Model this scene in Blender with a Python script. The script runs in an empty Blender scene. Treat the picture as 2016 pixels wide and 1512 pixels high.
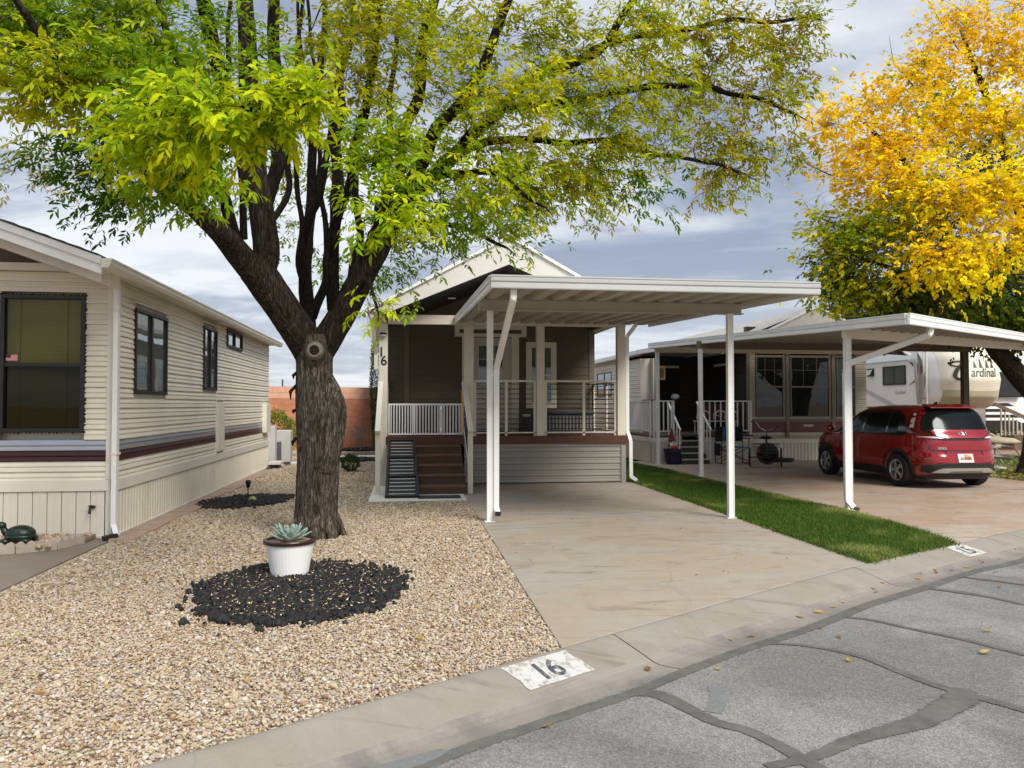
import bpy, bmesh, math, random
import numpy as np
from mathutils import Vector, Matrix, noise
from math import radians as R, sin, cos, pi
random.seed(7); rng = np.random.default_rng(7)
S = bpy.context.scene
COL = S.collection

# ------------------------------------------------------------------ camera, sky, sun, exposure
cam_d = bpy.data.cameras.new('camera'); cam = bpy.data.objects.new('camera', cam_d); COL.objects.link(cam)
cam.location = (0, 0, 1.6)
cam_d.sensor_width = 36; cam_d.lens = 36 * 1514 / 2016
cam_d.clip_end = 3000; cam_d.clip_start = 0.05
cam.rotation_euler = (R(90 + 1.551), 0, -R(7.82))
S.camera = cam

SUN_EL, SUN_AZ = 42.0, 150.0          # azimuth clockwise from +Y : behind the camera, to the right
wd = bpy.data.worlds.new('World'); S.world = wd; wd.use_nodes = True
nt = wd.node_tree; nt.nodes.clear()
def N(t, nt=nt, **k):
    n = nt.nodes.new(t)
    for a, b in k.items(): setattr(n, a, b)
    return n
def wmath(op, a, b=None, c=None):
    n = N('ShaderNodeMath', operation=op)
    for i, v in enumerate((a, b, c)):
        if v is None: continue
        if isinstance(v, (int, float)): n.inputs[i].default_value = v
        else: nt.links.new(v, n.inputs[i])
    return n.outputs[0]
sky = N('ShaderNodeTexSky', sky_type='NISHITA', sun_disc=False, sun_elevation=R(SUN_EL), sun_rotation=R(SUN_AZ))
sky.air_density = 1.0; sky.dust_density = 2.0; sky.ozone_density = 1.0
geo = N('ShaderNodeTexCoord'); sep = N('ShaderNodeSeparateXYZ'); nt.links.new(geo.outputs['Generated'], sep.inputs[0])
zc = wmath('MAXIMUM', sep.outputs[2], 0.0)
den = wmath('ADD', zc, 0.10)
comb = N('ShaderNodeCombineXYZ')
nt.links.new(wmath('DIVIDE', sep.outputs[0], den), comb.inputs[0])
nt.links.new(wmath('DIVIDE', sep.outputs[1], den), comb.inputs[1])
mp = N('ShaderNodeMapping'); nt.links.new(comb.outputs[0], mp.inputs[0])
mp.inputs['Rotation'].default_value = (0, 0, R(18)); mp.inputs['Scale'].default_value = (0.62, 0.85, 1); mp.inputs['Location'].default_value = (3.3, 1.7, 0)
def noi(scale, det, rough, dist=0.0, src=mp):
    n = N('ShaderNodeTexNoise'); n.inputs['Scale'].default_value = scale; n.inputs['Detail'].default_value = det
    n.inputs['Roughness'].default_value = rough; n.inputs['Distortion'].default_value = dist
    nt.links.new(src.outputs[0], n.inputs['Vector']); return n.outputs[0]
n1 = noi(0.75, 7, 0.58, 0.9); n2 = noi(2.6, 7, 0.6, 0.3)
nn = wmath('ADD', wmath('MULTIPLY', n1, 0.72), wmath('MULTIPLY', n2, 0.28))
rp = N('ShaderNodeValToRGB'); nt.links.new(nn, rp.inputs[0])
rp.color_ramp.elements[0].position = 0.40; rp.color_ramp.elements[0].color = (2.5, 3.0, 4.1, 1)
rp.color_ramp.elements[1].position = 0.60; rp.color_ramp.elements[1].color = (8.2, 8.4, 8.8, 1)
e = rp.color_ramp.elements.new(0.475); e.color = (3.8, 4.3, 5.3, 1)
e = rp.color_ramp.elements.new(0.525); e.color = (5.9, 6.3, 7.0, 1)
# thin bright veil near the horizon, overcast sky brighter overhead
hz = wmath('POWER', wmath('SUBTRACT', 1.0, zc), 7.0)
mixh = N('ShaderNodeMixRGB'); nt.links.new(wmath('MULTIPLY', hz, 0.55), mixh.inputs[0]); nt.links.new(rp.outputs[0], mixh.inputs[1]); mixh.inputs[2].default_value = (7.6, 7.9, 8.4, 1)
ov = N('ShaderNodeMapRange'); nt.links.new(zc, ov.inputs[0]); ov.inputs[1].default_value = 0.45; ov.inputs[2].default_value = 1.0; ov.inputs[3].default_value = 1.0; ov.inputs[4].default_value = 2.3
br = N('ShaderNodeVectorMath', operation='SCALE'); nt.links.new(mixh.outputs[0], br.inputs[0]); nt.links.new(ov.outputs[0], br.inputs['Scale'])
mixs = N('ShaderNodeMixRGB'); mixs.inputs[0].default_value = 0.88; nt.links.new(sky.outputs[0], mixs.inputs[1]); nt.links.new(br.outputs[0], mixs.inputs[2])
bg = N('ShaderNodeBackground'); bg.inputs['Strength'].default_value = 0.063
nt.links.new(mixs.outputs[0], bg.inputs[0]); out = N('ShaderNodeOutputWorld'); nt.links.new(bg.outputs[0], out.inputs[0])

sun_d = bpy.data.lights.new('sun', 'SUN'); sun = bpy.data.objects.new('sun', sun_d); COL.objects.link(sun)
sun_d.energy = 2.0; sun_d.angle = R(24); sun_d.color = (1.0, 0.95, 0.87)
az = R(SUN_AZ); el = R(SUN_EL)
sd = Vector((sin(az) * cos(el), cos(az) * cos(el), sin(el)))
sun.rotation_euler = sd.to_track_quat('Z', 'Y').to_euler(); sun.location = sd * 50
S.view_settings.view_transform = 'Standard'; S.view_settings.look = 'None'
S.view_settings.exposure = 0.93; S.view_settings.gamma = 1.0; S.view_settings.use_curve_mapping = False

# ------------------------------------------------------------------ helpers
def wloc(o):
    v = Vector((0, 0, 0))
    while o is not None: v += o.location; o = o.parent
    return v
def tag(o, label=None, cat=None, group=None, kind=None):
    if label: o['label'] = label
    if cat: o['category'] = cat
    if group: o['group'] = group
    if kind: o['kind'] = kind
    return o
def empty(name, loc=(0, 0, 0), label=None, cat=None, group=None, kind=None):
    o = bpy.data.objects.new(name, None); COL.objects.link(o); o.location = loc; o.empty_display_size = .2
    return tag(o, label, cat, group, kind)
def copy_tree(o, parent=None):
    c = o.copy(); COL.objects.link(c); c.parent = parent
    for ch in list(o.children): copy_tree(ch, c)
    return c
class MB:
    """collects shapes in world coordinates and links them as one mesh object"""
    def __init__(s): s.v = []; s.f = []
    def add(s, vs, fs):
        b = len(s.v); s.v += [tuple(p) for p in vs]; s.f += [tuple(b + i for i in f) for f in fs]; return s
    def box(s, x0, x1, y0, y1, z0, z1):
        if x0 > x1: x0, x1 = x1, x0
        if y0 > y1: y0, y1 = y1, y0
        if z0 > z1: z0, z1 = z1, z0
        vs = [(x, y, z) for z in (z0, z1) for y in (y0, y1) for x in (x0, x1)]
        return s.add(vs, [(0, 2, 3, 1), (4, 5, 7, 6), (0, 1, 5, 4), (2, 6, 7, 3), (0, 4, 6, 2), (1, 3, 7, 5)])
    def beam(s, p0, p1, w, h, up=(0, 0, 1)):
        p0 = Vector(p0); p1 = Vector(p1); d = (p1 - p0).normalized(); up = Vector(up)
        sd_ = d.cross(up)
        if sd_.length < 1e-4: sd_ = Vector((1, 0, 0))
        sd_.normalize(); u = sd_.cross(d).normalized(); a = sd_ * w / 2; b = u * h / 2
        vs = [p0 - a - b, p0 + a - b, p0 + a + b, p0 - a + b, p1 - a - b, p1 + a - b, p1 + a + b, p1 - a + b]
        return s.add(vs, [(3, 2, 1, 0), (4, 5, 6, 7), (0, 1, 5, 4), (1, 2, 6, 5), (2, 3, 7, 6), (3, 0, 4, 7)])
    def tube(s, pts, r, n=8, cap=True):
        pts = [Vector(p) for p in pts]; rs = r if isinstance(r, (list, tuple)) else [r] * len(pts)
        vs = []; fs = []; ref = None
        for i, p in enumerate(pts):
            d = (pts[min(i + 1, len(pts) - 1)] - pts[max(i - 1, 0)])
            d = d.normalized() if d.length > 1e-9 else Vector((0, 0, 1))
            if ref is None: ref = d.orthogonal().normalized()
            ref = (ref - d * ref.dot(d)); ref = ref.normalized() if ref.length > 1e-6 else d.orthogonal().normalized()
            b = d.cross(ref)
            for k in range(n):
                a = 2 * pi * k / n; vs.append(p + (ref * cos(a) + b * sin(a)) * rs[i])
        for i in range(len(pts) - 1):
            for k in range(n): fs.append((i * n + k, i * n + (k + 1) % n, (i + 1) * n + (k + 1) % n, (i + 1) * n + k))
        if cap: fs.append(tuple(range(n - 1, -1, -1))); fs.append(tuple((len(pts) - 1) * n + k for k in range(n)))
        return s.add(vs, fs)
    def rtube(s, pts, w, h, up=(0, 0, 1)):
        for a, b in zip(pts[:-1], pts[1:]): s.beam(a, b, w, h, up)
        return s
    def lathe(s, prof, c=(0, 0, 0), n=24, M=None):
        vs = []; fs = []
        for r, z in prof:
            for k in range(n):
                p = Vector((r * cos(2 * pi * k / n), r * sin(2 * pi * k / n), z))
                if M: p = M @ p
                vs.append(p + Vector(c))
        m = len(prof)
        for i in range(m - 1):
            for k in range(n): fs.append((i * n + k, i * n + (k + 1) % n, (i + 1) * n + (k + 1) % n, (i + 1) * n + k))
        if prof[0][0] > 1e-4: fs.append(tuple(range(n - 1, -1, -1)))
        if prof[-1][0] > 1e-4: fs.append(tuple((m - 1) * n + k for k in range(n)))
        return s.add(vs, fs)
    def extrude(s, poly, v):
        """poly: list of 3D points (planar, ccw seen against v), extruded by vector v"""
        n = len(poly); v = Vector(v); a = [Vector(p) for p in poly]; b = [p + v for p in a]
        return s.add(a + b, [tuple(range(n - 1, -1, -1)), tuple(range(n, 2 * n))] + [(i, (i + 1) % n, n + (i + 1) % n, n + i) for i in range(n)])
    def sphere(s, c, r, n=12, m=8, M=None):
        r = r if isinstance(r, (list, tuple)) else (r, r, r)
        pr = [(max(1e-5, sin(pi * i / m)), -cos(pi * i / m)) for i in range(m + 1)]
        D = Matrix.Diagonal(r).to_3x3() if M is None else M @ Matrix.Diagonal(r).to_3x3()
        return s.lathe(pr, c, n, D)
    def build(s, name, mt, parent=None, smooth=False, bevel=0, kind=None, label=None, recalc=True):
        off = wloc(parent) if parent else Vector((0, 0, 0))
        me = bpy.data.meshes.new(name)
        me.from_pydata([(p[0] - off.x, p[1] - off.y, p[2] - off.z) for p in s.v], [], s.f); 
        if recalc:
            bm = bmesh.new(); bm.from_mesh(me); bmesh.ops.recalc_face_normals(bm, faces=bm.faces); bm.to_mesh(me); bm.free()
        me.update()
        if smooth: me.polygons.foreach_set('use_smooth', [True] * len(me.polygons))
        if mt: me.materials.append(mt)
        o = bpy.data.objects.new(name, me); COL.objects.link(o)
        if parent: o.parent = parent
        if bevel:
            b = o.modifiers.new('bevel', 'BEVEL'); b.width = bevel; b.segments = 2; b.limit_method = 'ANGLE'; b.angle_limit = R(40)
        return tag(o, label, kind=kind)
def box(name, mt, parent, x0, x1, y0, y1, z0, z1, bevel=0, **k): return MB().box(x0, x1, y0, y1, z0, z1).build(name, mt, parent, bevel=bevel, **k)
def np_mesh(name, V, F, mt, parent=None, kind=None, tint=None, smooth=False):
    """V (n,3) float array, F (m,k) int array; tint (n,3) point colour"""
    off = wloc(parent) if parent else Vector((0, 0, 0))
    V = np.asarray(V, dtype=np.float32) - np.array(off, dtype=np.float32); F = np.asarray(F, dtype=np.int32)
    me = bpy.data.meshes.new(name); m, k = F.shape
    me.vertices.add(len(V)); me.vertices.foreach_set('co', V.ravel())
    me.loops.add(m * k); me.loops.foreach_set('vertex_index', F.ravel())
    me.polygons.add(m); me.polygons.foreach_set('loop_start', np.arange(0, m * k, k, dtype=np.int32)); me.polygons.foreach_set('loop_total', np.full(m, k, dtype=np.int32))
    if smooth: me.polygons.foreach_set('use_smooth', np.ones(m, dtype=bool))
    me.update(calc_edges=True)
    if tint is not None:
        a = me.color_attributes.new('tint', 'FLOAT_COLOR', 'POINT')
        c = np.ones((len(V), 4), dtype=np.float32); c[:, :3] = tint; a.data.foreach_set('color', c.ravel())
    if mt: me.materials.append(mt)
    o = bpy.data.objects.new(name, me); COL.objects.link(o)
    if parent: o.parent = parent
    return tag(o, kind=kind)
def text_mesh(name, body, size, mt, parent, M, extrude=0.003, shear=0, bold=0, spacing=1.0, xs=1.0, mapf=None, dense=0):
    cu = bpy.data.curves.new('t', 'FONT'); cu.body = body; cu.size = size; cu.extrude = extrude; cu.shear = shear; cu.offset = bold
    cu.align_x = 'CENTER'; cu.align_y = 'CENTER'; cu.space_character = spacing
    to = bpy.data.objects.new('t', cu); COL.objects.link(to)
    me = bpy.data.meshes.new_from_object(to.evaluated_get(bpy.context.evaluated_depsgraph_get()))
    bpy.data.objects.remove(to); me.name = name
    if dense:
        bm = bmesh.new(); bm.from_mesh(me); bmesh.ops.triangulate(bm, faces=bm.faces)
        for _ in range(4):
            es = [e for e in bm.edges if e.calc_length() > dense]
            if es: bmesh.ops.subdivide_edges(bm, edges=es, cuts=1); bmesh.ops.triangulate(bm, faces=bm.faces)
        bm.to_mesh(me); bm.free()
    me.materials.clear(); me.materials.append(mt)
    off = wloc(parent) if parent else Vector((0, 0, 0))
    for v in me.vertices:
        p = Vector((v.co.x * xs, v.co.y, v.co.z)); p = mapf(p) if mapf else M @ p
        v.co = p - off
    o = bpy.data.objects.new(name, me); COL.objects.link(o)
    if parent: o.parent = parent
    return o

# ------------------------------------------------------------------ materials
MATS = {}
def mat(name, col, rough=0.6, var=0.12, scale=4.0, bump=0.0, bscale=60.0, metal=0.0, spec=0.5, dirt=None, dscale=1.5, dpos=(0.5, 0.75), stretch=(1, 1, 1), coat=0.0, attr=None):
    """noise-varied principled material with optional broad stains and fine relief"""
    m = bpy.data.materials.new(name); m.use_nodes = True; t = m.node_tree; b = t.nodes['Principled BSDF']
    tc = t.nodes.new('ShaderNodeTexCoord'); mp = t.nodes.new('ShaderNodeMapping'); mp.inputs['Scale'].default_value = stretch
    t.links.new(tc.outputs['Object'], mp.inputs[0])
    def nz(sc, det=4, ro=0.6):
        n = t.nodes.new('ShaderNodeTexNoise'); n.inputs['Scale'].default_value = sc; n.inputs['Detail'].default_value = det; n.inputs['Roughness'].default_value = ro
        t.links.new(mp.outputs[0], n.inputs['Vector']); return n
    r = t.nodes.new('ShaderNodeValToRGB'); t.links.new(nz(scale, 6).outputs[0], r.inputs[0])
    c = Vector(col[:3])
    r.color_ramp.elements[0].position = 0.3; r.color_ramp.elements[0].color = (*(c * (1 - var)), 1)
    r.color_ramp.elements[1].position = 0.7; r.color_ramp.elements[1].color = (*[min(1, x * (1 + var)) for x in c], 1)
    last = r.outputs[0]
    if attr:
        a = t.nodes.new('ShaderNodeAttribute'); a.attribute_name = attr
        mx = t.nodes.new('ShaderNodeMixRGB'); mx.blend_type = 'MULTIPLY'; mx.inputs[0].default_value = 1
        t.links.new(last, mx.inputs[1]); t.links.new(a.outputs['Color'], mx.inputs[2]); last = mx.outputs[0]
    if dirt:
        d = t.nodes.new('ShaderNodeValToRGB'); t.links.new(nz(dscale, 8, 0.65).outputs[0], d.inputs[0])
        d.color_ramp.elements[0].position = dpos[0]; d.color_ramp.elements[0].color = (0, 0, 0, 1)
        d.color_ramp.elements[1].position = dpos[1]; d.color_ramp.elements[1].color = (1, 1, 1, 1)
        mx = t.nodes.new('ShaderNodeMixRGB'); t.links.new(d.outputs[0], mx.inputs[0]); t.links.new(last, mx.inputs[1]); mx.inputs[2].default_value = (*dirt, 1); last = mx.outputs[0]
    t.links.new(last, b.inputs['Base Color'])
    b.inputs['Roughness'].default_value = rough; b.inputs['Metallic'].default_value = metal; b.inputs['Specular IOR Level'].default_value = spec
    b.inputs['Coat Weight'].default_value = coat; b.inputs['Coat Roughness'].default_value = 0.03
    if bump:
        bp = t.nodes.new('ShaderNodeBump'); bp.inputs['Strength'].default_value = bump; bp.inputs['Distance'].default_value = 0.01
        t.links.new(nz(bscale, 5).outputs[0], bp.inputs['Height']); t.links.new(bp.outputs[0], b.inputs['Normal'])
    MATS[name] = m; return m
mat('white_metal', (0.80, 0.80, 0.78), 0.35, 0.03, 2, dirt=(0.58, 0.55, 0.48), dscale=2.2, dpos=(0.55, 0.9))
mat('fascia_shaded', (0.50, 0.51, 0.50), 0.3, 0.04, 1.2)  # front fascia only: its shade and reflection put into a greyer white
mat('tread_brown', (0.135, 0.070, 0.040), 0.6, 0.18, 8, bump=0.2, bscale=40, stretch=(1, 6, 6))
mat('carport_pan', (0.38, 0.355, 0.29), 0.5, 0.05, 3, dirt=(0.36, 0.33, 0.27), dscale=1.5, dpos=(0.6, 0.95))
mat('cream_trim', (0.72, 0.68, 0.58), 0.5, 0.04, 3, dirt=(0.5, 0.45, 0.36), dscale=2, dpos=(0.6, 0.95))
mat('cream_siding', (0.74, 0.69, 0.56), 0.42, 0.05, 1.5, dirt=(0.55, 0.49, 0.38), dscale=0.9, dpos=(0.55, 0.95), bump=0.05, bscale=30)
mat('silver_stripe', (0.40, 0.42, 0.45), 0.3, 0.06, 3, metal=0.5)
mat('maroon_stripe', (0.040, 0.005, 0.007), 0.35, 0.1, 3)
mat('maroon_trim', (0.12, 0.028, 0.026), 0.45, 0.1, 3)
mat('skirt_cream', (0.70, 0.66, 0.56), 0.55, 0.04, 3, dirt=(0.55, 0.40, 0.24), dscale=1.6, dpos=(0.58, 0.9), stretch=(1, 1, 0.35))
mat('taupe_siding', (0.080, 0.062, 0.036), 0.6, 0.06, 6, bump=0.15, bscale=50, stretch=(1, 1, 6))
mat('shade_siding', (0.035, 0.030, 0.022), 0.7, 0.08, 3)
mat('beige_siding_shaded', (0.36, 0.315, 0.225), 0.5, 0.06, 2)  # front wall under the carport, its shade darkened into the siding colour
mat('taupe_trim', (0.12, 0.10, 0.066), 0.6, 0.05, 6)
mat('house_trim', (0.68, 0.635, 0.53), 0.5, 0.04, 4, bump=0.05, bscale=60)
mat('gable_white', (0.64, 0.62, 0.57), 0.6, 0.03, 5, bump=0.12, bscale=80, stretch=(1, 1, 4))
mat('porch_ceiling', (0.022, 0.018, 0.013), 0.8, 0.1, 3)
mat('skirt_metal', (0.29, 0.275, 0.24), 0.42, 0.05, 2, dirt=(0.28, 0.25, 0.2), dscale=2, dpos=(0.6, 0.9))
mat('deck_brown', (0.085, 0.027, 0.012), 0.55, 0.18, 7, bump=0.15, bscale=40, stretch=(1, 6, 6))
mat('step_brown', (0.075, 0.036, 0.018), 0.6, 0.2, 8, bump=0.2, bscale=40, stretch=(1, 6, 6), dirt=(0.11, 0.065, 0.04), dscale=2, dpos=(0.55, 0.85))
mat('black_metal', (0.012, 0.012, 0.012), 0.4, 0.1, 6)
mat('black_frame', (0.012, 0.010, 0.009), 0.45, 0.15, 6)
mat('bronze_frame', (0.16, 0.14, 0.10), 0.5, 0.08, 6)
mat('ramp_plastic', (0.012, 0.014, 0.013), 0.5, 0.15, 8, bump=0.1, bscale=60)
mat('ramp_strip', (0.55, 0.56, 0.52), 0.7, 0.08, 20)
mat('block', (0.50, 0.205, 0.115), 0.9, 0.12, 9, bump=0.35, bscale=90, attr='tint')
mat('block_top', (0.62, 0.34, 0.23), 0.9, 0.08, 6, bump=0.3, bscale=90)
mat('mortar', (0.55, 0.36, 0.26), 0.95, 0.08, 10)
mat('paver', (0.38, 0.27, 0.20), 0.9, 0.15, 5, bump=0.4, bscale=60, dirt=(0.25, 0.2, 0.16), dscale=4)
mat('edging', (0.42, 0.36, 0.29), 0.9, 0.12, 6, bump=0.6, bscale=45, dirt=(0.30, 0.18, 0.12), dscale=4, dpos=(0.55, 0.85))
mat('soil', (0.30, 0.20, 0.13), 0.95, 0.25, 3, bump=0.5, bscale=30)
mat('pad_white', (0.66, 0.63, 0.57), 0.85, 0.06, 6, bump=0.2, bscale=60)
mat('mat_black', (0.03, 0.03, 0.032), 0.9, 0.3, 60, bump=0.5, bscale=150)
mat('turtle_green', (0.008, 0.022, 0.013), 0.32, 0.3, 14, bump=0.4, bscale=25)
mat('pot_white', (0.84, 0.84, 0.82), 0.55, 0.02, 5)
mat('pot_rim', (0.035, 0.016, 0.012), 0.35, 0.2, 10)
mat('agave', (0.27, 0.37, 0.32), 0.55, 0.15, 14, dirt=(0.40, 0.46, 0.40), dscale=6)
mat('agave_spine', (0.18, 0.07, 0.05), 0.5)
mat('lava', (0.012, 0.011, 0.011), 0.75, 0.4, 20, bump=0.8, bscale=60, attr='tint')
mat('litter', (0.75, 0.58, 0.34), 0.8, 0.2, 30, attr='tint')
mat('shrub_leaf', (1, 1, 1), 0.55, 0.1, 10, attr='tint')
def bark_mat(name, dark, mid, pale):
    m = bpy.data.materials.new(name); m.use_nodes = True; t = m.node_tree; b = t.nodes['Principled BSDF']; b.inputs['Roughness'].default_value = .95; b.inputs['Specular IOR Level'].default_value = .15
    tc = t.nodes.new('ShaderNodeTexCoord'); mp = t.nodes.new('ShaderNodeMapping'); mp.inputs['Scale'].default_value = (1, 1, .16); t.links.new(tc.outputs['Object'], mp.inputs[0])
    def nz(sc, det, src=mp, dist=0.0):
        n = t.nodes.new('ShaderNodeTexNoise'); n.inputs['Scale'].default_value = sc; n.inputs['Detail'].default_value = det; n.inputs['Roughness'].default_value = .7; n.inputs['Distortion'].default_value = dist; t.links.new(src.outputs[0] if src is mp else src, n.inputs['Vector']); return n.outputs[0]
    r = t.nodes.new('ShaderNodeValToRGB'); t.links.new(nz(42, 10, dist=.9), r.inputs[0]); e = r.color_ramp.elements
    e[0].position = .40; e[0].color = (*dark, 1); e[1].position = .66; e[1].color = (*pale, 1); q = e.new(.52); q.color = (*mid, 1)
    r2 = t.nodes.new('ShaderNodeValToRGB'); t.links.new(nz(3.2, 6, tc.outputs['Object']), r2.inputs[0]); r2.color_ramp.elements[0].position = .35; r2.color_ramp.elements[0].color = (.62, .60, .58, 1); r2.color_ramp.elements[1].position = .68; r2.color_ramp.elements[1].color = (1.15, 1.12, 1.08, 1)
    mx = t.nodes.new('ShaderNodeMixRGB'); mx.blend_type = 'MULTIPLY'; mx.inputs[0].default_value = 1; t.links.new(r.outputs[0], mx.inputs[1]); t.links.new(r2.outputs[0], mx.inputs[2]); t.links.new(mx.outputs[0], b.inputs['Base Color'])
    bp = t.nodes.new('ShaderNodeBump'); bp.inputs['Strength'].default_value = 1.0; bp.inputs['Distance'].default_value = .025; t.links.new(nz(42, 10, dist=.9), bp.inputs['Height']); t.links.new(bp.outputs[0], b.inputs['Normal']); MATS[name] = m
bark_mat('bark', (.028, .023, .018), (.108, .092, .073), (.28, .25, .205)); bark_mat('bark_limb_shaded', (.013, .010, .008), (.044, .035, .026), (.12, .098, .073)); bark_mat('bark_dark', (.007, .005, .004), (.020, .015, .011), (.05, .04, .03))  # limb bark darkened: backlight and crown shade put into its colour
mat('hollow', (0.01, 0.007, 0.005), 0.95)
mat('scar', (0.22, 0.18, 0.14), 0.8, 0.15, 20, bump=0.5)
mat('navy', (0.006, 0.010, 0.045), 0.3, 0.1, 4)
mat('gnome_hat', (0.16, 0.02, 0.014), 0.6, 0.2, 10)
mat('gnome_beard', (0.75, 0.72, 0.66), 0.8, 0.1, 20)
mat('skin_clay', (0.60, 0.36, 0.26), 0.6)
mat('red_clay', (0.45, 0.02, 0.015), 0.5)
mat('sign_green', (0.32, 0.34, 0.10), 0.7, 0.2, 30)
mat('brass', (0.55, 0.36, 0.10), 0.35, 0.3, 18, metal=0.6)
mat('teal_fabric', (0.02, 0.14, 0.19), 0.85, 0.1, 10)
mat('black_fabric', (0.010, 0.010, 0.012), 0.9, 0.1, 10)
mat('rubber', (0.010, 0.010, 0.010), 0.75, 0.1, 20)
mat('chrome', (0.75, 0.75, 0.75), 0.18, 0.02, 5, metal=1.0)
mat('dark_steel', (0.10, 0.10, 0.10), 0.35, 0.1, 5, metal=0.8)
mat('trike_red', (0.035, 0.004, 0.005), 0.3)
mat('reflector', (0.7, 0.02, 0.02), 0.25)
mat('beige_box', (0.50, 0.47, 0.40), 0.6, 0.04, 3)
mat('grey_box', (0.07, 0.073, 0.075), 0.6, 0.05, 5)
mat('utility_white', (0.52, 0.52, 0.49), 0.5, 0.05, 3)
mat('rv_white', (0.84, 0.84, 0.83), 0.25, 0.01, 1)
mat('rv_cream', (0.72, 0.67, 0.54), 0.3, 0.03, 1)
mat('rv_tan', (0.46, 0.41, 0.29), 0.3, 0.03, 1)
mat('rv_logo', (0.035, 0.035, 0.03), 0.4)
mat('rv_halo', (0.42, 0.40, 0.33), 0.4)
mat('rv_burgundy', (0.12, 0.02, 0.04), 0.4)
mat('awning', (0.55, 0.66, 0.66), 0.6)
mat('car_red', (0.30, 0.001, 0.006), 0.16, 0.03, 2, coat=1.0, metal=0.25)
mat('car_black', (0.008, 0.008, 0.008), 0.12, 0.05, 5, coat=0.6)
mat('car_cladding', (0.014, 0.014, 0.014), 0.6, 0.1, 20)
mat('car_silver', (0.55, 0.55, 0.53), 0.35, 0.03, 5, metal=0.7)
mat('lamp_red', (0.10, 0.004, 0.004), 0.1, 0.1, 5, coat=1)
mat('lamp_clear', (0.75, 0.62, 0.60), 0.15, 0.1, 40, coat=1)
mat('plate_white', (0.78, 0.76, 0.72), 0.4)
mat('plate_orange', (0.62, 0.20, 0.07), 0.4, 0.3, 30)
mat('plate_text', (0.10, 0.06, 0.05), 0.4)
mat('ac_fin', (0.10, 0.10, 0.10), 0.6)
mat('wood_rail', (0.20, 0.14, 0.09), 0.7, 0.15, 6, stretch=(1, 1, 3))
mat('cushion', (0.42, 0.37, 0.27), 0.9, 0.12, 8)
mat('patio_metal', (0.70, 0.68, 0.60), 0.4)
mat('digit_black', (0.012, 0.012, 0.012), 0.5)
mat('brown_floor', (0.10, 0.075, 0.05), 0.7, 0.15, 6)
mat('olive_step', (0.065, 0.058, 0.035), 0.8, 0.15, 8)
mat('flag_red', (0.5, 0.05, 0.06), 0.5); mat('flag_white', (0.75, 0.68, 0.62), 0.5); mat('flag_blue', (0.012, 0.014, 0.05), 0.5)
mat('door_grey', (0.50, 0.47, 0.40), 0.5, 0.03, 4)
mat('dark_inside', (0.010, 0.009, 0.008), 0.8)
mat('red_cloth', (0.05, 0.004, 0.008), 0.8)
mat('hill', (0.20, 0.22, 0.30), 1.0, 0.1, 0.01)
mat('shingle_edge', (0.07, 0.075, 0.07), 0.9, 0.3, 12, bump=0.6, bscale=30)

def glass(name, base, tr, rough=0.02, fk=0.75):
    m = bpy.data.materials.new(name); m.use_nodes = True; t = m.node_tree; t.nodes.clear()
    o = t.nodes.new('ShaderNodeOutputMaterial'); g = t.nodes.new('ShaderNodeBsdfGlossy'); g.inputs['Roughness'].default_value = rough; g.inputs['Color'].default_value = (0.9, 0.95, 0.95, 1)
    d = t.nodes.new('ShaderNodeBsdfDiffuse'); d.inputs['Color'].default_value = (*base, 1)
    tp = t.nodes.new('ShaderNodeBsdfTransparent'); tp.inputs['Color'].default_value = (*tr[1], 1)
    a = t.nodes.new('ShaderNodeMixShader'); a.inputs[0].default_value = tr[0]; t.links.new(d.outputs[0], a.inputs[1]); t.links.new(tp.outputs[0], a.inputs[2])
    fr = t.nodes.new('ShaderNodeFresnel'); fr.inputs['IOR'].default_value = 1.6
    tc = t.nodes.new('ShaderNodeTexCoord'); nz = t.nodes.new('ShaderNodeTexNoise'); nz.inputs['Scale'].default_value = 1.3; t.links.new(tc.outputs['Object'], nz.inputs['Vector'])
    bp = t.nodes.new('ShaderNodeBump'); bp.inputs['Strength'].default_value = 0.06; bp.inputs['Distance'].default_value = 0.05; t.links.new(nz.outputs[0], bp.inputs['Height']); t.links.new(bp.outputs[0], g.inputs['Normal'])
    mr = t.nodes.new('ShaderNodeMath'); mr.operation = 'MULTIPLY_ADD'; mr.inputs[1].default_value = fk; mr.inputs[2].default_value = 0.0; t.links.new(fr.outputs[0], mr.inputs[0])
    b = t.nodes.new('ShaderNodeMixShader'); t.links.new(mr.outputs[0], b.inputs[0]); t.links.new(a.outputs[0], b.inputs[1]); t.links.new(g.outputs[0], b.inputs[2]); t.links.new(b.outputs[0], o.inputs[0])
    MATS[name] = m; return m
glass('glass_dark', (0.012, 0.014, 0.013), (0.0, (1, 1, 1)))
glass('glass_side', (0.07, 0.085, 0.085), (0.0, (1, 1, 1)), fk=1.6)
glass('glass_tint', (0.02, 0.022, 0.01), (0.92, (0.72, 0.70, 0.36)), fk=0.45)
glass('glass_screen', (0.012, 0.014, 0.006), (0.85, (0.50, 0.47, 0.24)), fk=0.35)
glass('car_glass', (0.006, 0.008, 0.008), (0.0, (1, 1, 1)), rough=0.10, fk=0.40)
glass('car_side_glass', (0.01, 0.03, 0.025), (0.5, (0.25, 0.55, 0.45)))
mat('blind', (0.72, 0.69, 0.46), 0.6, 0.03, 5)

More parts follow.
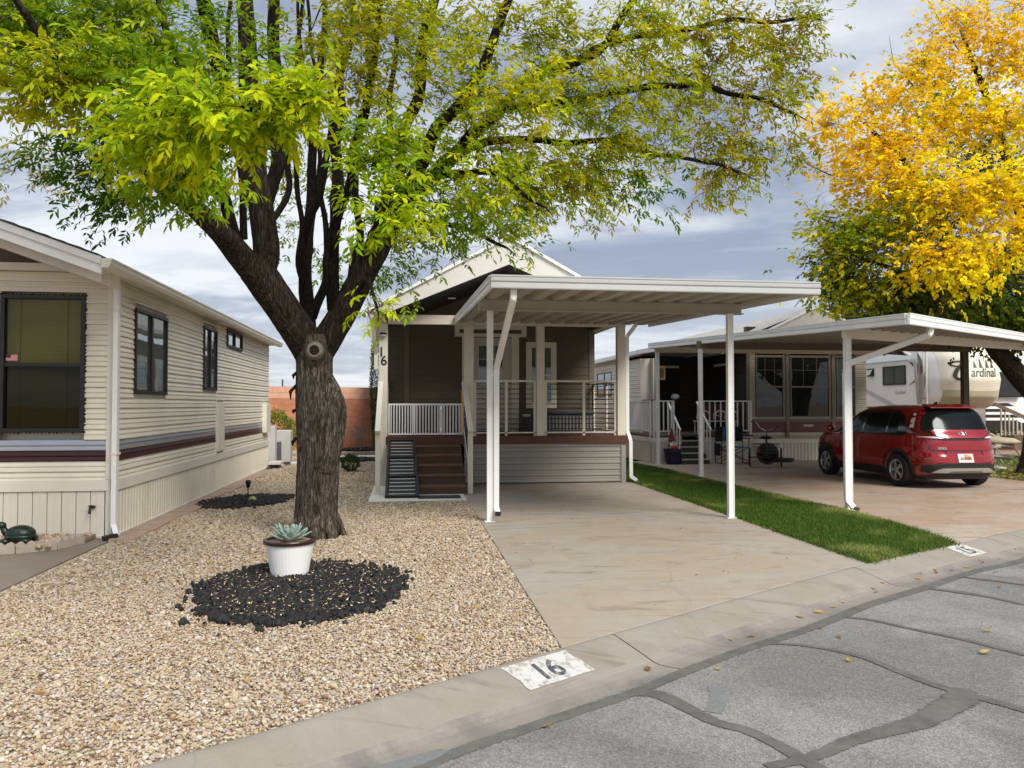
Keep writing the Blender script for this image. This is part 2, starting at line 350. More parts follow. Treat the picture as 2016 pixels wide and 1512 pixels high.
def leaf_mat(name, tr=0.45, rough=0.5):
    m = bpy.data.materials.new(name); m.use_nodes = True; t = m.node_tree; t.nodes.clear()
    o = t.nodes.new('ShaderNodeOutputMaterial'); a = t.nodes.new('ShaderNodeAttribute'); a.attribute_name = 'tint'
    p = t.nodes.new('ShaderNodeBsdfPrincipled'); p.inputs['Roughness'].default_value = rough; p.inputs['Specular IOR Level'].default_value = 0.08
    tr_ = t.nodes.new('ShaderNodeBsdfTranslucent'); mx = t.nodes.new('ShaderNodeMixShader'); mx.inputs[0].default_value = tr
    g = t.nodes.new('ShaderNodeGamma'); g.inputs[1].default_value = 0.92
    t.links.new(a.outputs['Color'], p.inputs['Base Color']); t.links.new(a.outputs['Color'], g.inputs[0]); t.links.new(g.outputs[0], tr_.inputs['Color'])
    t.links.new(p.outputs[0], mx.inputs[1]); t.links.new(tr_.outputs[0], mx.inputs[2]); t.links.new(mx.outputs[0], o.inputs[0])
    MATS[name] = m; return m
leaf_mat('leaf'); leaf_mat('grass_blade', 0.3)

def ground_mats():
    def base(name, rough=0.85):
        m = bpy.data.materials.new(name); m.use_nodes = True; t = m.node_tree; b = t.nodes['Principled BSDF']; b.inputs['Roughness'].default_value = rough; b.inputs['Specular IOR Level'].default_value = 0.3
        tc = t.nodes.new('ShaderNodeTexCoord'); MATS[name] = m; return m, t, b, tc.outputs['Object']
    def nz(t, src, sc, det=6, ro=0.6, dist=0, stretch=None):
        if stretch:
            mp = t.nodes.new('ShaderNodeMapping'); mp.inputs['Scale'].default_value = stretch; t.links.new(src, mp.inputs[0]); src = mp.outputs[0]
        n = t.nodes.new('ShaderNodeTexNoise'); n.inputs['Scale'].default_value = sc; n.inputs['Detail'].default_value = det; n.inputs['Roughness'].default_value = ro; n.inputs['Distortion'].default_value = dist
        t.links.new(src, n.inputs['Vector']); return n.outputs[0]
    def ramp(t, f, st):
        r = t.nodes.new('ShaderNodeValToRGB'); t.links.new(f, r.inputs[0]); els = r.color_ramp.elements
        for i, (p, c) in enumerate(st):
            c = (c, c, c) if isinstance(c, (int, float)) else c
            if i < 2: els[i].position = p; els[i].color = (*c, 1)
            else: e_ = els.new(p); e_.color = (*c, 1)
        return r.outputs[0]
    def mix(t, fac, a, b, mode='MIX'):
        m = t.nodes.new('ShaderNodeMixRGB'); m.blend_type = mode
        for i, v in enumerate((fac, a, b)):
            if isinstance(v, (int, float)): m.inputs[i].default_value = v if i == 0 else (v, v, v, 1)
            elif isinstance(v, tuple): m.inputs[i].default_value = (*v, 1)
            else: t.links.new(v, m.inputs[i])
        return m.outputs[0]
    def bump(t, b, h, st, dist=0.01):
        bp = t.nodes.new('ShaderNodeBump'); bp.inputs['Strength'].default_value = st; bp.inputs['Distance'].default_value = dist; t.links.new(h, bp.inputs['Height']); t.links.new(bp.outputs[0], b.inputs['Normal'])
    # concrete driveways: broad grey / tan / pink staining, scuffs, specks, faint cracks
    for name, A, B, Cc in (('driveway_concrete', (0.40, 0.325, 0.245), (0.395, 0.36, 0.305), (0.33, 0.235, 0.165)), ('neighbour_concrete', (0.43, 0.31, 0.22), (0.46, 0.39, 0.31), (0.36, 0.215, 0.14)), ('left_concrete', (0.26, 0.20, 0.15), (0.28, 0.235, 0.19), (0.22, 0.15, 0.11)), ('curb_concrete', (0.29, 0.255, 0.205), (0.32, 0.295, 0.25), (0.25, 0.205, 0.155))):
        m, t, b, oc = base(name)
        f1 = nz(t, oc, 0.55, 8, 0.65, 0.8, (1, 1.5, 1)); f2 = nz(t, oc, 0.8, 9, 0.72, 0.7, (1.0, 1.7, 1)); f3 = nz(t, oc, 3.0, 8, 0.7)
        c = mix(t, ramp(t, f1, [(0.40, 0), (0.60, 1)]), A, B)
        c = mix(t, ramp(t, f2, [(0.52, 0), (0.72, 0.60)]), c, Cc)
        c = mix(t, ramp(t, nz(t, oc, 0.7, 8, 0.7, 2.0, (1, 3.4, 1)), [(0.54, 0), (0.66, 0.70)]), c, (0.20, 0.165, 0.13))
        c = mix(t, ramp(t, nz(t, oc, 1.6, 8, 0.75, 0.5, (3, 1, 1)), [(0.60, 0), (0.80, 0.35)]), c, (0.62, 0.58, 0.52))
        c = mix(t, ramp(t, f3, [(0.3, 0.88), (0.7, 1.08)]), 1.0, c, 'MULTIPLY') if False else mix(t, 1.0, c, ramp(t, f3, [(0.3, 0.88), (0.7, 1.0)]), 'MULTIPLY')
        c = mix(t, 1.0, c, ramp(t, nz(t, oc, 150, 3), [(0.3, 0.86), (0.65, 1.0)]), 'MULTIPLY')
        v = t.nodes.new('ShaderNodeTexVoronoi'); v.feature = 'DISTANCE_TO_EDGE'; v.inputs['Scale'].default_value = 0.33
        w = t.nodes.new('ShaderNodeMixRGB'); w.blend_type = 'ADD'; w.inputs[0].default_value = 0.35; t.links.new(oc, w.inputs[1]); nn_ = t.nodes.new('ShaderNodeTexNoise'); nn_.inputs['Scale'].default_value = 2.2; nn_.inputs['Detail'].default_value = 6; t.links.new(oc, nn_.inputs['Vector']); t.links.new(nn_.outputs['Color'], w.inputs[2]); t.links.new(w.outputs[0], v.inputs['Vector'])
        c = mix(t, ramp(t, v.outputs['Distance'], [(0.0008, 0.22), (0.002, 0)]), c, (0.14, 0.11, 0.09))
        t.links.new(c, b.inputs['Base Color']); bump(t, b, nz(t, oc, 60, 6, 0.7), 0.25, 0.006)
    m, t, b, oc = base('gutter_concrete')
    c = mix(t, ramp(t, nz(t, oc, 1.1, 7, 0.65, 1.5), [(0.42, 0), (0.62, 1)]), (0.29, 0.258, 0.22), (0.20, 0.18, 0.162))
    c = mix(t, ramp(t, nz(t, oc, 4, 8, 0.75), [(0.55, 0), (0.75, 0.6)]), c, (0.40, 0.345, 0.285))
    c = mix(t, 1.0, c, ramp(t, nz(t, oc, 130, 3), [(0.3, 0.85), (0.65, 1.0)]), 'MULTIPLY')
    t.links.new(c, b.inputs['Base Color']); bump(t, b, nz(t, oc, 60, 6, 0.7), 0.25, 0.006)
    # weathered asphalt with exposed pale aggregate
    m, t, b, oc = base('asphalt', 0.9)
    c = mix(t, ramp(t, nz(t, oc, 0.8, 9, 0.68, 0.6), [(0.42, 0), (0.60, 1)]), (0.165, 0.160, 0.148), (0.245, 0.236, 0.216))
    c = mix(t, ramp(t, nz(t, oc, 0.5, 4, 0.5), [(0.50, 0), (0.66, 0.7)]), c, (0.17, 0.155, 0.135))
    v = t.nodes.new('ShaderNodeTexVoronoi'); v.inputs['Scale'].default_value = 95; t.links.new(oc, v.inputs['Vector'])
    c = mix(t, 1.0, c, ramp(t, v.outputs['Color'], [(0.15, 0.72), (0.85, 1.25)]), 'MULTIPLY')
    v2 = t.nodes.new('ShaderNodeTexVoronoi'); v2.inputs['Scale'].default_value = 38; t.links.new(oc, v2.inputs['Vector'])
    c = mix(t, ramp(t, v2.outputs['Distance'], [(0.09, 0.55), (0.18, 0)]), c, (0.46, 0.42, 0.36))
    c = mix(t, ramp(t, nz(t, oc, 9, 8, 0.8), [(0.62, 0), (0.75, 0.45)]), c, (0.13, 0.125, 0.115))
    t.links.new(c, b.inputs['Base Color']); bump(t, b, v.outputs['Distance'], 0.6, 0.006)
    m, t, b, oc = base('sealant', 0.65)
    c = mix(t, ramp(t, nz(t, oc, 5, 8, 0.75), [(0.35, 0), (0.7, 1)]), (0.092, 0.086, 0.075), (0.165, 0.155, 0.136))
    v2 = t.nodes.new('ShaderNodeTexVoronoi'); v2.inputs['Scale'].default_value = 60; t.links.new(oc, v2.inputs['Vector'])
    c = mix(t, ramp(t, v2.outputs['Distance'], [(0.08, 0.6), (0.18, 0)]), c, (0.25, 0.23, 0.2))
    t.links.new(c, b.inputs['Base Color']); bump(t, b, nz(t, oc, 90, 5), 0.5, 0.005)
    at = t.nodes.new('ShaderNodeAttribute'); at.attribute_name = 'tint'; ad = t.nodes.new('ShaderNodeMath'); ad.operation = 'ADD'; t.links.new(at.outputs['Fac'], ad.inputs[0]); t.links.new(nz(t, oc, 38, 6, 0.8), ad.inputs[1])
    gt = t.nodes.new('ShaderNodeMath'); gt.operation = 'GREATER_THAN'; gt.inputs[1].default_value = 0.72; t.links.new(ad.outputs[0], gt.inputs[0]); t.links.new(gt.outputs[0], b.inputs['Alpha'])
    m, t, b, oc = base('patch_asphalt', 0.8)
    c = mix(t, ramp(t, nz(t, oc, 30, 8, 0.75), [(0.35, 0), (0.7, 1)]), (0.15, 0.155, 0.148), (0.21, 0.213, 0.202))
    t.links.new(c, b.inputs['Base Color']); bump(t, b, nz(t, oc, 90, 5), 0.5, 0.005)
    # worn white curb paint: flakes off to the concrete
    m, t, b, oc = base('curb_paint', 0.7)
    c = mix(t, ramp(t, nz(t, oc, 14, 10, 0.8), [(0.50, 0), (0.58, 1)]), (0.52, 0.51, 0.48), (0.29, 0.26, 0.215))
    t.links.new(c, b.inputs['Base Color'])
    m, t, b, oc = base('curb_digit', 0.7)
    c = mix(t, ramp(t, nz(t, oc, 30, 10, 0.8), [(0.50, 0), (0.62, 1)]), (0.06, 0.06, 0.065), (0.30, 0.29, 0.28))
    t.links.new(c, b.inputs['Base Color'])
    # gravel bed under the loose pebbles, and gravel too far to tell apart
    m, t, b, oc = base('gravel_bed', 0.9)
    v = t.nodes.new('ShaderNodeTexVoronoi'); v.inputs['Scale'].default_value = 48; t.links.new(oc, v.inputs['Vector'])
    sc = t.nodes.new('ShaderNodeSeparateColor'); t.links.new(v.outputs['Color'], sc.inputs[0])
    c = ramp(t, sc.outputs[0], [(0.0, (0.20, 0.14, 0.09)), (1.0, (0.66, 0.60, 0.50)), (0.25, (0.42, 0.32, 0.21)), (0.5, (0.53, 0.44, 0.32)), (0.75, (0.60, 0.49, 0.36))])
    c = mix(t, ramp(t, v.outputs['Distance'], [(0.35, 0), (0.75, 0.7)]), c, (0.13, 0.09, 0.06))
    t.links.new(c, b.inputs['Base Color']); bump(t, b, v.outputs['Distance'], -0.8, 0.02)
    # pebbles take a colour of their own from an instance attribute
    m, t, b, oc = base('pebble', 0.75)
    a = t.nodes.new('ShaderNodeAttribute'); a.attribute_type = 'INSTANCER'; a.attribute_name = 'hue'
    c = ramp(t, a.outputs['Fac'], [(0.0, (0.16, 0.10, 0.065)), (1.0, (0.66, 0.62, 0.56)), (0.10, (0.36, 0.22, 0.13)), (0.22, (0.50, 0.37, 0.21)), (0.34, (0.56, 0.46, 0.30)), (0.46, (0.64, 0.54, 0.37)), (0.58, (0.50, 0.37, 0.24)), (0.68, (0.64, 0.56, 0.45)), (0.76, (0.42, 0.38, 0.34)), (0.84, (0.58, 0.44, 0.35)), (0.92, (0.72, 0.64, 0.52))])
    c = mix(t, 1.0, c, ramp(t, nz(t, oc, 90, 4), [(0.3, 0.72), (0.7, 0.90)]), 'MULTIPLY')
    t.links.new(c, b.inputs['Base Color'])
    # roof shingles far away
    m, t, b, oc = base('shingle_roof', 0.9)
    bk = t.nodes.new('ShaderNodeTexBrick'); bk.inputs['Scale'].default_value = 3.4; bk.inputs['Color1'].default_value = (0.42, 0.39, 0.34, 1); bk.inputs['Color2'].default_value = (0.50, 0.47, 0.42, 1); bk.inputs['Mortar'].default_value = (0.24, 0.22, 0.2, 1); bk.inputs['Mortar Size'].default_value = 0.012; bk.inputs['Row Height'].default_value = 0.45; bk.inputs['Brick Width'].default_value = 0.9
    mp = t.nodes.new('ShaderNodeMapping'); mp.inputs['Rotation'].default_value = (0, 0, R(90)); t.links.new(oc, mp.inputs[0]); t.links.new(mp.outputs[0], bk.inputs['Vector'])
    c = mix(t, 1.0, bk.outputs['Color'], ramp(t, nz(t, oc, 6, 8, 0.7), [(0.3, 0.75), (0.7, 1.0)]), 'MULTIPLY')
    t.links.new(c, b.inputs['Base Color']); bump(t, b, bk.outputs['Fac'], -0.4, 0.01)
ground_mats()
M_ = MATS

# ------------------------------------------------------------------ ground, road, kerb
g = MB(); g.add([(-900, -900, -0.16), (900, -900, -0.16), (900, 900, -0.16), (-900, 900, -0.16)], [(0, 1, 2, 3)])
tag(g.build('ground', M_['soil'], recalc=False), 'bare tan desert ground under and beyond the lots', kind='structure')

CP = [(-40, -22.0), (-22, -9.9), (-10, -2.15), (-4, 1.75), (-1.24, 3.60), (1.02, 5.03), (2.9, 6.22), (4.64, 7.28), (6.3, 8.15), (8.0, 9.05), (11.2, 10.6), (16, 12.8), (26, 17), (50, 26)]
def crom(P, n=24):
    out = []
    for i in range(len(P) - 1):
        p0 = Vector(P[max(i - 1, 0)]); p1 = Vector(P[i]); p2 = Vector(P[i + 1]); p3 = Vector(P[min(i + 2, len(P) - 1)])
        for k in range(n):
            t = k / n
            out.append(0.5 * ((2 * p1) + (-p0 + p2) * t + (2 * p0 - 5 * p1 + 4 * p2 - p3) * t * t + (-p0 + 3 * p1 - 3 * p2 + p3) * t ** 3))
    out.append(Vector(P[-1])); return out
PATH = crom([Vector(p) for p in CP])
AL = [0.0]
for a, b in zip(PATH[:-1], PATH[1:]): AL.append(AL[-1] + (b - a).length)
def path(s):
    """arc length -> point, unit normal pointing to the road"""
    i = min(max(int(np.searchsorted(AL, s)) - 1, 0), len(PATH) - 2)
    t = (s - AL[i]) / (AL[i + 1] - AL[i]); p = PATH[i].lerp(PATH[i + 1], t)
    j = min(max(i, 1), len(PATH) - 3); d = (PATH[j + 2] - PATH[j - 1]).normalized()
    return p, Vector((d.y, -d.x))
def s_at_x(x):
    i = next(k for k in range(len(PATH)) if PATH[k].x >= x); a, b = PATH[i - 1], PATH[i]
    return AL[i - 1] + (x - a.x) / (b.x - a.x) * (AL[i] - AL[i - 1])
def y_path(x): return path(s_at_x(x))[0].y
PROF = [(0.0, -0.004), (0.03, 0.0), (0.055, -0.004), (0.31, -0.076), (0.33, -0.083)]
PROFG = [(0.33, -0.083), (0.38, -0.099), (0.44, -0.105), (0.52, -0.100), (0.61, -0.088)]
def z_prof(u):
    P = PROF + PROFG[1:]
    return float(np.interp(u, [p[0] for p in P], [p[1] for p in P]))
curb = empty('curb', (0, 0, 0), 'pale concrete rolled kerb and gutter along the street', kind='structure')
s0 = s_at_x(1.42); joints = [s0 + 3.47 * k for k in range(-6, 9)]
for a, b in zip(joints[:-1], joints[1:]):
    for nm, PR_, mt in (('curb_segment', PROF, 'curb_concrete'), ('gutter_segment', PROFG, 'gutter_concrete')):
        m = MB(); n = 14; st = [a + 0.006 + (b - a - 0.012) * k / n for k in range(n + 1)]; w = len(PR_)
        for s in st:
            p, nn_ = path(s)
            for u, z in PR_: m.v.append((p.x + nn_.x * u, p.y + nn_.y * u, z))
            m.v.append((p.x + nn_.x * PR_[-1][0], p.y + nn_.y * PR_[-1][0], -0.2)); m.v.append((p.x + nn_.x * PR_[0][0], p.y + nn_.y * PR_[0][0], -0.2))
        w += 2
        for i in range(n):
            for k in range(w): m.f.append((i * w + k, i * w + (k + 1) % w, (i + 1) * w + (k + 1) % w, (i + 1) * w + k))
        m.f.append(tuple(range(w))); m.f.append(tuple(n * w + k for k in range(w - 1, -1, -1)))
        m.build(nm, M_[mt], curb)
# asphalt sheet from gutter lip to the far side, gently crowned
m = MB(); ss = np.linspace(0.5, AL[-1] - 0.5, 90); US = [0.612, 1.2, 2.5, 4.5, 7, 10, 13]; ZS = [-0.088, -0.078, -0.06, -0.045, -0.05, -0.08, -0.11]
for s in ss:
    p, nn_ = path(s)
    for u, z in zip(US, ZS): m.v.append((p.x + nn_.x * u, p.y + nn_.y * u, z))
for i in range(len(ss) - 1):
    for k in range(len(US) - 1): m.f.append((i * 7 + k, i * 7 + k + 1, (i + 1) * 7 + k + 1, (i + 1) * 7 + k))
tag(m.build('road', M_['asphalt'], smooth=True, recalc=False), 'worn grey asphalt street with dark sealed cracks', kind='structure')
def z_road(x, y):
    best = min(range(0, len(PATH), 1), key=lambda i: (PATH[i].x - x) ** 2 + (PATH[i].y - y) ** 2)
    d = math.hypot(PATH[best].x - x, PATH[best].y - y); return float(np.interp(d, US, ZS))
def ribbon(name, pts, ws, mt, dz=0.0025, label=None, jit=0.0):
    P = crom([Vector(p) for p in pts], 14); W = np.interp(np.linspace(0, len(pts) - 1, len(P)), range(len(pts)), ws) * 1.6
    m = MB()
    for i, p in enumerate(P):
        d = (P[min(i + 1, len(P) - 1)] - P[max(i - 1, 0)]).normalized(); n_ = Vector((-d.y, d.x)); h = W[i] / 2
        l = p + n_ * (h + random.uniform(-jit, jit)); r = p - n_ * (h + random.uniform(-jit, jit))
        m.v += [(l.x, l.y, z_road(l.x, l.y) + dz), (p.x, p.y, z_road(p.x, p.y) + dz + 0.001), (r.x, r.y, z_road(r.x, r.y) + dz)]
    for i in range(len(P) - 1): m.f += [(i * 3, i * 3 + 1, i * 3 + 4, i * 3 + 3), (i * 3 + 1, i * 3 + 2, i * 3 + 5, i * 3 + 4)]
    o = m.build(name, M_[mt], None, recalc=False); ca = o.data.color_attributes.new('tint', 'FLOAT_COLOR', 'POINT')
    for i, d in enumerate(ca.data): c = .9 if i % 3 == 1 else .0; d.color = (c, c, c, 1)
    return o
road_marks = []
edge = [path(s)[0] + path(s)[1] * (0.665 + 0.012 * sin(s * 3.1) + 0.008 * sin(s * 7.7)) for s in np.linspace(s_at_x(-3), s_at_x(14), 34)]
o = ribbon('sealed_seam', edge, [0.075] * 12 + [0.085] * 22, 'sealant', jit=0.0); tag(o, 'dark sealed seam where the asphalt meets the gutter', kind='structure')
strips = [([(1.20, 4.37), (1.45, 4.36), (1.61, 3.95), (1.76, 3.76), (1.87, 3.38), (1.95, 3.0)], [.03, .10, .07, .065, .075, .08]),
          ([(2.55, 5.18), (2.78, 5.08), (3.00, 4.80), (3.12, 4.25), (3.34, 3.81), (3.5, 3.4)], [.03, .045, .05, .06, .07, .07]),
          ([(3.45, 5.74), (3.62, 5.60), (3.76, 5.33), (3.94, 5.03), (4.10, 4.62), (4.3, 4.2)], [.03, .045, .045, .045, .045, .045]),
          ([(4.75, 6.50), (4.90, 6.36), (5.05, 6.12), (5.15, 5.80), (5.35, 5.4)], [.03, .09, .06, .05, .05]),
          ([(5.35, 6.95), (5.60, 6.65), (5.78, 6.40), (6.0, 6.1)], [.04, .05, .05, .05]),
          ([(3.24, 4.15), (3.12, 4.02), (2.91, 3.89), (2.64, 3.74), (2.25, 3.62), (1.91, 3.46), (1.65, 3.40)], [.08, .15, .13, .11, .08, .06, .05])]
for pts, ws in strips: tag(ribbon('crack_sealing', pts, ws, 'sealant', dz=0.0045), 'dark crack sealing line curving across the asphalt', kind='structure')
tag(ribbon('asphalt_patch', [(1.83, 4.44), (1.78, 4.25), (1.66, 4.05)], [.05, .065, .06], 'patch_asphalt', dz=0.0025), 'short grey-green patch on the asphalt beside the first crack', kind='structure')
tag(ribbon('asphalt_patch', [(0.20, 3.80), (0.08, 3.70), (-0.10, 3.60), (-0.3, 3.45)], [.05, .11, .12, .12], 'patch_asphalt', dz=0.0025), 'short grey-green patch on the asphalt near the gutter', kind='structure')

# painted house numbers on the kerb
def curb_number(name, txt, xa, xb, label, ua=0.055, ub=0.30):
    sa, sb = s_at_x(xa), s_at_x(xb); m = MB(); n = 16; K = [ua + (ub - ua) * k / 6 for k in range(7)]
    rr = random.Random(3)
    for i in range(n + 1):
        for j, u in enumerate(K):
            s = sa + (sb - sa) * i / n + (u - ua) * 0.12
            if i in (0, n): s += rr.uniform(-0.012, 0.012)
            p, nn_ = path(s); m.v.append((p.x + nn_.x * u, p.y + nn_.y * u, z_prof(u) + 0.004))
    for i in range(n):
        for k in range(6): m.f.append((i * 7 + k, i * 7 + k + 1, (i + 1) * 7 + k + 1, (i + 1) * 7 + k))
    o = m.build(name, M_['curb_paint'], None, recalc=False); tag(o, label, kind='structure')
    sm = (sa + sb) / 2; um = (ua + ub) / 2
    def mp_(v):
        s = sm + v.x; u = um + 0.012 - v.y; p, nn_ = path(s); return Vector((p.x + nn_.x * u, p.y + nn_.y * u, z_prof(u) + 0.007 + v.z))
    text_mesh('number', txt, 0.225, M_['curb_digit'], o, None, extrude=0.0, bold=0.004, mapf=mp_, xs=1.0, dense=.02)
curb_number('kerb_number', '16', 0.55, 1.00, 'worn white patch with the number 16 painted on the kerb')
curb_number('kerb_number', '15', 5.98, 6.33, 'white patch with the number 15 painted on the kerb')

# ------------------------------------------------------------------ slabs
def slab(name, poly, mt, z=0.0, th=0.12, parent=None, label=None, kind='structure'):
    m = MB(); m.extrude([(x, y, z - th) for x, y in poly], (0, 0, th))
    o = m.build(name, M_[mt], parent, bevel=0.006)
    return tag(o, label, kind=kind) if not parent else o
def front(xa, xb, n=12, off=0.004): return [(x, y_path(x) + off) for x in np.linspace(xa, xb, n)]
dw = empty('driveway', (0, 0, 0), 'stained tan and grey concrete driveway under the middle carport', kind='structure')
slab('driveway_slab', front(1.02, 4.64) + [(4.64, 10.95), (1.02, 11.42)], 'driveway_concrete', parent=dw)
slab('driveway_slab', [(1.02, 11.435), (4.64, 10.965), (4.64, 15.52), (1.02, 15.52)], 'driveway_concrete', parent=dw)
nd = empty('neighbour_driveway', (0, 0, 0), 'reddish tan concrete driveway under the right carport', kind='structure')
GR = [(6.22, 8.12), (6.40, 9.03), (6.53, 10.37), (6.48, 11.64), (6.42, 13.31), (6.31, 15.38), (6.30, 18.29), (6.07, 20.49), (5.9, 23)]   # right edge of the lawn strip
slab('driveway_slab', front(6.24, 12.8, 20) + [(12.8, 14.0)] + [(x, 14.0 + (12.8 - x) * 0.05) for x in (10, 7, 6.40)] + [GR[3], GR[2], GR[1]], 'neighbour_concrete', parent=nd)
slab('driveway_slab', [(6.39, 14.335), (7, 14.305), (10, 14.155), (12.8, 14.015), (12.8, 21.2), (6.2, 21.2), GR[6], GR[5]], 'neighbour_concrete', parent=nd)
slab('driveway_slab', front(12.815, 24, 12) + [(24, 14.2), (12.815, 14.2)], 'neighbour_concrete', parent=nd)
slab('left_driveway', front(-9.0, -3.47, 12) + [(-3.47, 9.86), (-9.0, 9.86)], 'left_concrete', label='brown concrete driveway slab at the left edge of the gravel yard')
slab('step_pad', [(-0.62, 12.9), (1.014, 12.9), (1.014, 15.5), (-0.62, 15.5)], 'pad_white', label='pale concrete pad under the porch steps', z=0.012, th=0.12)
slab('garden_path', [(-3.0, 23.6), (-0.6, 24.0), (-0.6, 24.7), (-3.0, 24.3)], 'pad_white', z=0.02, label='pale concrete strip at the end of the gravel yard')
slab('garden_path', [(-3.35, 20.9), (-2.1, 22.6), (-2.2, 22.9), (-3.5, 21.6)], 'pad_white', z=0.02, label='short pale concrete strip beside the utility boxes')
slab('raised_bed', [(-5.5, 24.4), (-0.5, 25.0), (-0.5, 28.0), (-5.5, 26.2)], 'gravel_bed', z=0.10, th=0.2, label='raised gravel bed at the foot of the block wall')
# gravel sheet below the loose stones, and soil of the lawns
slab('gravel_bed', front(-3.465, 1.016, 12) + [(1.016, 12.9), (-0.6, 12.91), (-0.62, 15.4), (-0.5, 15.42), (-0.5, 28), (-6, 27), (-3.465, 21)], 'gravel_bed', z=-0.014, th=0.08, label='beige gravel yard between the two homes')
slab('lawn_soil', front(4.65, 6.22, 6) + GR[1:] + [(4.56, 23), (4.56, 15.53), (4.65, 15.5)], 'soil', z=-0.015, th=0.08, label='soil of the narrow lawn strip')
slab('lawn_soil', [(12.82, 14.25), (24, 14.25), (24, 30), (12.82, 30)], 'soil', z=-0.010, th=0.08, label='soil of the lawn beyond the red car')

# ------------------------------------------------------------------ loose gravel (instanced pebbles)
def inpoly(px, py, poly):
    c = np.zeros(len(px), bool); j = len(poly) - 1
    for i in range(len(poly)):
        xi, yi = poly[i]; xj, yj = poly[j]
        t = ((yi > py) != (yj > py)) & (px < (xj - xi) * (py - yi) / (yj - yi + 1e-12) + xi); c ^= t; j = i
    return c
LAVA = [(-0.90, 6.93, 0.90, 1.12, 0.15), (-2.60, 13.25, 0.62, 0.95, -0.45), (-1.35, 22.7, 0.85, 0.75, 0.0), (-1.45, 26.0, 0.95, 0.75, 0.3)]
def in_lava(x, y, i, grow=0.0, wob=0.10):
    cx, cy, a, b, r = LAVA[i]; dx, dy = x - cx, y - cy; u = dx * cos(r) + dy * sin(r); v = -dx * sin(r) + dy * cos(r)
    th = np.arctan2(v, u); w = 1 + wob * np.sin(3 * th + 1 + i) * 0.5 + wob * 0.5 * np.sin(5 * th + i * 2) + 0.04 * np.sin(17 * th)
    return (u / (a + grow)) ** 2 + (v / (b + grow)) ** 2 < w * w
def pebble_nodes(mt, sub=1):
    ng = bpy.data.node_groups.new('pebbles', 'GeometryNodeTree'); ng.interface.new_socket('Geometry', in_out='INPUT', socket_type='NodeSocketGeometry'); ng.interface.new_socket('Geometry', in_out='OUTPUT', socket_type='NodeSocketGeometry')
    A = ng.nodes.new; L = ng.links.new; gi = A('NodeGroupInput'); go = A('NodeGroupOutput')
    def attr(nm, ty):
        n = A('GeometryNodeInputNamedAttribute'); n.data_type = ty; n.inputs[0].default_value = nm; return n.outputs[0]
    join = A('GeometryNodeJoinGeometry')
    shapes = []
    for k, sc in enumerate([(1, .78, .52), (1, .62, .5), (.9, .85, .62), (1.1, .6, .38)]):
        ico = A('GeometryNodeMeshIcoSphere'); ico.inputs['Radius'].default_value = 1; ico.inputs['Subdivisions'].default_value = 2
        sp = A('GeometryNodeSetPosition'); nz = A('ShaderNodeTexNoise'); nz.noise_dimensions = '4D'; nz.inputs['W'].default_value = k * 7.3; nz.inputs['Scale'].default_value = 1.1; nz.inputs['Detail'].default_value = 1
        sb = A('ShaderNodeVectorMath'); sb.operation = 'SUBTRACT'; sb.inputs[1].default_value = (.5, .5, .5); L(nz.outputs['Color'], sb.inputs[0])
        scn = A('ShaderNodeVectorMath'); scn.operation = 'SCALE'; scn.inputs['Scale'].default_value = 1.0; L(sb.outputs[0], scn.inputs[0])
        L(ico.outputs[0], sp.inputs[0]); L(scn.outputs[0], sp.inputs['Offset'])
        tr = A('GeometryNodeTransform'); tr.inputs['Scale'].default_value = sc; L(sp.outputs[0], tr.inputs[0])
        sm = A('GeometryNodeSetMaterial'); sm.inputs['Material'].default_value = mt; L(tr.outputs[0], sm.inputs[0]); shapes.append(sm)
    gti = A('GeometryNodeGeometryToInstance')
    for s_ in reversed(shapes): L(s_.outputs[0], gti.inputs[0])
    iop = A('GeometryNodeInstanceOnPoints'); L(gi.outputs[0], iop.inputs['Points']); L(gti.outputs[0], iop.inputs['Instance']); iop.inputs['Pick Instance'].default_value = True
    L(attr('pick', 'INT'), iop.inputs['Instance Index']); L(attr('rot', 'FLOAT_VECTOR'), iop.inputs['Rotation']); L(attr('size', 'FLOAT_VECTOR'), iop.inputs['Scale'])
    st = A('GeometryNodeStoreNamedAttribute'); st.data_type = 'FLOAT'; st.domain = 'INSTANCE'; st.inputs['Name'].default_value = 'hue'
    L(iop.outputs[0], st.inputs[0]); L(attr('shade', 'FLOAT'), st.inputs['Value']); L(st.outputs[0], go.inputs[0]); return ng
NGP = pebble_nodes(M_['pebble'])
def pebbles(name, xy, z, size, label):
    n = len(xy); me = bpy.data.meshes.new(name); me.vertices.add(n)
    co = np.column_stack([xy, z]).astype(np.float32); me.vertices.foreach_set('co', co.ravel())
    a = me.attributes.new('pick', 'INT', 'POINT'); a.data.foreach_set('value', rng.integers(0, 4, n).astype(np.int32))
    a = me.attributes.new('rot', 'FLOAT_VECTOR', 'POINT'); a.data.foreach_set('vector', np.column_stack([rng.normal(0, .35, n), rng.normal(0, .35, n), rng.uniform(0, 6.28, n)]).astype(np.float32).ravel())
    a = me.attributes.new('size', 'FLOAT_VECTOR', 'POINT'); a.data.foreach_set('vector', np.repeat(size[:, None], 3, 1).astype(np.float32).ravel())
    a = me.attributes.new('shade', 'FLOAT', 'POINT'); a.data.foreach_set('value', rng.uniform(0, 1, n).astype(np.float32))
    o = bpy.data.objects.new(name, me); COL.objects.link(o); md = o.modifiers.new('pebbles', 'NODES'); md.node_group = NGP
    return tag(o, label, kind='stuff')
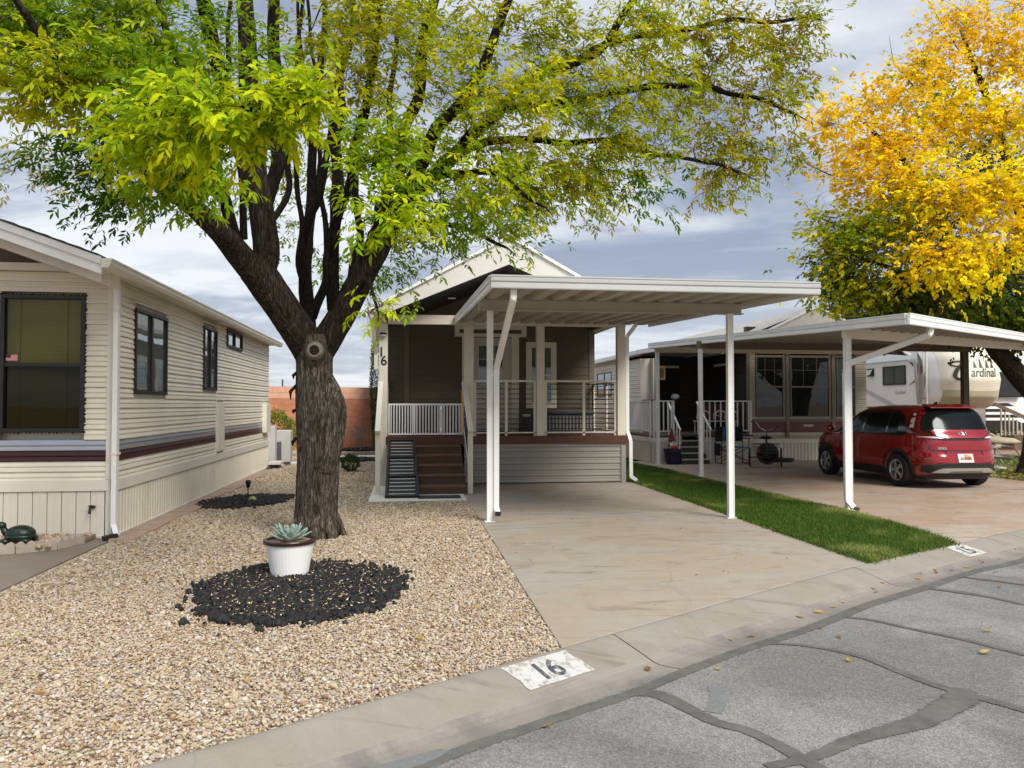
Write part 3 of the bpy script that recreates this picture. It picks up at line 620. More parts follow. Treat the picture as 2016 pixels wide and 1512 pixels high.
def scatter(poly, dens, x0, x1, y0, y1):
    n = int(dens * (x1 - x0) * (y1 - y0)); x = rng.uniform(x0, x1, n); y = rng.uniform(y0, y1, n); k = inpoly(x, y, poly)
    for i in range(len(LAVA)): k &= ~in_lava(x, y, i, -0.05)
    k &= (x + 1.08) ** 2 + (y - 9.7) ** 2 > 0.29 ** 2
    return x[k], y[k]
YARD = front(-3.455, 1.01, 12, 0.0) + [(1.01, 12.89), (-0.63, 12.89), (-0.63, 15.4), (-0.5, 15.4), (-0.5, 25.0), (-5.5, 24.4), (-3.3, 21)]
x, y = scatter(YARD, 3900, -3.5, 1.05, 2.2, 7.2); x1_, y1_ = scatter(YARD, 2300, -3.5, 1.05, 7.2, 11.5); x2_, y2_ = scatter(YARD, 1300, -3.5, 1.05, 11.5, 17.0); x3_, y3_ = scatter(YARD, 600, -3.7, 0.0, 17.0, 25.0)
X_ = np.concatenate([x, x1_, x2_, x3_]); Y_ = np.concatenate([y, y1_, y2_, y3_])
sz = np.concatenate([rng.lognormal(math.log(.0089), .30, len(x)), rng.lognormal(math.log(.0112), .26, len(x1_)), rng.lognormal(math.log(.014), .25, len(x2_)), rng.lognormal(math.log(.019), .25, len(x3_))])
pebbles('gravel', np.column_stack([X_, Y_]), -0.008 + rng.uniform(0, 1, len(X_)) ** 2 * 0.012, np.clip(sz, .005, .03), 'loose beige and pinkish pebbles of the gravel yard')

# black lava rock beds (joined rocks: nobody could count them) with pale leaf litter
ICO = bmesh.new(); bmesh.ops.create_icosphere(ICO, subdivisions=2, radius=1); IV = np.array([v.co[:] for v in ICO.verts]); IF = np.array([[v.index for v in f.verts] for f in ICO.faces]); ICO.free()
ROCKS = []
for k in range(10):
    V = IV.copy()
    for i in range(len(V)): V[i] *= 1 + 0.42 * noise.noise(Vector(V[i] * 1.3) + Vector((k * 9.1, 0, 0))) + 0.16 * noise.noise(Vector(V[i] * 3.5) + Vector((k * 5, 3, 0)))
    ROCKS.append(V)
def rand_rot(n, r):
    q = r.normal(size=(n, 4)); q /= np.linalg.norm(q, axis=1)[:, None]; a, b, c, d = q.T
    return np.stack([np.stack([1 - 2 * (c * c + d * d), 2 * (b * c - a * d), 2 * (b * d + a * c)], -1), np.stack([2 * (b * c + a * d), 1 - 2 * (b * b + d * d), 2 * (c * d - a * b)], -1), np.stack([2 * (b * d - a * c), 2 * (c * d + a * b), 1 - 2 * (b * b + c * c)], -1)], 1)
def rock_mesh(name, xy, z, size, mt, label, tint, kind='stuff'):
    n = len(xy); Rm = rand_rot(n, rng); Vs = np.stack([ROCKS[i % 10] for i in rng.integers(0, 10, n)]) * size[:, None, None] * np.array([1, .85, .68])
    Vs = np.einsum('nij,nkj->nki', Rm, Vs) + np.column_stack([xy, z])[:, None, :]
    F = (IF[None] + (np.arange(n) * len(IV))[:, None, None]).reshape(-1, 3)
    return tag(np_mesh(name, Vs.reshape(-1, 3), F, mt, None, kind, np.repeat(tint, len(IV), 0)), label)
LBL = ['bed of black lava rock around the white agave pot', 'black lava rock patch with a solar light beside the left home', 'black lava rock band behind the round shrub', 'black lava rock bed under the dry shrub by the wall']
for i, (n, s_) in enumerate([(4000, .0205), (1200, .024), (420, .045), (500, .045)]):
    cx, cy, a, b, r = LAVA[i]; x = rng.uniform(cx - 1.5, cx + 1.5, n * 6); y = rng.uniform(cy - 1.6, cy + 1.6, n * 6); k = in_lava(x, y, i, 0.0, .05); x = x[k][:n]; y = y[k][:n]
    k = (x + 1.08) ** 2 + (y - 9.7) ** 2 > 0.3 ** 2; x = x[k]; y = y[k]
    # strays at the rim
    th = rng.uniform(0, 6.28, 70 if i == 0 else 20); rr = 1 + rng.exponential(.05, len(th)); sx = cx + a * rr * np.cos(th); sy = cy + b * rr * np.sin(th)
    x = np.concatenate([x, sx]); y = np.concatenate([y, sy]); dr = np.hypot((x - cx) / a, (y - cy) / b)
    zz = {3: 0.11}.get(i, 0.0) + rng.uniform(0, .020, len(x)) + 0.022 * np.clip(1 - dr, 0, 1); ti = rng.uniform(.5, 1.5, (len(x), 1)) * np.array([[1, .97, .95]]); ti[rng.uniform(size=len(x)) < .08] *= 2.6
    rock_mesh('lava_rock', np.column_stack([x, y]), zz, np.clip(rng.lognormal(math.log(s_), .28, len(x)), .012, .06), M_['lava'], LBL[i], ti)
def flakes(name, X, Y, Z, L, W, mt, label, tint, curl=.4, kind='stuff'):
    n = len(X); th = rng.uniform(0, 6.28, n); d = np.stack([np.cos(th), np.sin(th), rng.normal(0, .25, n)], -1); s_ = np.stack([-np.sin(th), np.cos(th), rng.normal(0, .3, n)], -1)
    c = np.stack([X, Y, Z], -1); up = np.array([0, 0, 1.0]); P = []
    for t, w in ((-1, 0), (-.3, 1), (.4, .8), (1, 0)):
        for sgn in ((0,) if w == 0 else (-1, 1)): P.append(c + d * (t * L / 2)[:, None] + s_ * (sgn * w * W / 2)[:, None] + up * (abs(t) ** 2 * curl * L * .5 + (.15 * W if sgn else 0))[:, None])
    V = np.stack(P, 1); base = (np.arange(n) * 6)[:, None]
    F = np.concatenate([base + np.array([[0, 1, 2]]), base + np.array([[1, 3, 2]]), base + np.array([[2, 3, 4]]), base + np.array([[3, 5, 4]])]); 
    return tag(np_mesh(name, V.reshape(-1, 3), F, mt, None, kind, np.repeat(tint, 6, 0)), label)
cx, cy, a, b, r = LAVA[0]; x = rng.uniform(cx - 1.1, cx + 1.1, 1500); y = rng.uniform(cy - 1.3, cy + 1.3, 1500); k = in_lava(x, y, 0, -.08); x = x[k]; y = y[k]; n = len(x)
flakes('leaf_litter', x, y, 0.036 + rng.uniform(0, .022, n), rng.uniform(.012, .045, n), rng.uniform(.004, .012, n), M_['litter'], 'pale dry leaf litter scattered over the black lava rock', rng.uniform(.6, 1.15, (n, 1)) * np.array([[1, .95, .9]]))
n = 900; x = rng.uniform(-3.3, 1, n); y = 3 + rng.uniform(0, 1, n) ** 1.4 * 18; k = inpoly(x, y, YARD); x = x[k]; y = y[k]; n = len(x)
flakes('leaf_litter', x, y, np.full(n, .014) + rng.uniform(0, .008, n), rng.uniform(.02, .055, n), rng.uniform(.006, .02, n), M_['leaf'], 'small yellow and tan leaves dropped on the gravel', np.array([[.50, .34, .08]]) * rng.uniform(.5, 1.2, (n, 1)) + rng.uniform(0, .05, (n, 3)))
n = 420; x = rng.uniform(1.1, 12.5, n); y = rng.uniform(5, 15, n); k = np.array([(1.05 < a_ < 4.6 and b_ > y_path(a_)) or (a_ > 6.6 and b_ > y_path(a_)) for a_, b_ in zip(x, y)]); x = x[k]; y = y[k]; n = len(x)
flakes('leaf_litter', x, y, np.full(n, .004), rng.uniform(.012, .035, n), rng.uniform(.005, .016, n), M_['leaf'], 'tiny brown leaf crumbs scattered on the driveways', np.array([[.20, .13, .07]]) * rng.uniform(.4, 1.6, (n, 1)))
# tiny bits along grass edge
n = 260; y = rng.uniform(7.5, 15, n); x = 4.66 + rng.normal(0, .05, n); flakes('leaf_litter', x, y, np.full(n, .012), rng.uniform(.015, .05, n), rng.uniform(.008, .02, n), M_['leaf'], 'dry leaves caught along the lawn edge', np.array([[.42, .30, .16]]) * rng.uniform(.4, 1.3, (n, 1)))

# individually visible fallen leaves
def fallen_leaf(x, y, z, s, rot, col, label, group):
    bm = []; m = MB(); pr = [(-.5, 0), (-.3, .22), (0, .34), (.25, .25), (.5, 0)]
    for i, (t, w) in enumerate(pr):
        zt = .10 * (t * 2) ** 2 + .02
        m.v += [(t * s, w * s * .8, (zt + w * .35) * s), (t * s, 0, zt * s), (t * s, -w * s * .8, (zt + w * .25) * s)]
    for i in range(4): m.f += [(i * 3, i * 3 + 1, i * 3 + 4, i * 3 + 3), (i * 3 + 1, i * 3 + 2, i * 3 + 5, i * 3 + 4)]
    o = m.build('fallen_leaf', None, None, recalc=False); o.location = (x, y, z); o.rotation_euler = (random.uniform(-.2, .2), random.uniform(-.2, .2), rot)
    ca = o.data.color_attributes.new('tint', 'FLOAT_COLOR', 'POINT')
    for d in ca.data: d.color = (*[c * random.uniform(.85, 1.1) for c in col], 1)
    o.data.materials.append(M_['leaf']); return tag(o, label, 'leaf', group)
YEL = (.62, .43, .12); BRN = (.36, .20, .08)
fallen_leaf(3.85, 4.72, z_road(3.85, 4.72) + .008, .11, .5, (.66, .50, .24), 'largest pale curled leaf lying on the grey asphalt', 'fallen leaves')
def gl(s_x, u, sz_, c, lab): 
    p, nn_ = path(s_at_x(s_x)); q = p + nn_ * u; z = z_prof(u) if u < .61 else z_road(q.x, q.y) + .004
    fallen_leaf(q.x, q.y, z + .004, sz_, random.uniform(0, 6), c, lab, 'fallen leaves')
for sx_ in (1.3, 2.1, 2.25, 2.9, 3.1, 3.32, 3.5, 4.0, 4.08, 4.3, 4.75, 4.95, 5.12, 5.2, 5.35, 5.6, 5.95, 6.05, 6.3, 6.6, 6.9): gl(sx_, random.uniform(.34, .50), random.uniform(.05, .085), *random.choice([(YEL, 'small yellow leaf lying in the gutter'), (YEL, 'small yellow leaf lying in the gutter'), (BRN, 'small brown leaf lying in the gutter'), ((.55, .42, .2), 'small tan leaf lying in the gutter')]))
for sx_, u in ((.35, .72), (1.55, .78), (2.6, .95), (2.7, .75), (5.5, .8), (3.4, 1.6), (2.2, 1.25), (4.9, 1.1)): gl(sx_, u, random.uniform(.04, .07), random.choice([YEL, BRN]), 'small dry leaf lying on the asphalt')
for x, y in ((.55, 6.05), (-1.65, 5.1), (.10, 5.3), (.62, 5.75), (-2.0, 4.6)): fallen_leaf(x, y, .012, .07, random.uniform(0, 6), (.62, .36, .05), 'yellow leaf lying on the pale gravel', 'fallen leaves')

# ------------------------------------------------------------------ lawns
def lawn(name, x, y, label, h=(.035, .085), yfun=None, z0=-.015):
    n = len(x); th = rng.uniform(0, 6.28, n); H = rng.uniform(*h, n); W = rng.uniform(.003, .006, n); ln = rng.normal(0, .35, (n, 2)) * H[:, None]
    sx, sy = np.cos(th) * W, np.sin(th) * W; z = np.full(n, z0)
    V = np.stack([np.stack([x - sx, y - sy, z], -1), np.stack([x + sx, y + sy, z], -1), np.stack([x - sx * .8 + ln[:, 0] * .4, y - sy * .8 + ln[:, 1] * .4, z + H * .6], -1), np.stack([x + sx * .8 + ln[:, 0] * .4, y + sy * .8 + ln[:, 1] * .4, z + H * .6], -1), np.stack([x + ln[:, 0], y + ln[:, 1], z + H], -1)], 1)
    b = (np.arange(n) * 5)[:, None]; F = np.concatenate([b + [[0, 1, 3]], b + [[0, 3, 2]], b + [[2, 3, 4]]])
    pat = np.array([noise.noise(Vector((a * 1.1, c * .8, 0))) + .6 * noise.noise(Vector((a * 3.1, c * 3, 4))) for a, c in zip(x, y)])
    dry = np.clip((pat + (yfun(x, y) if yfun is not None else 0)) * 1.6 - .15, 0, 1)[:, None] * rng.uniform(.3, 1, (n, 1))
    c = np.array([[.088, .155, .024]]) * rng.uniform(.55, 1.5, (n, 1)) * (1 - dry) + np.array([[.42, .44, .13]]) * dry * rng.uniform(.7, 1.2, (n, 1))
    return tag(np_mesh(name, V.reshape(-1, 3), F, M_['grass_blade'], None, 'stuff', np.repeat(c, 5, 0)), label)
LAWN = front(4.62, 6.28, 6, -.02) + [(a + .04, b) for a, b in GR[1:]] + [(4.5, 23), (4.5, 15.53), (4.62, 15.5)]
n = 190000; x = rng.uniform(4.5, 6.7, n); y = 7 + 16 * rng.uniform(0, 1, n) ** 1.5; k = inpoly(x + rng.normal(0, .022, n), y + rng.normal(0, .03, n), LAWN); x = x[k]; y = y[k]
edge_x = np.interp(y, [p[1] for p in GR], [p[0] for p in GR])
lawn('grass', x, y, 'green grass of the narrow strip between the driveways, yellowing at its right edge', yfun=lambda a, c: .75 * np.clip(1 - (edge_x - a) / .45, -.3, 1) * ((c > 9) & (c < 14.5)) - .1 + .3 * np.exp(-((a - 4.75) / .15) ** 2))
n = 30000; x = rng.uniform(12.85, 19, n); y = rng.uniform(14.3, 22, n); lawn('grass', x, y, 'shaded lawn strewn with leaves beyond the red car', z0=-.01)
n = 700; x = rng.uniform(12.6, 17, n); y = 14.1 + rng.exponential(2.0, n); flakes('leaf_litter', x, y, np.full(n, .05), rng.uniform(.06, .12, n), rng.uniform(.04, .08, n), M_['leaf'], 'yellow leaves strewn under the yellow tree', np.array([[.60, .50, .14]]) * rng.uniform(.5, 1.2, (n, 1)))

# ------------------------------------------------------------------ building helpers
class Fr:
    """wall frame: u along the wall, w outwards, z up"""
    def __init__(s, o, d, n): s.o = Vector((*o, 0)); s.d = Vector((*d, 0)).normalized(); s.n = Vector((*n, 0)).normalized()
    def p(s, u, w, z): q = s.o + s.d * u + s.n * w; return (q.x, q.y, z)
def fbox(m, fr, u0, u1, w0, w1, z0, z1):
    vs = [fr.p(u, w, z) for z in (z0, z1) for w in (w0, w1) for u in (u0, u1)]
    return m.add(vs, [(0, 2, 3, 1), (4, 5, 7, 6), (0, 1, 5, 4), (2, 6, 7, 3), (0, 4, 6, 2), (1, 3, 7, 5)])
def FB(name, mt, parent, fr, u0, u1, w0, w1, z0, z1, bevel=0, **k): return fbox(MB(), fr, u0, u1, w0, w1, z0, z1).build(name, mt, parent, bevel=bevel, **k)
def lap_board(parent, fr, u0, u1, z0, z1, prof, mt, name='siding_board'):
    pts = [(w, z0 + (z1 - z0) * t) for w, t in prof]; m = MB()
    m.extrude([fr.p(u0, w, z) for w, z in pts], tuple(fr.d * (u1 - u0))); return m.build(name, mt, parent)
def lapwall(parent, fr, u0, u1, z0, z1, course, prof, mtf, holes=(), seams=()):
    z = z0; k = 0
    while z < z1 - 0.01:
        zt = min(z + course, z1); iv = [(u0, u1)]
        for s in seams: iv = [q for a, b in iv for q in (((a, s - .004), (s + .004, b)) if a < s < b else ((a, b),))]
        for a, b, c, d in holes:
            if zt > c and z < d:
                nv = []
                for p, q in iv:
                    if b <= p or a >= q: nv.append((p, q)); continue
                    if a > p: nv.append((p, a))
                    if b < q: nv.append((b, q))
                iv = nv
        for p, q in iv:
            if q - p > .02: lap_board(parent, fr, p, q, z, zt, prof, mtf(z))
        z += course; k += 1
METAL = [(0, 0), (.020, .0), (.024, .06), (.020, .36), (.010, .42), (.018, .46), (.020, .52), (.012, .92), (0, 1.0)]
METAL = [(-.004, 0.0), (.024, .0), (.027, .08), (.020, .38), (.011, .44), (.011, .47), (.022, .50), (.022, .60), (.006, .98), (-.004, 1.0)]
HARDIE = [(-.004, 0), (.018, 0), (.018, .04), (.006, 1.0), (-.004, 1.0)]
def window(parent, fr, u0, u1, z0, z1, fw=.05, out=.035, cols=1, rows=1, fm='black_frame', gm='glass_side', mull=.03, name='window', recess=.012, trim=None, tw=.09):
    f = MB(); fbox(f, fr, u0, u1, -.02, out, z0, z0 + fw); fbox(f, fr, u0, u1, -.02, out, z1 - fw, z1); fbox(f, fr, u0, u0 + fw, -.02, out - .002, z0 + fw, z1 - fw); fbox(f, fr, u1 - fw, u1, -.02, out - .002, z0 + fw, z1 - fw)
    W = (u1 - u0 - 2 * fw); H_ = (z1 - z0 - 2 * fw)
    for c in range(1, cols): x = u0 + fw + W * c / cols; fbox(f, fr, x - mull / 2, x + mull / 2, -.02, out - .006, z0 + fw, z1 - fw)
    for r in range(1, rows): z = z0 + fw + H_ * r / rows; fbox(f, fr, u0 + fw, u1 - fw, -.02, out - .008, z - mull / 2, z + mull / 2)
    o = f.build(name, M_[fm], parent, bevel=.003)
    for c in range(cols):
        for r in range(rows):
            a = u0 + fw + W * c / cols; b = u0 + fw + W * (c + 1) / cols; d = z0 + fw + H_ * r / rows; e = z0 + fw + H_ * (r + 1) / rows
            w = recess + (.006 if (c + r) % 2 else 0); FB('pane', M_[gm], o, fr, a, b, w - .004, w, d, e)
    if trim:
        t = MB(); fbox(t, fr, u0 - tw, u1 + tw, 0, .028, z1, z1 + tw); fbox(t, fr, u0 - tw, u1 + tw, 0, .028, z0 - tw, z0); fbox(t, fr, u0 - tw, u0, 0, .026, z0, z1); fbox(t, fr, u1, u1 + tw, 0, .026, z0, z1)
        t.build('window_trim', M_[trim], o, bevel=.004)
    return o
def rib_panel(m, fr, u0, u1, z0, z1, w=.012, rib=.018):
    """vertical skirt board with a groove on its left side"""
    fbox(m, fr, u0 + .006, u1 - .004, 0, w, z0, z1); fbox(m, fr, u0 + .03, u0 + .05, w, w + .006, z0, z1)

# ------------------------------------------------------------------ block wall
WA = Vector((-4.7, 25.55)); WB = Vector((-0.4, 27.55)); wd_ = (WB - WA).normalized()
bw = empty('block_wall', (-2.5, 26.5, 0), 'terracotta block wall behind the gravel yard', 'wall')
fw_ = Fr(WA, wd_, (wd_.y, -wd_.x)); LW = (WB - WA).length
m = MB(); fbox(m, fw_, -9, LW + 16, -.19, -.008, -.1, 2.20); m.build('wall_core', M_['mortar'], bw)
m = MB(); fbox(m, fw_, -9, LW + 16, -.20, .004, 2.215, 2.235)
row = 0; z = 0.0
def tinted(o, c):
    a = o.data.color_attributes.new('tint', 'FLOAT_COLOR', 'POINT')
    for d in a.data: d.color = (*c, 1)
    return o
while z < 1.80:
    u = -(row % 2) * .2
    while u < LW:
        o = FB('block', M_['block'], bw, fw_, u + .005, u + .395, -.12, random.uniform(-.002, .003), z + .005, z + .195, bevel=0)
        v = random.uniform(.85, 1.12); tinted(o, (v, v * random.uniform(.94, 1.05), v * random.uniform(.9, 1.05))); u += .4
    z += .2; row += 1
for k in range(2):
    u = -.15 - .2 * k
    while u < LW:
        FB('cap_block', M_['block_top'], bw, fw_, u + .003, u + .397, -.12, .006, 1.805 + .2 * k + .003, 2.0 + .2 * k); u += .4

# ------------------------------------------------------------------ left home
LX, LY = -3.5, 9.9
lh = empty('mobile_home', (-5.5, 15, 0), 'cream mobile home with maroon stripe and ribbed skirting at the left edge', 'house')
fS = Fr((LX, LY), (0, 1), (1, 0)); fF = Fr((LX, LY), (-1, 0), (0, -1)); SL = 10.4
box('wall_core', M_['cream_trim'], lh, -8.6, LX - .012, LY + .12, LY + SL, 0.0, 3.16)
def lmat(z):
    if .90 <= z < 1.0: return M_['maroon_stripe']
    if 1.0 <= z < 1.1: return M_['silver_stripe']
    return M_['cream_siding']
WINS = [(.57, 1.90, 1.74, 2.86), (3.96, 4.88, 1.86, 2.97), (5.70, 7.08, 2.74, 3.09)]
lapwall(lh, fS, .06, SL, .67, 3.14, .127, METAL, lmat, holes=WINS + [(4.96, 5.50, .73, 1.65)], seams=[4.92])
lapwall(lh, fF, .06, 5.0, .67, 3.20, .127, METAL, lmat, holes=[(.34, 1.29, 1.27, 2.92)])
# below the belt: plain fascia, then skirting boards
for a, b in ((.0, 2.2), (2.21, 6.2), (6.21, SL)): FB('belt_trim', M_['cream_trim'], lh, fS, a, b, -.01, .034, .565, .70, bevel=.004)
for a, b in ((.03, 1.30), (1.31, 5.0)): FB('belt_trim', M_['cream_trim'], lh, fF, a, b, -.01, .034, .565, .70, bevel=.004)
u = 0.10
while u < 4.9:
    m = MB(); fbox(m, fF, u + .004, u + .158, -.006, .010, .0, .563); fbox(m, fF, u + .075, u + .09, .010, .014, .0, .563); m.build('skirt_board', M_['skirt_cream'], lh, bevel=.002); u += .162
u = .05
while u < SL - .05:
    m = MB(); fbox(m, fS, u + .003, u + .10, -.006, .010, .03, .563); fbox(m, fS, u + .035, u + .06, .010, .02, .03, .563); m.build('skirt_board', M_['skirt_cream'], lh); u += .106
FB('skirt_track', M_['skirt_cream'], lh, fS, 0, SL, .0, .03, .0, .03)
FB('skirt_track', M_['skirt_cream'], lh, fF, 0.02, 5, .0, .03, .0, .025)
m = MB(); fbox(m, fF, -.02, .085, -.01, .038, .701, 3.14); fbox(m, fS, -.038, .055, -.01, .036, .701, 3.14); m.build('corner_trim', M_['cream_trim'], lh, bevel=.004)
m = MB(); fbox(m, fF, -.02, .085, -.01, .03, 0, .563); m.build('corner_trim', M_['skirt_cream'], lh, bevel=.004)
FB('seam_strip', M_['cream_trim'], lh, fS, 4.905, 4.935, .0, .034, .62, 3.14)
o = FB('access_panel', M_['cream_trim'], lh, fS, 4.97, 5.49, .0, .05, .735, 1.65, bevel=.006)
FB('meter_cover', M_['cream_trim'], lh, fS, 9.55, 10.1, .0, .12, .92, 1.62, bevel=.008)
for i, w in enumerate(WINS):
    window(lh, fS, *w[:2], w[2], w[3], fw=.045, out=.05, cols=2, rows=1, gm='glass_side', mull=.06 if i < 2 else .03)
    if i < 2: FB('drip_cap', M_['cream_trim'], lh, fS, w[0] - .12, w[1] + .03, .0, .075, w[3] + .05, w[3] + .07, bevel=.002)
# front window: double sash, tinted glass over mini blinds, rough sealant round the frame
wf = MB(); u0, u1, z0, z1 = .34, 1.29, 1.27, 2.92
for a, b, c, d in ((u0, u1, z0, z0 + .05), (u0, u1, z1 - .05, z1), (u0, u0 + .05, z0 + .05, z1 - .05), (u1 - .05, u1, z0 + .05, z1 - .05)): fbox(wf, fF, a, b, -.08, .045, c, d)
fbox(wf, fF, u0 + .05, u1 - .05, -.05, .03, 2.055, 2.10)
wf_o = wf.build('window', M_['black_frame'], lh, bevel=.004)
m = MB()
for k in range(120):
    t = k / 120 * 2 * ((u1 - u0) + (z1 - z0)); 
    for L_, f_ in (((u1 - u0), lambda q: (u0 + q, z0)), ((z1 - z0), lambda q: (u1, z0 + q)), ((u1 - u0), lambda q: (u1 - q, z1)), ((z1 - z0), lambda q: (u0, z1 - q))):
        if t < L_: a, c = f_(t); break
        t -= L_
    r = random.uniform(.009, .022); P = fF.p(a, .018, c); m.sphere(P, (r, r * .8, r), 6, 4)
m.build('sealant_bead', M_['black_frame'], wf_o, kind='stuff')
FB('pane', M_['glass_tint'], wf_o, fF, u0 + .05, u1 - .05, .004, .008, 2.10, z1 - .05)
FB('pane', M_['glass_screen'], wf_o, fF, u0 + .05, u1 - .05, -.010, -.006, z0 + .05, 2.055)
m = MB(); z = z0 + .06
while z < z1 - .06:
    m.add([fF.p(u0 + .05, -.052, z), fF.p(u1 - .05, -.052, z), fF.p(u1 - .05, -.044, z + .021), fF.p(u0 + .05, -.044, z + .021)], [(0, 1, 2, 3)]); z += .0235
m.build('blind', M_['blind'], wf_o, kind='stuff', recalc=False)
for uu in (u0 + .22, u1 - .20): FB('blind_cord', M_['black_frame'], wf_o, fF, uu, uu + .006, -.042, -.038, z0 + .05, z1 - .05)
FB('room', M_['dark_inside'], wf_o, fF, u0, u1, -.12, -.075, z0, z1)
fl = FB('flag_sticker', M_['flag_white'], lh, fF, u1 - .19, u1 - .06, .012, .014, 2.125, 2.195)
for k in range(7): FB('stripe', M_['flag_red'], fl, fF, u1 - .19, u1 - .06 if k < 4 else u1 - .115, .014, .0155, 2.125 + k * .01, 2.131 + k * .01)
FB('canton', M_['flag_blue'], fl, fF, u1 - .115, u1 - .06, .014, .0158, 2.163, 2.195)
FB('hose_bib', M_['step_brown'], lh, fF, .20, .26, .014, .05, .36, .39)
m = MB(); m.tube([fF.p(.235, .045, .375), fF.p(.235, .09, .365), fF.p(.235, .10, .30)], [.012, .013, .016], 8); m.lathe([(.0, 0), (.032, .002), (.032, .012), (0, .014)], fF.p(.235, .075, .385), 8); m.build('tap', M_['mat_black'], lh)
# gable roof with exposed rafters over the front, gutter on the eave
sl = .352; EX, RY = -3.28, 8.86
def rz(x): return 3.13 + (EX - x) * sl
xr = -6.6
m = MB(); m.extrude([(EX, RY + .04, rz(EX) + .035), (xr, RY + .04, rz(xr) + .035), (xr, RY + .04, rz(xr) + .088), (EX, RY + .04, rz(EX) + .088)], (0, 12.0, 0)); m.extrude([(xr, RY, rz(xr) + .035), (2 * xr - EX, RY, rz(EX) + .035), (2 * xr - EX, RY, rz(EX) + .095), (xr, RY, rz(xr) + .095)], (0, 12.0, 0))
roof = m.build('roof', M_['shingle_edge'], lh)
m = MB()
for k in range(20):     # lifted shingle tabs along the rake
    x = EX - .05 - k * .17; m.extrude([(x, RY - .02, rz(x) + .088), (x - .17, RY - .02, rz(x - .17) + .088), (x - .17, RY - .02, rz(x - .17) + .096), (x, RY - .02, rz(x) + .096 + random.uniform(0, .012))], (0, .4, 0))
m.build('shingle', M_['shingle_edge'], roof, kind='stuff')
for dz0, dz1, dy in ((.00, .085, .0), (-.105, .00, .03)):
    m = MB(); m.extrude([(EX - .02, RY + dy, rz(EX) + dz0), (xr, RY + dy, rz(xr) + dz0), (xr, RY + dy, rz(xr) + dz1), (EX - .02, RY + dy, rz(EX) + dz1)], (0, .03, 0)); m.build('rake_board', M_['white_metal'], lh, bevel=.004)
m = MB(); m.extrude([(EX, RY + .03, rz(EX) + .03), (xr, RY + .03, rz(xr) + .03), (xr, RY + .03, rz(xr) + .034), (EX, RY + .03, rz(EX) + .034)], (0, 1.1, 0)); m.build('soffit', M_['taupe_trim'], lh)
for y in (9.15, 9.42, 9.70):
    m = MB(); m.extrude([(EX - .12, y, rz(EX - .12) - .20), (xr, y, rz(xr) - .20), (xr, y, rz(xr) + .03), (EX - .12, y, rz(EX - .12) + .03)], (0, .045, 0)); m.build('rafter', M_['cream_trim'], lh)
FB('wall_plate', M_['cream_trim'], lh, fF, .03, 5.0, .0, .10, 3.205, 3.29)
m = MB(); m.extrude([(LX - .1, LY - .002, 3.29), (xr, LY - .002, 3.29), (xr, LY - .002, rz(xr)), (LX - .1, LY - .002, rz(LX - .1) - .02)], (0, .04, 0)); m.build('gable_board', M_['taupe_trim'], lh)
g_ = MB()
GP = [(0, 0), (.075, 0), (.095, .035), (.10, .07), (.115, .085), (.115, .10), (.105, .10), (.10, .085), (.08, .04), (.06, .012), (.008, .012), (.008, .10), (0, .10)]
g_.extrude([(EX + a, RY - .04, 3.09 + b) for a, b in GP], (0, 11.7, 0)); g_.extrude([(EX + a, RY - .045, 3.09 + b) for a, b in [(0, 0), (.075, 0), (.095, .035), (.10, .07), (.115, .1), (0, .1)]], (0, .006, 0)); g_.build('gutter', M_['cream_trim'], lh)
box('eave_soffit', M_['cream_trim'], lh, LX - .02, EX, LY - .9, LY + SL + .2, 3.125, 3.14)
m = MB(); m.rtube([(LX + .03, LY - .10, 3.09), (LX + .03, LY - .10, 3.0)], .075, .055, (1, 0, 0)); m.beam((LX + .035, LY - .085, 3.02), (LX + .035, LY - .085, .12), .078, .058, (1, 0, 0)); m.beam((LX + .035, LY - .085, .16), (LX + .10, LY - .16, .04), .078, .056, (1, 0, 0)); m.build('downspout', M_['white_metal'], lh, bevel=.008)
m = MB(); m.beam((LX + .095, LY - .155, .055), (LX - .02, LY - .26, .03), .07, .05); m.build('spout_mouth', M_['black_metal'], lh)
for z in (2.72, 1.0): FB('strap', M_['cream_trim'], lh, fS, -.13, .0, .0, .072, z, z + .03)
MB().tube([(-4.2, 18.2, 3.2), (-4.2, 18.2, 3.62)], .05, 10).build('roof_vent', M_['black_metal'], lh)
# objects beside it
ub = empty('utility_cabinet', (-3.45, 21.0, 0), 'tall pale utility cabinet at the back corner of the cream home', 'utility box')
box('cabinet', M_['utility_white'], ub, -3.72, -3.36, 20.55, 20.85, .12, 1.05, bevel=.01); MB().lathe([(0, 0), (.09, 0), (.09, .05), (0, .06)], (0, 0, 0), 16, Matrix.Rotation(R(90), 3, 'Y')).build('meter_dial', M_['beige_box'], ub).location += Vector((.13, -.15, .8)) + Vector((-.02, 0, 0))
box('base', M_['grey_box'], ub, -3.7, -3.38, 20.57, 20.83, 0, .12)
ub2 = empty('air_conditioner', (-3.2, 21.4, 0), 'white air conditioner unit beside the utility cabinet', 'air conditioner')
box('casing', M_['utility_white'], ub2, -3.52, -3.05, 21.1, 21.5, .08, .92, bevel=.015); box('grille', M_['ac_fin'], ub2, -3.40, -3.28, 21.085, 21.1, .14, .62); box('base', M_['grey_box'], ub2, -3.5, -3.1, 21.12, 21.48, 0, .08)
st = empty('step_block', (-3.2, 20.3, 0), 'small grey step slab at the back corner of the cream home', 'step'); box('slab', M_['pad_white'], st, -3.42, -3.12, 19.95, 20.45, .10, .16); box('foot', M_['black_metal'], st, -3.38, -3.18, 20.0, 20.4, 0, .10)
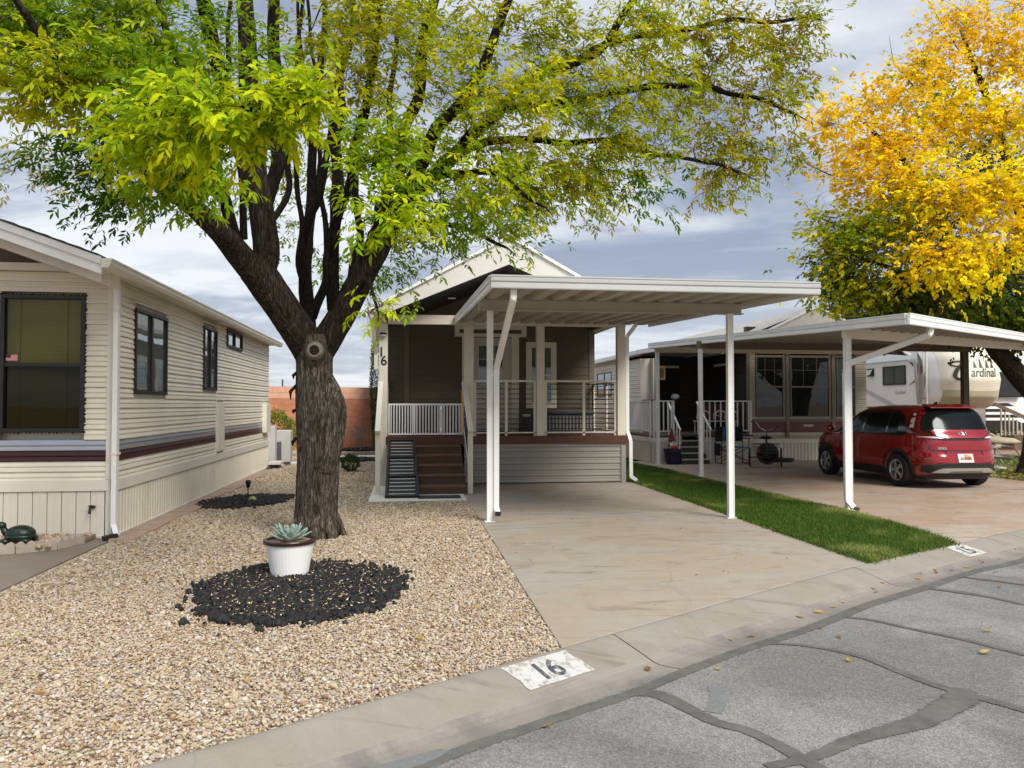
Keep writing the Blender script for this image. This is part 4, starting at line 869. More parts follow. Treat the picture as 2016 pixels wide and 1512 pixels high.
# flagstone pavers along the skirting
pv = empty('paver_strip', (-3.3, 14, 0), 'row of brown flagstones along the skirting of the cream home', kind='structure')
y = 9.62
while y < 19.0:
    L_ = random.uniform(.45, .95); m = MB(); a, b = -3.462, -3.20 + random.uniform(-.05, .09)
    m.extrude([(a, y + .01, -.03), (b, y + random.uniform(.0, .05), -.03), (b + random.uniform(-.04, .04), y + L_ - .02, -.03), (a, y + L_ - .01, -.03)], (0, 0, .045 + random.uniform(0, .02))); m.build('paver', M_['paver'], pv, bevel=.008); y += L_ + .01
# scalloped concrete edging and the turtle
ed = empty('garden_edging', (-4.0, 9.2, 0), 'low scalloped concrete edging in front of the cream home', 'edging')
ep = [(-5.4, 8.95), (-4.98, 8.88), (-4.56, 8.86), (-4.14, 8.92), (-3.80, 9.13), (-3.66, 9.50)]
for a, b in zip(ep[:-1], ep[1:]):
    a = Vector(a); b = Vector(b); d = (b - a); L_ = d.length; d.normalize(); fr = Fr(a, d, (d.y, -d.x)); n = 4; pts = []
    for k in range(n * 6 + 1):
        t = k / (n * 6); pts.append((t * (L_ - .012) + .006, .085 + .04 * abs(sin(pi * t * n))))
    m = MB(); m.extrude([fr.p(pts[0][0], 0, 0)] + [fr.p(u, 0, z) for u, z in pts] + [fr.p(pts[-1][0], 0, 0)], tuple(-fr.n * .06)); m.build('edging_block', M_['edging'], ed, bevel=.006)
slab('flower_bed', [(-8, 9.86), (-8, 8.98), (-4.56, 8.9), (-4.14, 8.96), (-3.82, 9.16), (-3.68, 9.5), (-3.68, 9.86)], 'soil', z=.055, th=.05, label='small soil bed behind the scalloped edging')
n = 700; x = rng.uniform(-5.6, -3.7, n); y = rng.uniform(9.0, 9.84, n); k = (x < -3.85) | (y > 9.3); rock_mesh('bed_stone', np.column_stack([x[k], y[k]]), np.full(k.sum(), .058), rng.uniform(.01, .03, k.sum()), M_['litter'], 'pale stones in the small bed behind the scalloped edging', rng.uniform(.4, 1.0, (k.sum(), 1)) * np.array([[.9, .85, 1.0]]))
tu = empty('turtle_statue', (-4.27, 9.25, .07), 'dark green turtle statue behind the scalloped edging', 'statue')
T0 = Vector((-4.27, 9.25, .07))
MB().sphere(T0 + Vector((.03, 0, .10)), (.155, .12, .095), 20, 12).build('shell', M_['turtle_green'], tu, smooth=True)
m = MB(); m.sphere(T0 + Vector((.03, 0, .07)), (.165, .13, .05), 20, 8); m.tube([T0 + Vector((-.08, 0, .08)), T0 + Vector((-.135, 0, .13)), T0 + Vector((-.155, -.01, .185))], [.05, .038, .03], 12); m.sphere(T0 + Vector((-.168, -.012, .195)), (.055, .042, .042), 14, 10)
m.build('body', M_['turtle_green'], tu, smooth=True)
for sx, sy in ((-.09, -.10), (-.09, .10), (.12, -.10), (.12, .10)): MB().sphere(T0 + Vector((sx, sy, .03)), (.055, .04, .035), 10, 6).build('leg', M_['turtle_green'], tu, smooth=True)
MB().sphere(T0 + Vector((.19, 0, .04)), (.03, .012, .012), 8, 5).build('tail', M_['turtle_green'], tu, smooth=True)

# ------------------------------------------------------------------ middle home (16)
h16 = empty('park_home', (2.0, 20, 0), 'taupe park model home with white gable and open porch in the middle', 'house')
WY = 17.9; fW = Fr((-.5, WY), (1, 0), (0, -1)); DZ = .97
def ux(x): return x + .5
box('wall_core', M_['taupe_trim'], h16, -.49, 4.39, WY + .02, 30, 0, 3.2)
lapwall(h16, fW, 0.0, ux(4.33), DZ + .0, 3.72, .1905, HARDIE, lambda z: M_['taupe_siding'], holes=[(ux(1.28), ux(2.62), DZ, 3.46), (ux(2.80), ux(3.50), 1.56, 3.07)], seams=[ux(0.0)])
fR = Fr((4.39, WY), (0, 1), (1, 0)); lapwall(h16, fR, 0, 12.1, .2, 3.2, .1905, HARDIE, lambda z: M_['taupe_siding'])
fL = Fr((-.49, 30), (0, -1), (-1, 0)); lapwall(h16, fL, 0, 12.1, .2, 3.2, .1905, HARDIE, lambda z: M_['taupe_siding'])
for a, b in ((7.9, 8.9), (9.6, 10.5), (2.6, 3.7)): window(h16, fL, a, b, 1.3, 2.7, fw=.04, out=.04, rows=2, fm='house_trim', gm='glass_side', trim='house_trim', tw=.10)
FB('corner_board', M_['taupe_trim'], h16, fW, ux(4.31), ux(4.44), -.02, .035, DZ, 3.35)
FB('batten', M_['taupe_trim'], h16, fW, ux(-.05), ux(.06), 0, .03, DZ, 3.5)
# door with transom
dr = empty('door', (0, 0, 0)); dr.parent = h16; dr.location = (1.95 - 2.0, 17.9 - 20, DZ)
t = MB()
for a, b, c, d in ((1.28, 1.50, DZ, 3.19), (2.44, 2.62, DZ, 3.19), (1.11, 2.80, 3.19, 3.27), (1.11, 2.80, 3.36, 3.46), (1.11, 1.22, 3.27, 3.36), (2.68, 2.80, 3.27, 3.36)): fbox(t, fW, ux(a), ux(b), 0, .04, c, d)
t.build('door_frame', M_['house_trim'], dr, bevel=.004)
FB('transom_pane', M_['glass_side'], dr, fW, ux(1.22), ux(2.68), 0, .012, 3.27, 3.36)
FB('door_leaf', M_['door_grey'], dr, fW, ux(1.50), ux(2.44), -.02, .012, DZ + .02, 3.17, bevel=.003)
FB('pane', M_['glass_side'], dr, fW, ux(1.67), ux(2.23), .012, .018, 2.03, 2.98)
m = MB()
for a in (1.855, 2.04): fbox(m, fW, ux(a), ux(a + .014), .018, .026, 2.03, 2.98)
for c in (2.34, 2.66): fbox(m, fW, ux(1.67), ux(2.23), .018, .024, c, c + .014)
for a, b, c, d in ((1.64, 2.26, 2.98, 3.02), (1.64, 2.26, 1.99, 2.03), (1.64, 1.67, 2.03, 2.98), (2.23, 2.26, 2.03, 2.98)): fbox(m, fW, ux(a), ux(b), .012, .03, c, d)
m.build('muntin', M_['door_grey'], dr)
MB().sphere(fW.p(ux(2.37), .06, 1.95), .03, 10, 8).build('handle', M_['brass'], dr, smooth=True)
window(h16, fW, ux(2.89), ux(3.42), 1.62, 2.98, fw=.035, out=.03, rows=2, fm='house_trim', gm='glass_side', mull=.05, trim='house_trim', tw=.10)
# deck
dk = MB(); dk.box(-.40, 4.53, 15.42, 15.455, .81, DZ); dk.build('deck_fascia', M_['deck_brown'], h16, bevel=.005)
MB().box(4.495, 4.53, 15.46, WY, .81, DZ).build('deck_fascia', M_['deck_brown'], h16, bevel=.004)
MB().box(-.40, -.365, 15.46, WY, .81, DZ).build('deck_fascia', M_['deck_brown'], h16, bevel=.004)
y = 15.465
while y < WY - .05: box('deck_board', M_['deck_brown'], h16, -.36, 4.49, y, min(y + .136, WY - .01), DZ - .03, DZ - .002, bevel=.003); y += .141
for k in range(6):      # ribbed metal skirting, one sheet of folds each
    z = .02 + k * .125; m = MB(); m.extrude([(1.16, 15.50, z), (1.16, 15.475, z), (1.16, 15.468, z + .012), (1.16, 15.468, z + .035), (1.16, 15.482, z + .045), (1.16, 15.482, z + .075), (1.16, 15.476, z + .083), (1.16, 15.482, z + .09), (1.16, 15.482, z + .118), (1.16, 15.50, z + .124)], (3.24, 0, 0)); m.build('skirt_panel', M_['skirt_metal'], h16)
MB().box(1.14, 4.50, 15.46, 15.52, .755, .808).build('skirt_trim', M_['skirt_metal'], h16, bevel=.004)
MB().box(4.40, 4.50, 15.452, 15.52, .0, .752).build('skirt_trim', M_['skirt_metal'], h16, bevel=.004)
MB().box(4.47, 4.50, 15.53, WY, .0, .80).build('skirt_panel', M_['skirt_metal'], h16)
MB().box(-.385, -.36, 15.53, WY, .0, .80).build('skirt_panel', M_['taupe_trim'], h16)
m = MB()
for i in range(9):
    for z in (.70, .45, .16): m.sphere((1.35 + i * .36, 15.464, z + .02), .007, 6, 4)
m.build('screw', M_['black_metal'], h16, kind='stuff')
# porch posts, beam, gable
for a, b in ((-.54, -.37), (1.15, 1.34), (2.63, 2.79), (4.32, 4.49)): box('porch_post', M_['house_trim'], h16, a, b, 15.43, 15.58, DZ + .001 if a > 0 else 0, 3.21, bevel=.006)
box('porch_beam', M_['house_trim'], h16, -.37, 4.5, 15.44, 15.57, 3.212, 3.40, bevel=.006)
GY = 14.9; AX, AZ = 1.99, 4.95; es = (AZ - 3.50) / (AX + .66)
def gz(x, top=AZ, s=es): return top - abs(x - AX) * s
m = MB(); lz = 3.40; NI = 4.36
for sgn in (-1, 1):
    X = lambda d: AX + sgn * d
    P = [(X(0), GY, AZ - .05), (X(2.62), GY, gz(AX + 2.62) - .05), (X(2.62), GY, 3.38), (X(2.33), GY, 3.38), (X(0), GY, NI)]
    if sgn < 0: P = P[::-1]
    mm = MB(); mm.extrude(P, (0, .03, 0)); mm.build('gable_panel', M_['gable_white'], h16)
for sgn in (-1, 1):   # roof slabs, shingles on top
    m = MB(); x1 = AX + sgn * 2.70; m.extrude([(AX, GY - .03, AZ - .05), (x1, GY - .03, gz(x1) - .05), (x1, GY - .03, gz(x1)), (AX, GY - .03, AZ)], (0, 15.6, 0)); rf = m.build('roof', M_['shingle_roof'], h16)
    m = MB(); m.extrude([(AX, GY - .055, AZ - .075), (x1, GY - .055, gz(x1) - .075), (x1, GY - .055, gz(x1) - .012), (AX, GY - .055, AZ - .012)], (0, .024, 0)); m.build('drip_edge', M_['white_metal'], rf)
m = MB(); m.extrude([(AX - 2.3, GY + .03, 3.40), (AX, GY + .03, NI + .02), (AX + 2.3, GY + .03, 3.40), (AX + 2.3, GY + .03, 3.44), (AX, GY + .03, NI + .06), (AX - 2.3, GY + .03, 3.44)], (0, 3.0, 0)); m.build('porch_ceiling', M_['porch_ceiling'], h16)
m = MB(); m.extrude([(-.45, WY - .02, 3.2), (4.4, WY - .02, 3.2), (4.4, WY - .02, 3.48), (AX, WY - .02, NI + .02), (-.45, WY - .02, 3.48)], (0, .04, 0)); m.build('gable_siding', M_['taupe_siding'], h16)
box('soffit', M_['house_trim'], h16, 4.42, 4.66, GY + .03, 30, 3.36, 3.39); box('soffit', M_['house_trim'], h16, -.66, -.42, GY + .03, 30, 3.36, 3.39)
box('downlight', M_['utility_white'], h16, .85, 1.0, 15.9, 16.0, 3.80, 3.82)
MB().rtube([(-.66, 14.98, 3.38), (-.66, 14.98, 3.28), (-.60, 15.47, 2.60), (-.60, 15.47, 2.3)], .075, .05, (0, 1, 0)).build('downspout', M_['house_trim'], h16, bevel=.006)
for x in (-.68, 4.66):
    s_ = 1 if x > 0 else -1; m = MB(); m.extrude([(x, GY - .02, 3.38), (x + s_ * .09, GY - .02, 3.39), (x + s_ * .11, GY - .02, 3.49), (x, GY - .02, 3.49)], (0, 15.4, 0)); m.build('gutter', M_['white_metal'], h16)
MB().rtube([(4.70, 15.36, 3.38), (4.70, 15.36, 3.26), (4.545, 15.50, 3.02), (4.545, 15.50, 1.05), (4.60, 15.46, .86), (4.60, 15.44, .12), (4.68, 15.30, .05)], .075, .05, (0, 1, 0)).build('downspout', M_['white_metal'], h16, bevel=.006)
# railings
def rail_panel(parent, fr, u0, u1, zb, zt, posts=(), top='house_trim', n=10):
    m = MB(); fbox(m, fr, u0, u1, -.03, .03, zt - .04, zt); m.build('top_rail', M_[top], parent, bevel=.006)
    m = MB(); fbox(m, fr, u0, u1, -.02, .02, zb, zb + .03); m.build('bottom_rail', M_[top], parent, bevel=.004)
    for p in posts: FB('baluster_post', M_[top], parent, fr, p - .028, p + .028, -.02, .02, zb - .06, zt - .041, bevel=.004)
    for k in range(n):
        z = zb + .03 + (zt - .04 - zb - .03) * (k + .6) / n; MB().tube([fr.p(u0 + .01, .0, z), fr.p(u1 - .01, .0, z)], .008, 6).build('rail_rod', M_['black_metal'], parent)
fD = Fr((0, 15.5), (1, 0), (0, -1))
rail_panel(h16, fD, 1.345, 2.625, 1.02, 2.105, [1.37, 2.01, 2.60]); rail_panel(h16, fD, 2.795, 4.315, 1.02, 2.105, [2.82, 3.62, 4.29])
fD2 = Fr((4.42, 15.6), (0, 1), (1, 0)); rail_panel(h16, fD2, 0, 2.28, 1.02, 2.105, [.03, 1.1, 2.25]); fD3 = Fr((-.42, 15.6), (0, 1), (-1, 0)); rail_panel(h16, fD3, 0, 2.28, 1.02, 2.105, [.03, 1.1, 2.25])
# steps
for k in range(5):
    z = DZ - .1625 * (k + 1); yf = 15.42 - .33 * (k + 1)
    box('tread', M_['tread_brown'], h16, -.36, 1.06 + .0 * k, yf - .02, yf + .335, z - .03, z, bevel=.006); box('riser', M_['step_brown'], h16, -.35, 1.05, yf, yf + .02, max(z - .1625, .012), z - .031)
    box('riser_side', M_['deck_brown'], h16, 1.052, 1.075, yf, yf + .33, .012, z - .031)
# stair rails with slanted black rods
for x in (-.50, 1.15):
    nw = box('newel', M_['house_trim'], h16, x - .045, x + .045, 13.86, 13.95, .0, 1.10, bevel=.005)
    m = MB(); m.beam((x, 13.80, 1.12), (x, 15.46, 2.05), .10, .045); m.build('stair_rail', M_['house_trim'], h16, bevel=.006)
    m = MB(); m.beam((x, 13.90, .30), (x, 15.44, 1.16), .04, .05); m.build('stair_rail', M_['house_trim'], h16, bevel=.004)
    for k in range(6): d = .36 + k * .115; MB().tube([(x, 13.93, d), (x, 15.43, d + .86)], .008, 6).build('rail_rod', M_['black_metal'], h16)
# house number, lamp on the left post
fN = Fr((0, 15.43), (1, 0), (0, -1))
def onwall(fr, u, z, w=.004): q = fr.p(u, w, z); return Matrix.Translation(q) @ Matrix((( fr.d.x, 0, fr.n.x), (fr.d.y, 0, fr.n.y), (0, 1, 0))).to_4x4()
text_mesh('house_number', '1', .27, M_['digit_black'], h16, onwall(fN, -.495, 2.64, .005), .004, bold=.003)
text_mesh('house_number', '6', .27, M_['digit_black'], h16, onwall(fN, -.445, 2.47, .005), .004, bold=.003)
wl = empty('wall_lamp', (-.455, 15.41, 2.98), 'small black solar lamp on the left porch post above the number', 'lamp')
box('housing', M_['black_metal'], wl, -.52, -.39, 15.36, 15.43, 2.99, 3.03, bevel=.006); MB().lathe([(.03, -.045), (.06, -.03), (.065, 0)], (-.455, 15.39, 2.985), 14).build('lens', M_['beige_box'], wl, smooth=True)
# pet gate across the stair opening
pg = empty('pet_gate', (.4, 15.5, DZ), 'white folding baby gate across the top of the brown steps', 'gate')
x0 = -.355
for i, w in enumerate((.50, .535, .42)):
    f = MB(); f.box(x0, x0 + w, 15.48, 15.50, 1.0, 1.035); f.box(x0, x0 + w, 15.48, 15.50, 1.59, 1.625); f.box(x0, x0 + .028, 15.48, 15.50, 1.035, 1.59); f.box(x0 + w - .028, x0 + w, 15.48, 15.50, 1.035, 1.59); po = f.build('gate_panel', M_['white_metal'], pg, bevel=.003)
    n = 8 if i < 2 else 6
    for k in range(n): a = x0 + .028 + (w - .056) * (k + .5) / n; box('slat', M_['white_metal'], po, a - .011, a + .011, 15.484, 15.496, 1.035, 1.59)
    x0 += w + .006
for z in (1.08, 1.50): box('hinge', M_['chrome'], pg, .68, .70, 15.465, 15.48, z, z + .06)
box('latch_post', M_['house_trim'], pg, 1.10, 1.135, 15.44, 15.47, 1.0, 1.86, bevel=.004); MB().tube([(1.118, 15.43, 1.02), (1.118, 15.43, 1.86)], .012, 8).build('latch_rod', M_['brass'], pg); MB().tube([(1.07, 15.42, 1.87), (1.15, 15.42, 1.87)], .02, 8).build('latch_knob', M_['brass'], pg)
# folding pet ramp
rmp = empty('pet_ramp', (-.08, 13.9, 0), 'black folding pet ramp with pale grip strips on the left of the steps', 'ramp')
A = Vector((0, 13.26, .03)); B_ = Vector((0, 15.36, .90)); D = (B_ - A).normalized(); Nn = Vector((0, -D.z, D.y)); L3 = (B_ - A).length
xa, xb = -.355, .185
for i in range(3):
    p0 = A + D * (L3 * i / 3 + .005); p1 = A + D * (L3 * (i + 1) / 3 - .005); ta = .0 + .018 * (2 - i)
    sect = MB(); xl, xr_ = xa - .0, xb + ta
    for xx in (xl + .02, xr_ - .02): sect.beam(p0 + Vector((xx, 0, 0)), p1 + Vector((xx, 0, 0)), .04, .06, Nn)
    sect.beam(p0 + Vector(((xl + xr_) / 2, 0, 0)) + Nn * -.015, p1 + Vector(((xl + xr_) / 2, 0, 0)) + Nn * -.015, xr_ - xl - .08, .02, Nn)
    for q in (p0 + D * .02, p1 - D * .02): sect.beam(q + Vector((xl + .04, 0, 0)), q + Vector((xr_ - .04, 0, 0)), .04, .055, Nn)
    so = sect.build('ramp_section', M_['ramp_plastic'], rmp, bevel=.004)
    for k in range(5): q = p0 + D * (L3 / 3 * (k + .75) / 5.6) + Nn * .004; MB().beam(q + Vector((xl + .065, 0, 0)), q + Vector((xr_ - .065, 0, 0)), .016, .012, Nn).build('grip_strip', M_['ramp_strip'], so)
MB().box(.20, .93, 13.12, 13.52, .013, .024).build('door_mat', M_['mat_black'], None)
tag(bpy.data.objects['door_mat'], 'dark door mat lying on the pale pad before the steps', 'mat')
# things on the porch
db = empty('deck_box', (3.8, 17.5, DZ), 'grey slatted deck box on the porch behind the railing', 'storage box')
box('body', M_['grey_box'], db, 3.20, 4.27, 17.35, 17.82, DZ, 1.38, bevel=.01); box('lid', M_['grey_box'], db, 3.17, 4.30, 17.32, 17.84, 1.385, 1.45, bevel=.012)
for k in range(13): box('slat', M_['skirt_metal'], db, 3.24 + k * .08, 3.24 + k * .08 + .03, 17.335, 17.349, 1.02, 1.34)
sb_ = empty('side_table', (2.78, 17.4, DZ), 'small black side table beside the porch window', 'table'); box('top', M_['black_metal'], sb_, 2.58, 3.02, 17.2, 17.6, 1.28, 1.31, bevel=.005); box('body', M_['black_metal'], sb_, 2.6, 3.0, 17.22, 17.58, DZ, 1.28)
MB().lathe([(.05, 0), (.09, .02), (.10, .07), (.03, .09)], (2.72, 17.38, 1.312), 14).build('bowl', M_['ramp_strip'], None, smooth=True); tag(bpy.data.objects['bowl'], 'small pale bowl on the black side table on the porch', 'bowl')

# ------------------------------------------------------------------ middle carport
cp = empty('carport', (3.0, 12, 0), 'white flat roof carport over the middle driveway', 'carport')
CX0, CX1, CY0, CY1 = 1.0, 4.97, 8.80, 15.45
def cz(y): return 2.945 + .0415 * (y - 8.8)      # underside of the fascia
def planeprism(poly, z0f, th): return [(x, y, z0f(y)) for x, y in poly]
npan = 13; pw = (CX1 - CX0) / npan
for k in range(npan):
    a = CX0 + k * pw; m = MB(); sec = [(a + .002, .10), (a + .055, .10), (a + .085, .035), (a + pw - .085, .035), (a + pw - .055, .10), (a + pw - .002, .10), (a + pw - .002, .103), (a + pw - .053, .103), (a + pw - .083, .038), (a + .083, .038), (a + .053, .103), (a + .002, .103)]
    n = len(sec); v = [(x, CY0 + .01, cz(CY0) + z) for x, z in sec] + [(x, CY1, cz(CY1) + z) for x, z in sec]
    m.add(v, [tuple(range(n)), tuple(range(2 * n - 1, n - 1, -1))] + [(i, (i + 1) % n, n + (i + 1) % n, n + i) for i in range(n)]); m.build('roof_pan', M_['carport_pan'], cp)
m = MB(); m.add([(CX0 - .01, CY0, cz(CY0) + .112), (CX1 + .01, CY0, cz(CY0) + .112), (CX1 + .01, CY1, cz(CY1) + .112), (CX0 - .01, CY1, cz(CY1) + .112)] + [(CX0 - .01, CY0, cz(CY0) + .106), (CX1 + .01, CY0, cz(CY0) + .106), (CX1 + .01, CY1, cz(CY1) + .106), (CX0 - .01, CY1, cz(CY1) + .106)], [(0, 1, 2, 3), (7, 6, 5, 4), (0, 4, 5, 1), (1, 5, 6, 2), (2, 6, 7, 3), (3, 7, 4, 0)]); m.build('roof_skin', M_['white_metal'], cp)
def fascia(parent, p0, p1, n_out, h=.155, mt='white_metal', name='fascia'):
    """extruded gutter fascia with two horizontal folds"""
    p0 = Vector(p0); p1 = Vector(p1); n_ = Vector(n_out).normalized(); d = p1 - p0
    sec = [(0, 0), (.028, 0), (.034, .012), (.034, h * .40), (.018, h * .46), (.018, h * .50), (.036, h * .56), (.040, h * .78), (.030, h * .84), (.042, h * .90), (.042, h), (0, h)]
    m = MB(); m.extrude([p0 + n_ * a + Vector((0, 0, b)) for a, b in sec], d); return m.build(name, M_[mt], parent)
fascia(cp, (CX0 - .04, CY0 - .005, cz(CY0)), (CX1 + .04, CY0 - .005, cz(CY0)), (0, -1, 0), mt='fascia_shaded')
fascia(cp, (CX0 - .012, CY0, cz(CY0)), (CX0 - .012, CY1, cz(CY1)), (-1, 0, 0)); fascia(cp, (CX1 + .012, CY0, cz(CY0)), (CX1 + .012, CY1, cz(CY1)), (1, 0, 0))
for y, x0, x1 in ((10.5, .98, 4.76),):
    zt = cz(y) + .028; m = MB(); m.extrude([(x0, y - .045, zt - .13), (x0, y + .045, zt - .13), (x0, y + .045, zt), (x0, y - .045, zt)], (x1 - x0, 0, 0)); m.extrude([(x0, y - .06, zt - .145), (x0, y + .06, zt - .145), (x0, y + .06, zt - .131), (x0, y - .06, zt - .131)], (x1 - x0 + .03, 0, 0)); m.build('beam', M_['carport_pan'], cp)
def cport_post(parent, x, y, zt, w=.078, mt='white_metal'):
    m = MB(); m.box(x - w / 2, x + w / 2, y - w / 2, y + w / 2, 0, zt); m.box(x - w / 2 - .004, x - w / 2 + .012, y - w / 2 - .006, y - w / 2 - .0, 0, zt); m.box(x + w / 2 - .012, x + w / 2 + .004, y - w / 2 - .006, y - w / 2, 0, zt); p = m.build('post', M_[mt], parent, bevel=.004)
    MB().box(x - w / 2 - .035, x + w / 2 + .035, y - w / 2 - .035, y + w / 2 + .035, .001, .012).build('foot_plate', M_['white_metal'], p); return p
zb = cz(10.5) + .028 - .145
cport_post(cp, 1.14, 10.55, zb); cport_post(cp, 4.56, 10.42, zb)
ds = MB(); pts = [(1.235, 8.86, cz(CY0) + .01), (1.235, 8.88, 2.84), (1.225, 10.50, 2.10), (1.225, 10.52, .16)]
ds.rtube(pts, .078, .056, (0, 1, .01)); ds.sphere((1.235, 8.88, 2.84), (.039, .035, .035), 10, 8); ds.sphere((1.225, 10.50, 2.10), (.038, .035, .035), 10, 8); ds.beam((1.225, 10.53, .2), (1.24, 10.44, .12), .078, .056, (0, 1, 0)); ds.build('downspout', M_['white_metal'], cp, bevel=.01)
MB().box(1.20, 1.275, 10.40, 10.44, .09, .15).build('spout_mouth', M_['black_metal'], cp)
MB().beam((1.14, 10.50, 2.02), (1.26, 10.50, 2.02), .02, .03).build('strap', M_['white_metal'], cp)

# ------------------------------------------------------------------ right home (15) and its carport
h15 = empty('mobile_home', (10, 23, 0), 'shaded beige mobile home with tall windows behind the right carport', 'house')
HY = 21.0; f5 = Fr((0, HY), (1, 0), (0, -1))
box('wall_core', M_['cream_trim'], h15, 9.70, 13.40, HY + .02, 36, 0, 3.3); box('wall_core', M_['cream_trim'], h15, 7.0, 9.69, 24.2, 36, .0, 3.28)
def m5(z): return M_['maroon_stripe'] if .80 <= z < 1.10 and z < 1.07 else M_['cream_siding']
lapwall(h15, f5, 9.72, 13.40, .62, 3.16, .127, METAL, lambda z: M_['beige_siding_shaded'], holes=[(9.94, 13.05, 1.22, 3.12), (9.76, 13.2, .80, 1.18)])
FB('stripe_panel', M_['maroon_trim'], h15, f5, 9.76, 13.2, -.01, .02, .80, 1.11); FB('window_sill_trim', M_['bronze_frame'], h15, f5, 9.76, 13.2, -.01, .045, 1.11, 1.20, bevel=.004)
for a in (9.68, 10.88, 12.30): FB('vertical_trim', M_['bronze_frame'], h15, f5, a, a + .10, .0, .05, .66, 3.14, bevel=.004)
for a, b in ((9.97, 10.82), (11.02, 12.24), (12.46, 13.05)):
    window(h15, f5, a, b, 1.24, 3.0, fw=.035, out=.045, rows=2, fm='bronze_frame', gm='glass_dark', mull=.05)
    FB('transom_pane', M_['glass_dark'], h15, f5, a, b, .0, .012, 3.04, 3.13)
    mm = MB()
    for k in (1, 2): x = a + (b - a) * k / 3; fbox(mm, f5, x - .006, x + .006, .021, .027, 2.12, 2.96)
    fbox(mm, f5, a + .04, b - .04, .021, .026, 2.60, 2.612); mm.build('muntin', M_['bronze_frame'], h15)
pl = FB('name_plate', M_['beige_box'], h15, f5, 11.42, 11.72, .02, .03, .97, 1.03); 
FB('belt_trim', M_['cream_trim'], h15, f5, 9.72, 13.4, -.01, .03, .50, .61)
x = 9.74
while x < 13.35: m = MB(); fbox(m, f5, x + .004, x + .10, -.006, .012, .0, .50); fbox(m, f5, x + .03, x + .055, .012, .022, 0, .50); m.build('skirt_board', M_['skirt_cream'], h15); x += .106
# side wall going back
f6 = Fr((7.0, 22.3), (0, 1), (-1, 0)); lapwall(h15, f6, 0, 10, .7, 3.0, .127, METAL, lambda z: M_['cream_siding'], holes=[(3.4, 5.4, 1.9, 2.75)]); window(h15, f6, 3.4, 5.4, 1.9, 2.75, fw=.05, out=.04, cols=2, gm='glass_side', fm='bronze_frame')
MB().box(6.985, 7.02, 22.3, 34, .0, .70).build('skirt_panel', M_['skirt_cream'], h15)
# recessed entry back wall and side, the shade painted into a near-black siding colour
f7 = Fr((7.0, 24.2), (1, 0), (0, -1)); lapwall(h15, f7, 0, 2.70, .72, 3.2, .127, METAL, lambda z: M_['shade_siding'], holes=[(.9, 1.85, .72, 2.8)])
FB('door', M_['dark_inside'], h15, f7, .9, 1.85, -.01, .02, .72, 2.8)
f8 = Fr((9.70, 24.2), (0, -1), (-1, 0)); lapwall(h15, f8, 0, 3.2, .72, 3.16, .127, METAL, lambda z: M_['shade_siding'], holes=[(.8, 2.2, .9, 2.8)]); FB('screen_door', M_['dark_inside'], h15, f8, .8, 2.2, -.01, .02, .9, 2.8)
# shade panel and dark opening at the left of the entry
MB().box(7.08, 7.12, 21.5, 22.2, 1.75, 2.95).build('shade_panel', M_['beige_box'], h15)
f9 = Fr((6.68, 21.75), (1, 0), (0, -1)); FB('privacy_panel', M_['beige_box'], h15, f9, .08, .42, 0, .03, 1.75, 2.95)
# gable roof
def hz5(x, top=4.47): return top - abs(x - 11.75) * .47
for sgn in (-1, 1):
    x1 = 11.75 + sgn * 2.75; m = MB(); m.extrude([(11.75, HY - .25, 4.42), (x1, HY - .25, hz5(x1) - .05), (x1, HY - .25, hz5(x1)), (11.75, HY - .25, 4.47)], (0, 15, 0)); m.build('roof', M_['shingle_roof'], h15)
m = MB(); m.extrude([(8.9, HY - .22, 3.3), (14.6, HY - .22, 3.05), (11.75, HY - .22, 4.41)], (0, .03, 0)); m.build('gable_board', M_['dark_inside'], h15)
for k in range(9):     # gable siding, shorter towards the ridge
    z = 3.30 + k * .125; hw = (4.40 - z) / .47; hb = (4.40 - z - .125) / .47
    if hb <= 0: hb = .02
    m = MB(); m.extrude([(11.75 - min(hw, 2.9), HY - .23, z), (11.75 + hw, HY - .23, z), (11.75 + hb, HY - .25, z + .122), (11.75 - min(hb, 2.9), HY - .25, z + .122)], (0, .02, 0)); m.build('siding_board', M_['gable_white'], h15)
m = MB(); m.extrude([(11.25, HY - .27, 3.62), (12.25, HY - .27, 3.62), (11.75, HY - .27, 3.86)], (0, .02, 0)); m.build('gable_vent', M_['taupe_siding'], h15)
m = MB(); m.extrude([(6.85, 22.0, 3.20), (9.05, 22.0, 3.17), (9.05, 22.0, 3.21), (6.85, 22.0, 3.24)], (0, 14, 0)); m.build('roof', M_['shingle_roof'], h15)
for sgn in (-1, 1):
    x1 = 11.75 + sgn * 2.9; m = MB(); m.extrude([(11.75, HY - .29, 4.41), (x1, HY - .29, hz5(x1) - .07), (x1, HY - .29, hz5(x1) + .0), (11.75, HY - .29, 4.48)], (0, .03, 0)); m.build('rake_board', M_['white_metal'], h15)
m = MB(); m.beam((6.82, 22.2, 3.16), (6.82, 34, 3.16), .10, .12); m.build('gutter', M_['white_metal'], h15); m = MB(); m.beam((6.84, 22.2, 3.17), (7.15, 20.4, 3.19), .10, .13); m.build('gutter', M_['white_metal'], h15)
box('soffit', M_['cream_trim'], h15, 6.8, 7.0, 22.3, 34, 3.08, 3.10)
box('roof_vent', M_['black_metal'], h15, 10.4, 10.7, 22.5, 22.7, 3.86, 4.02)
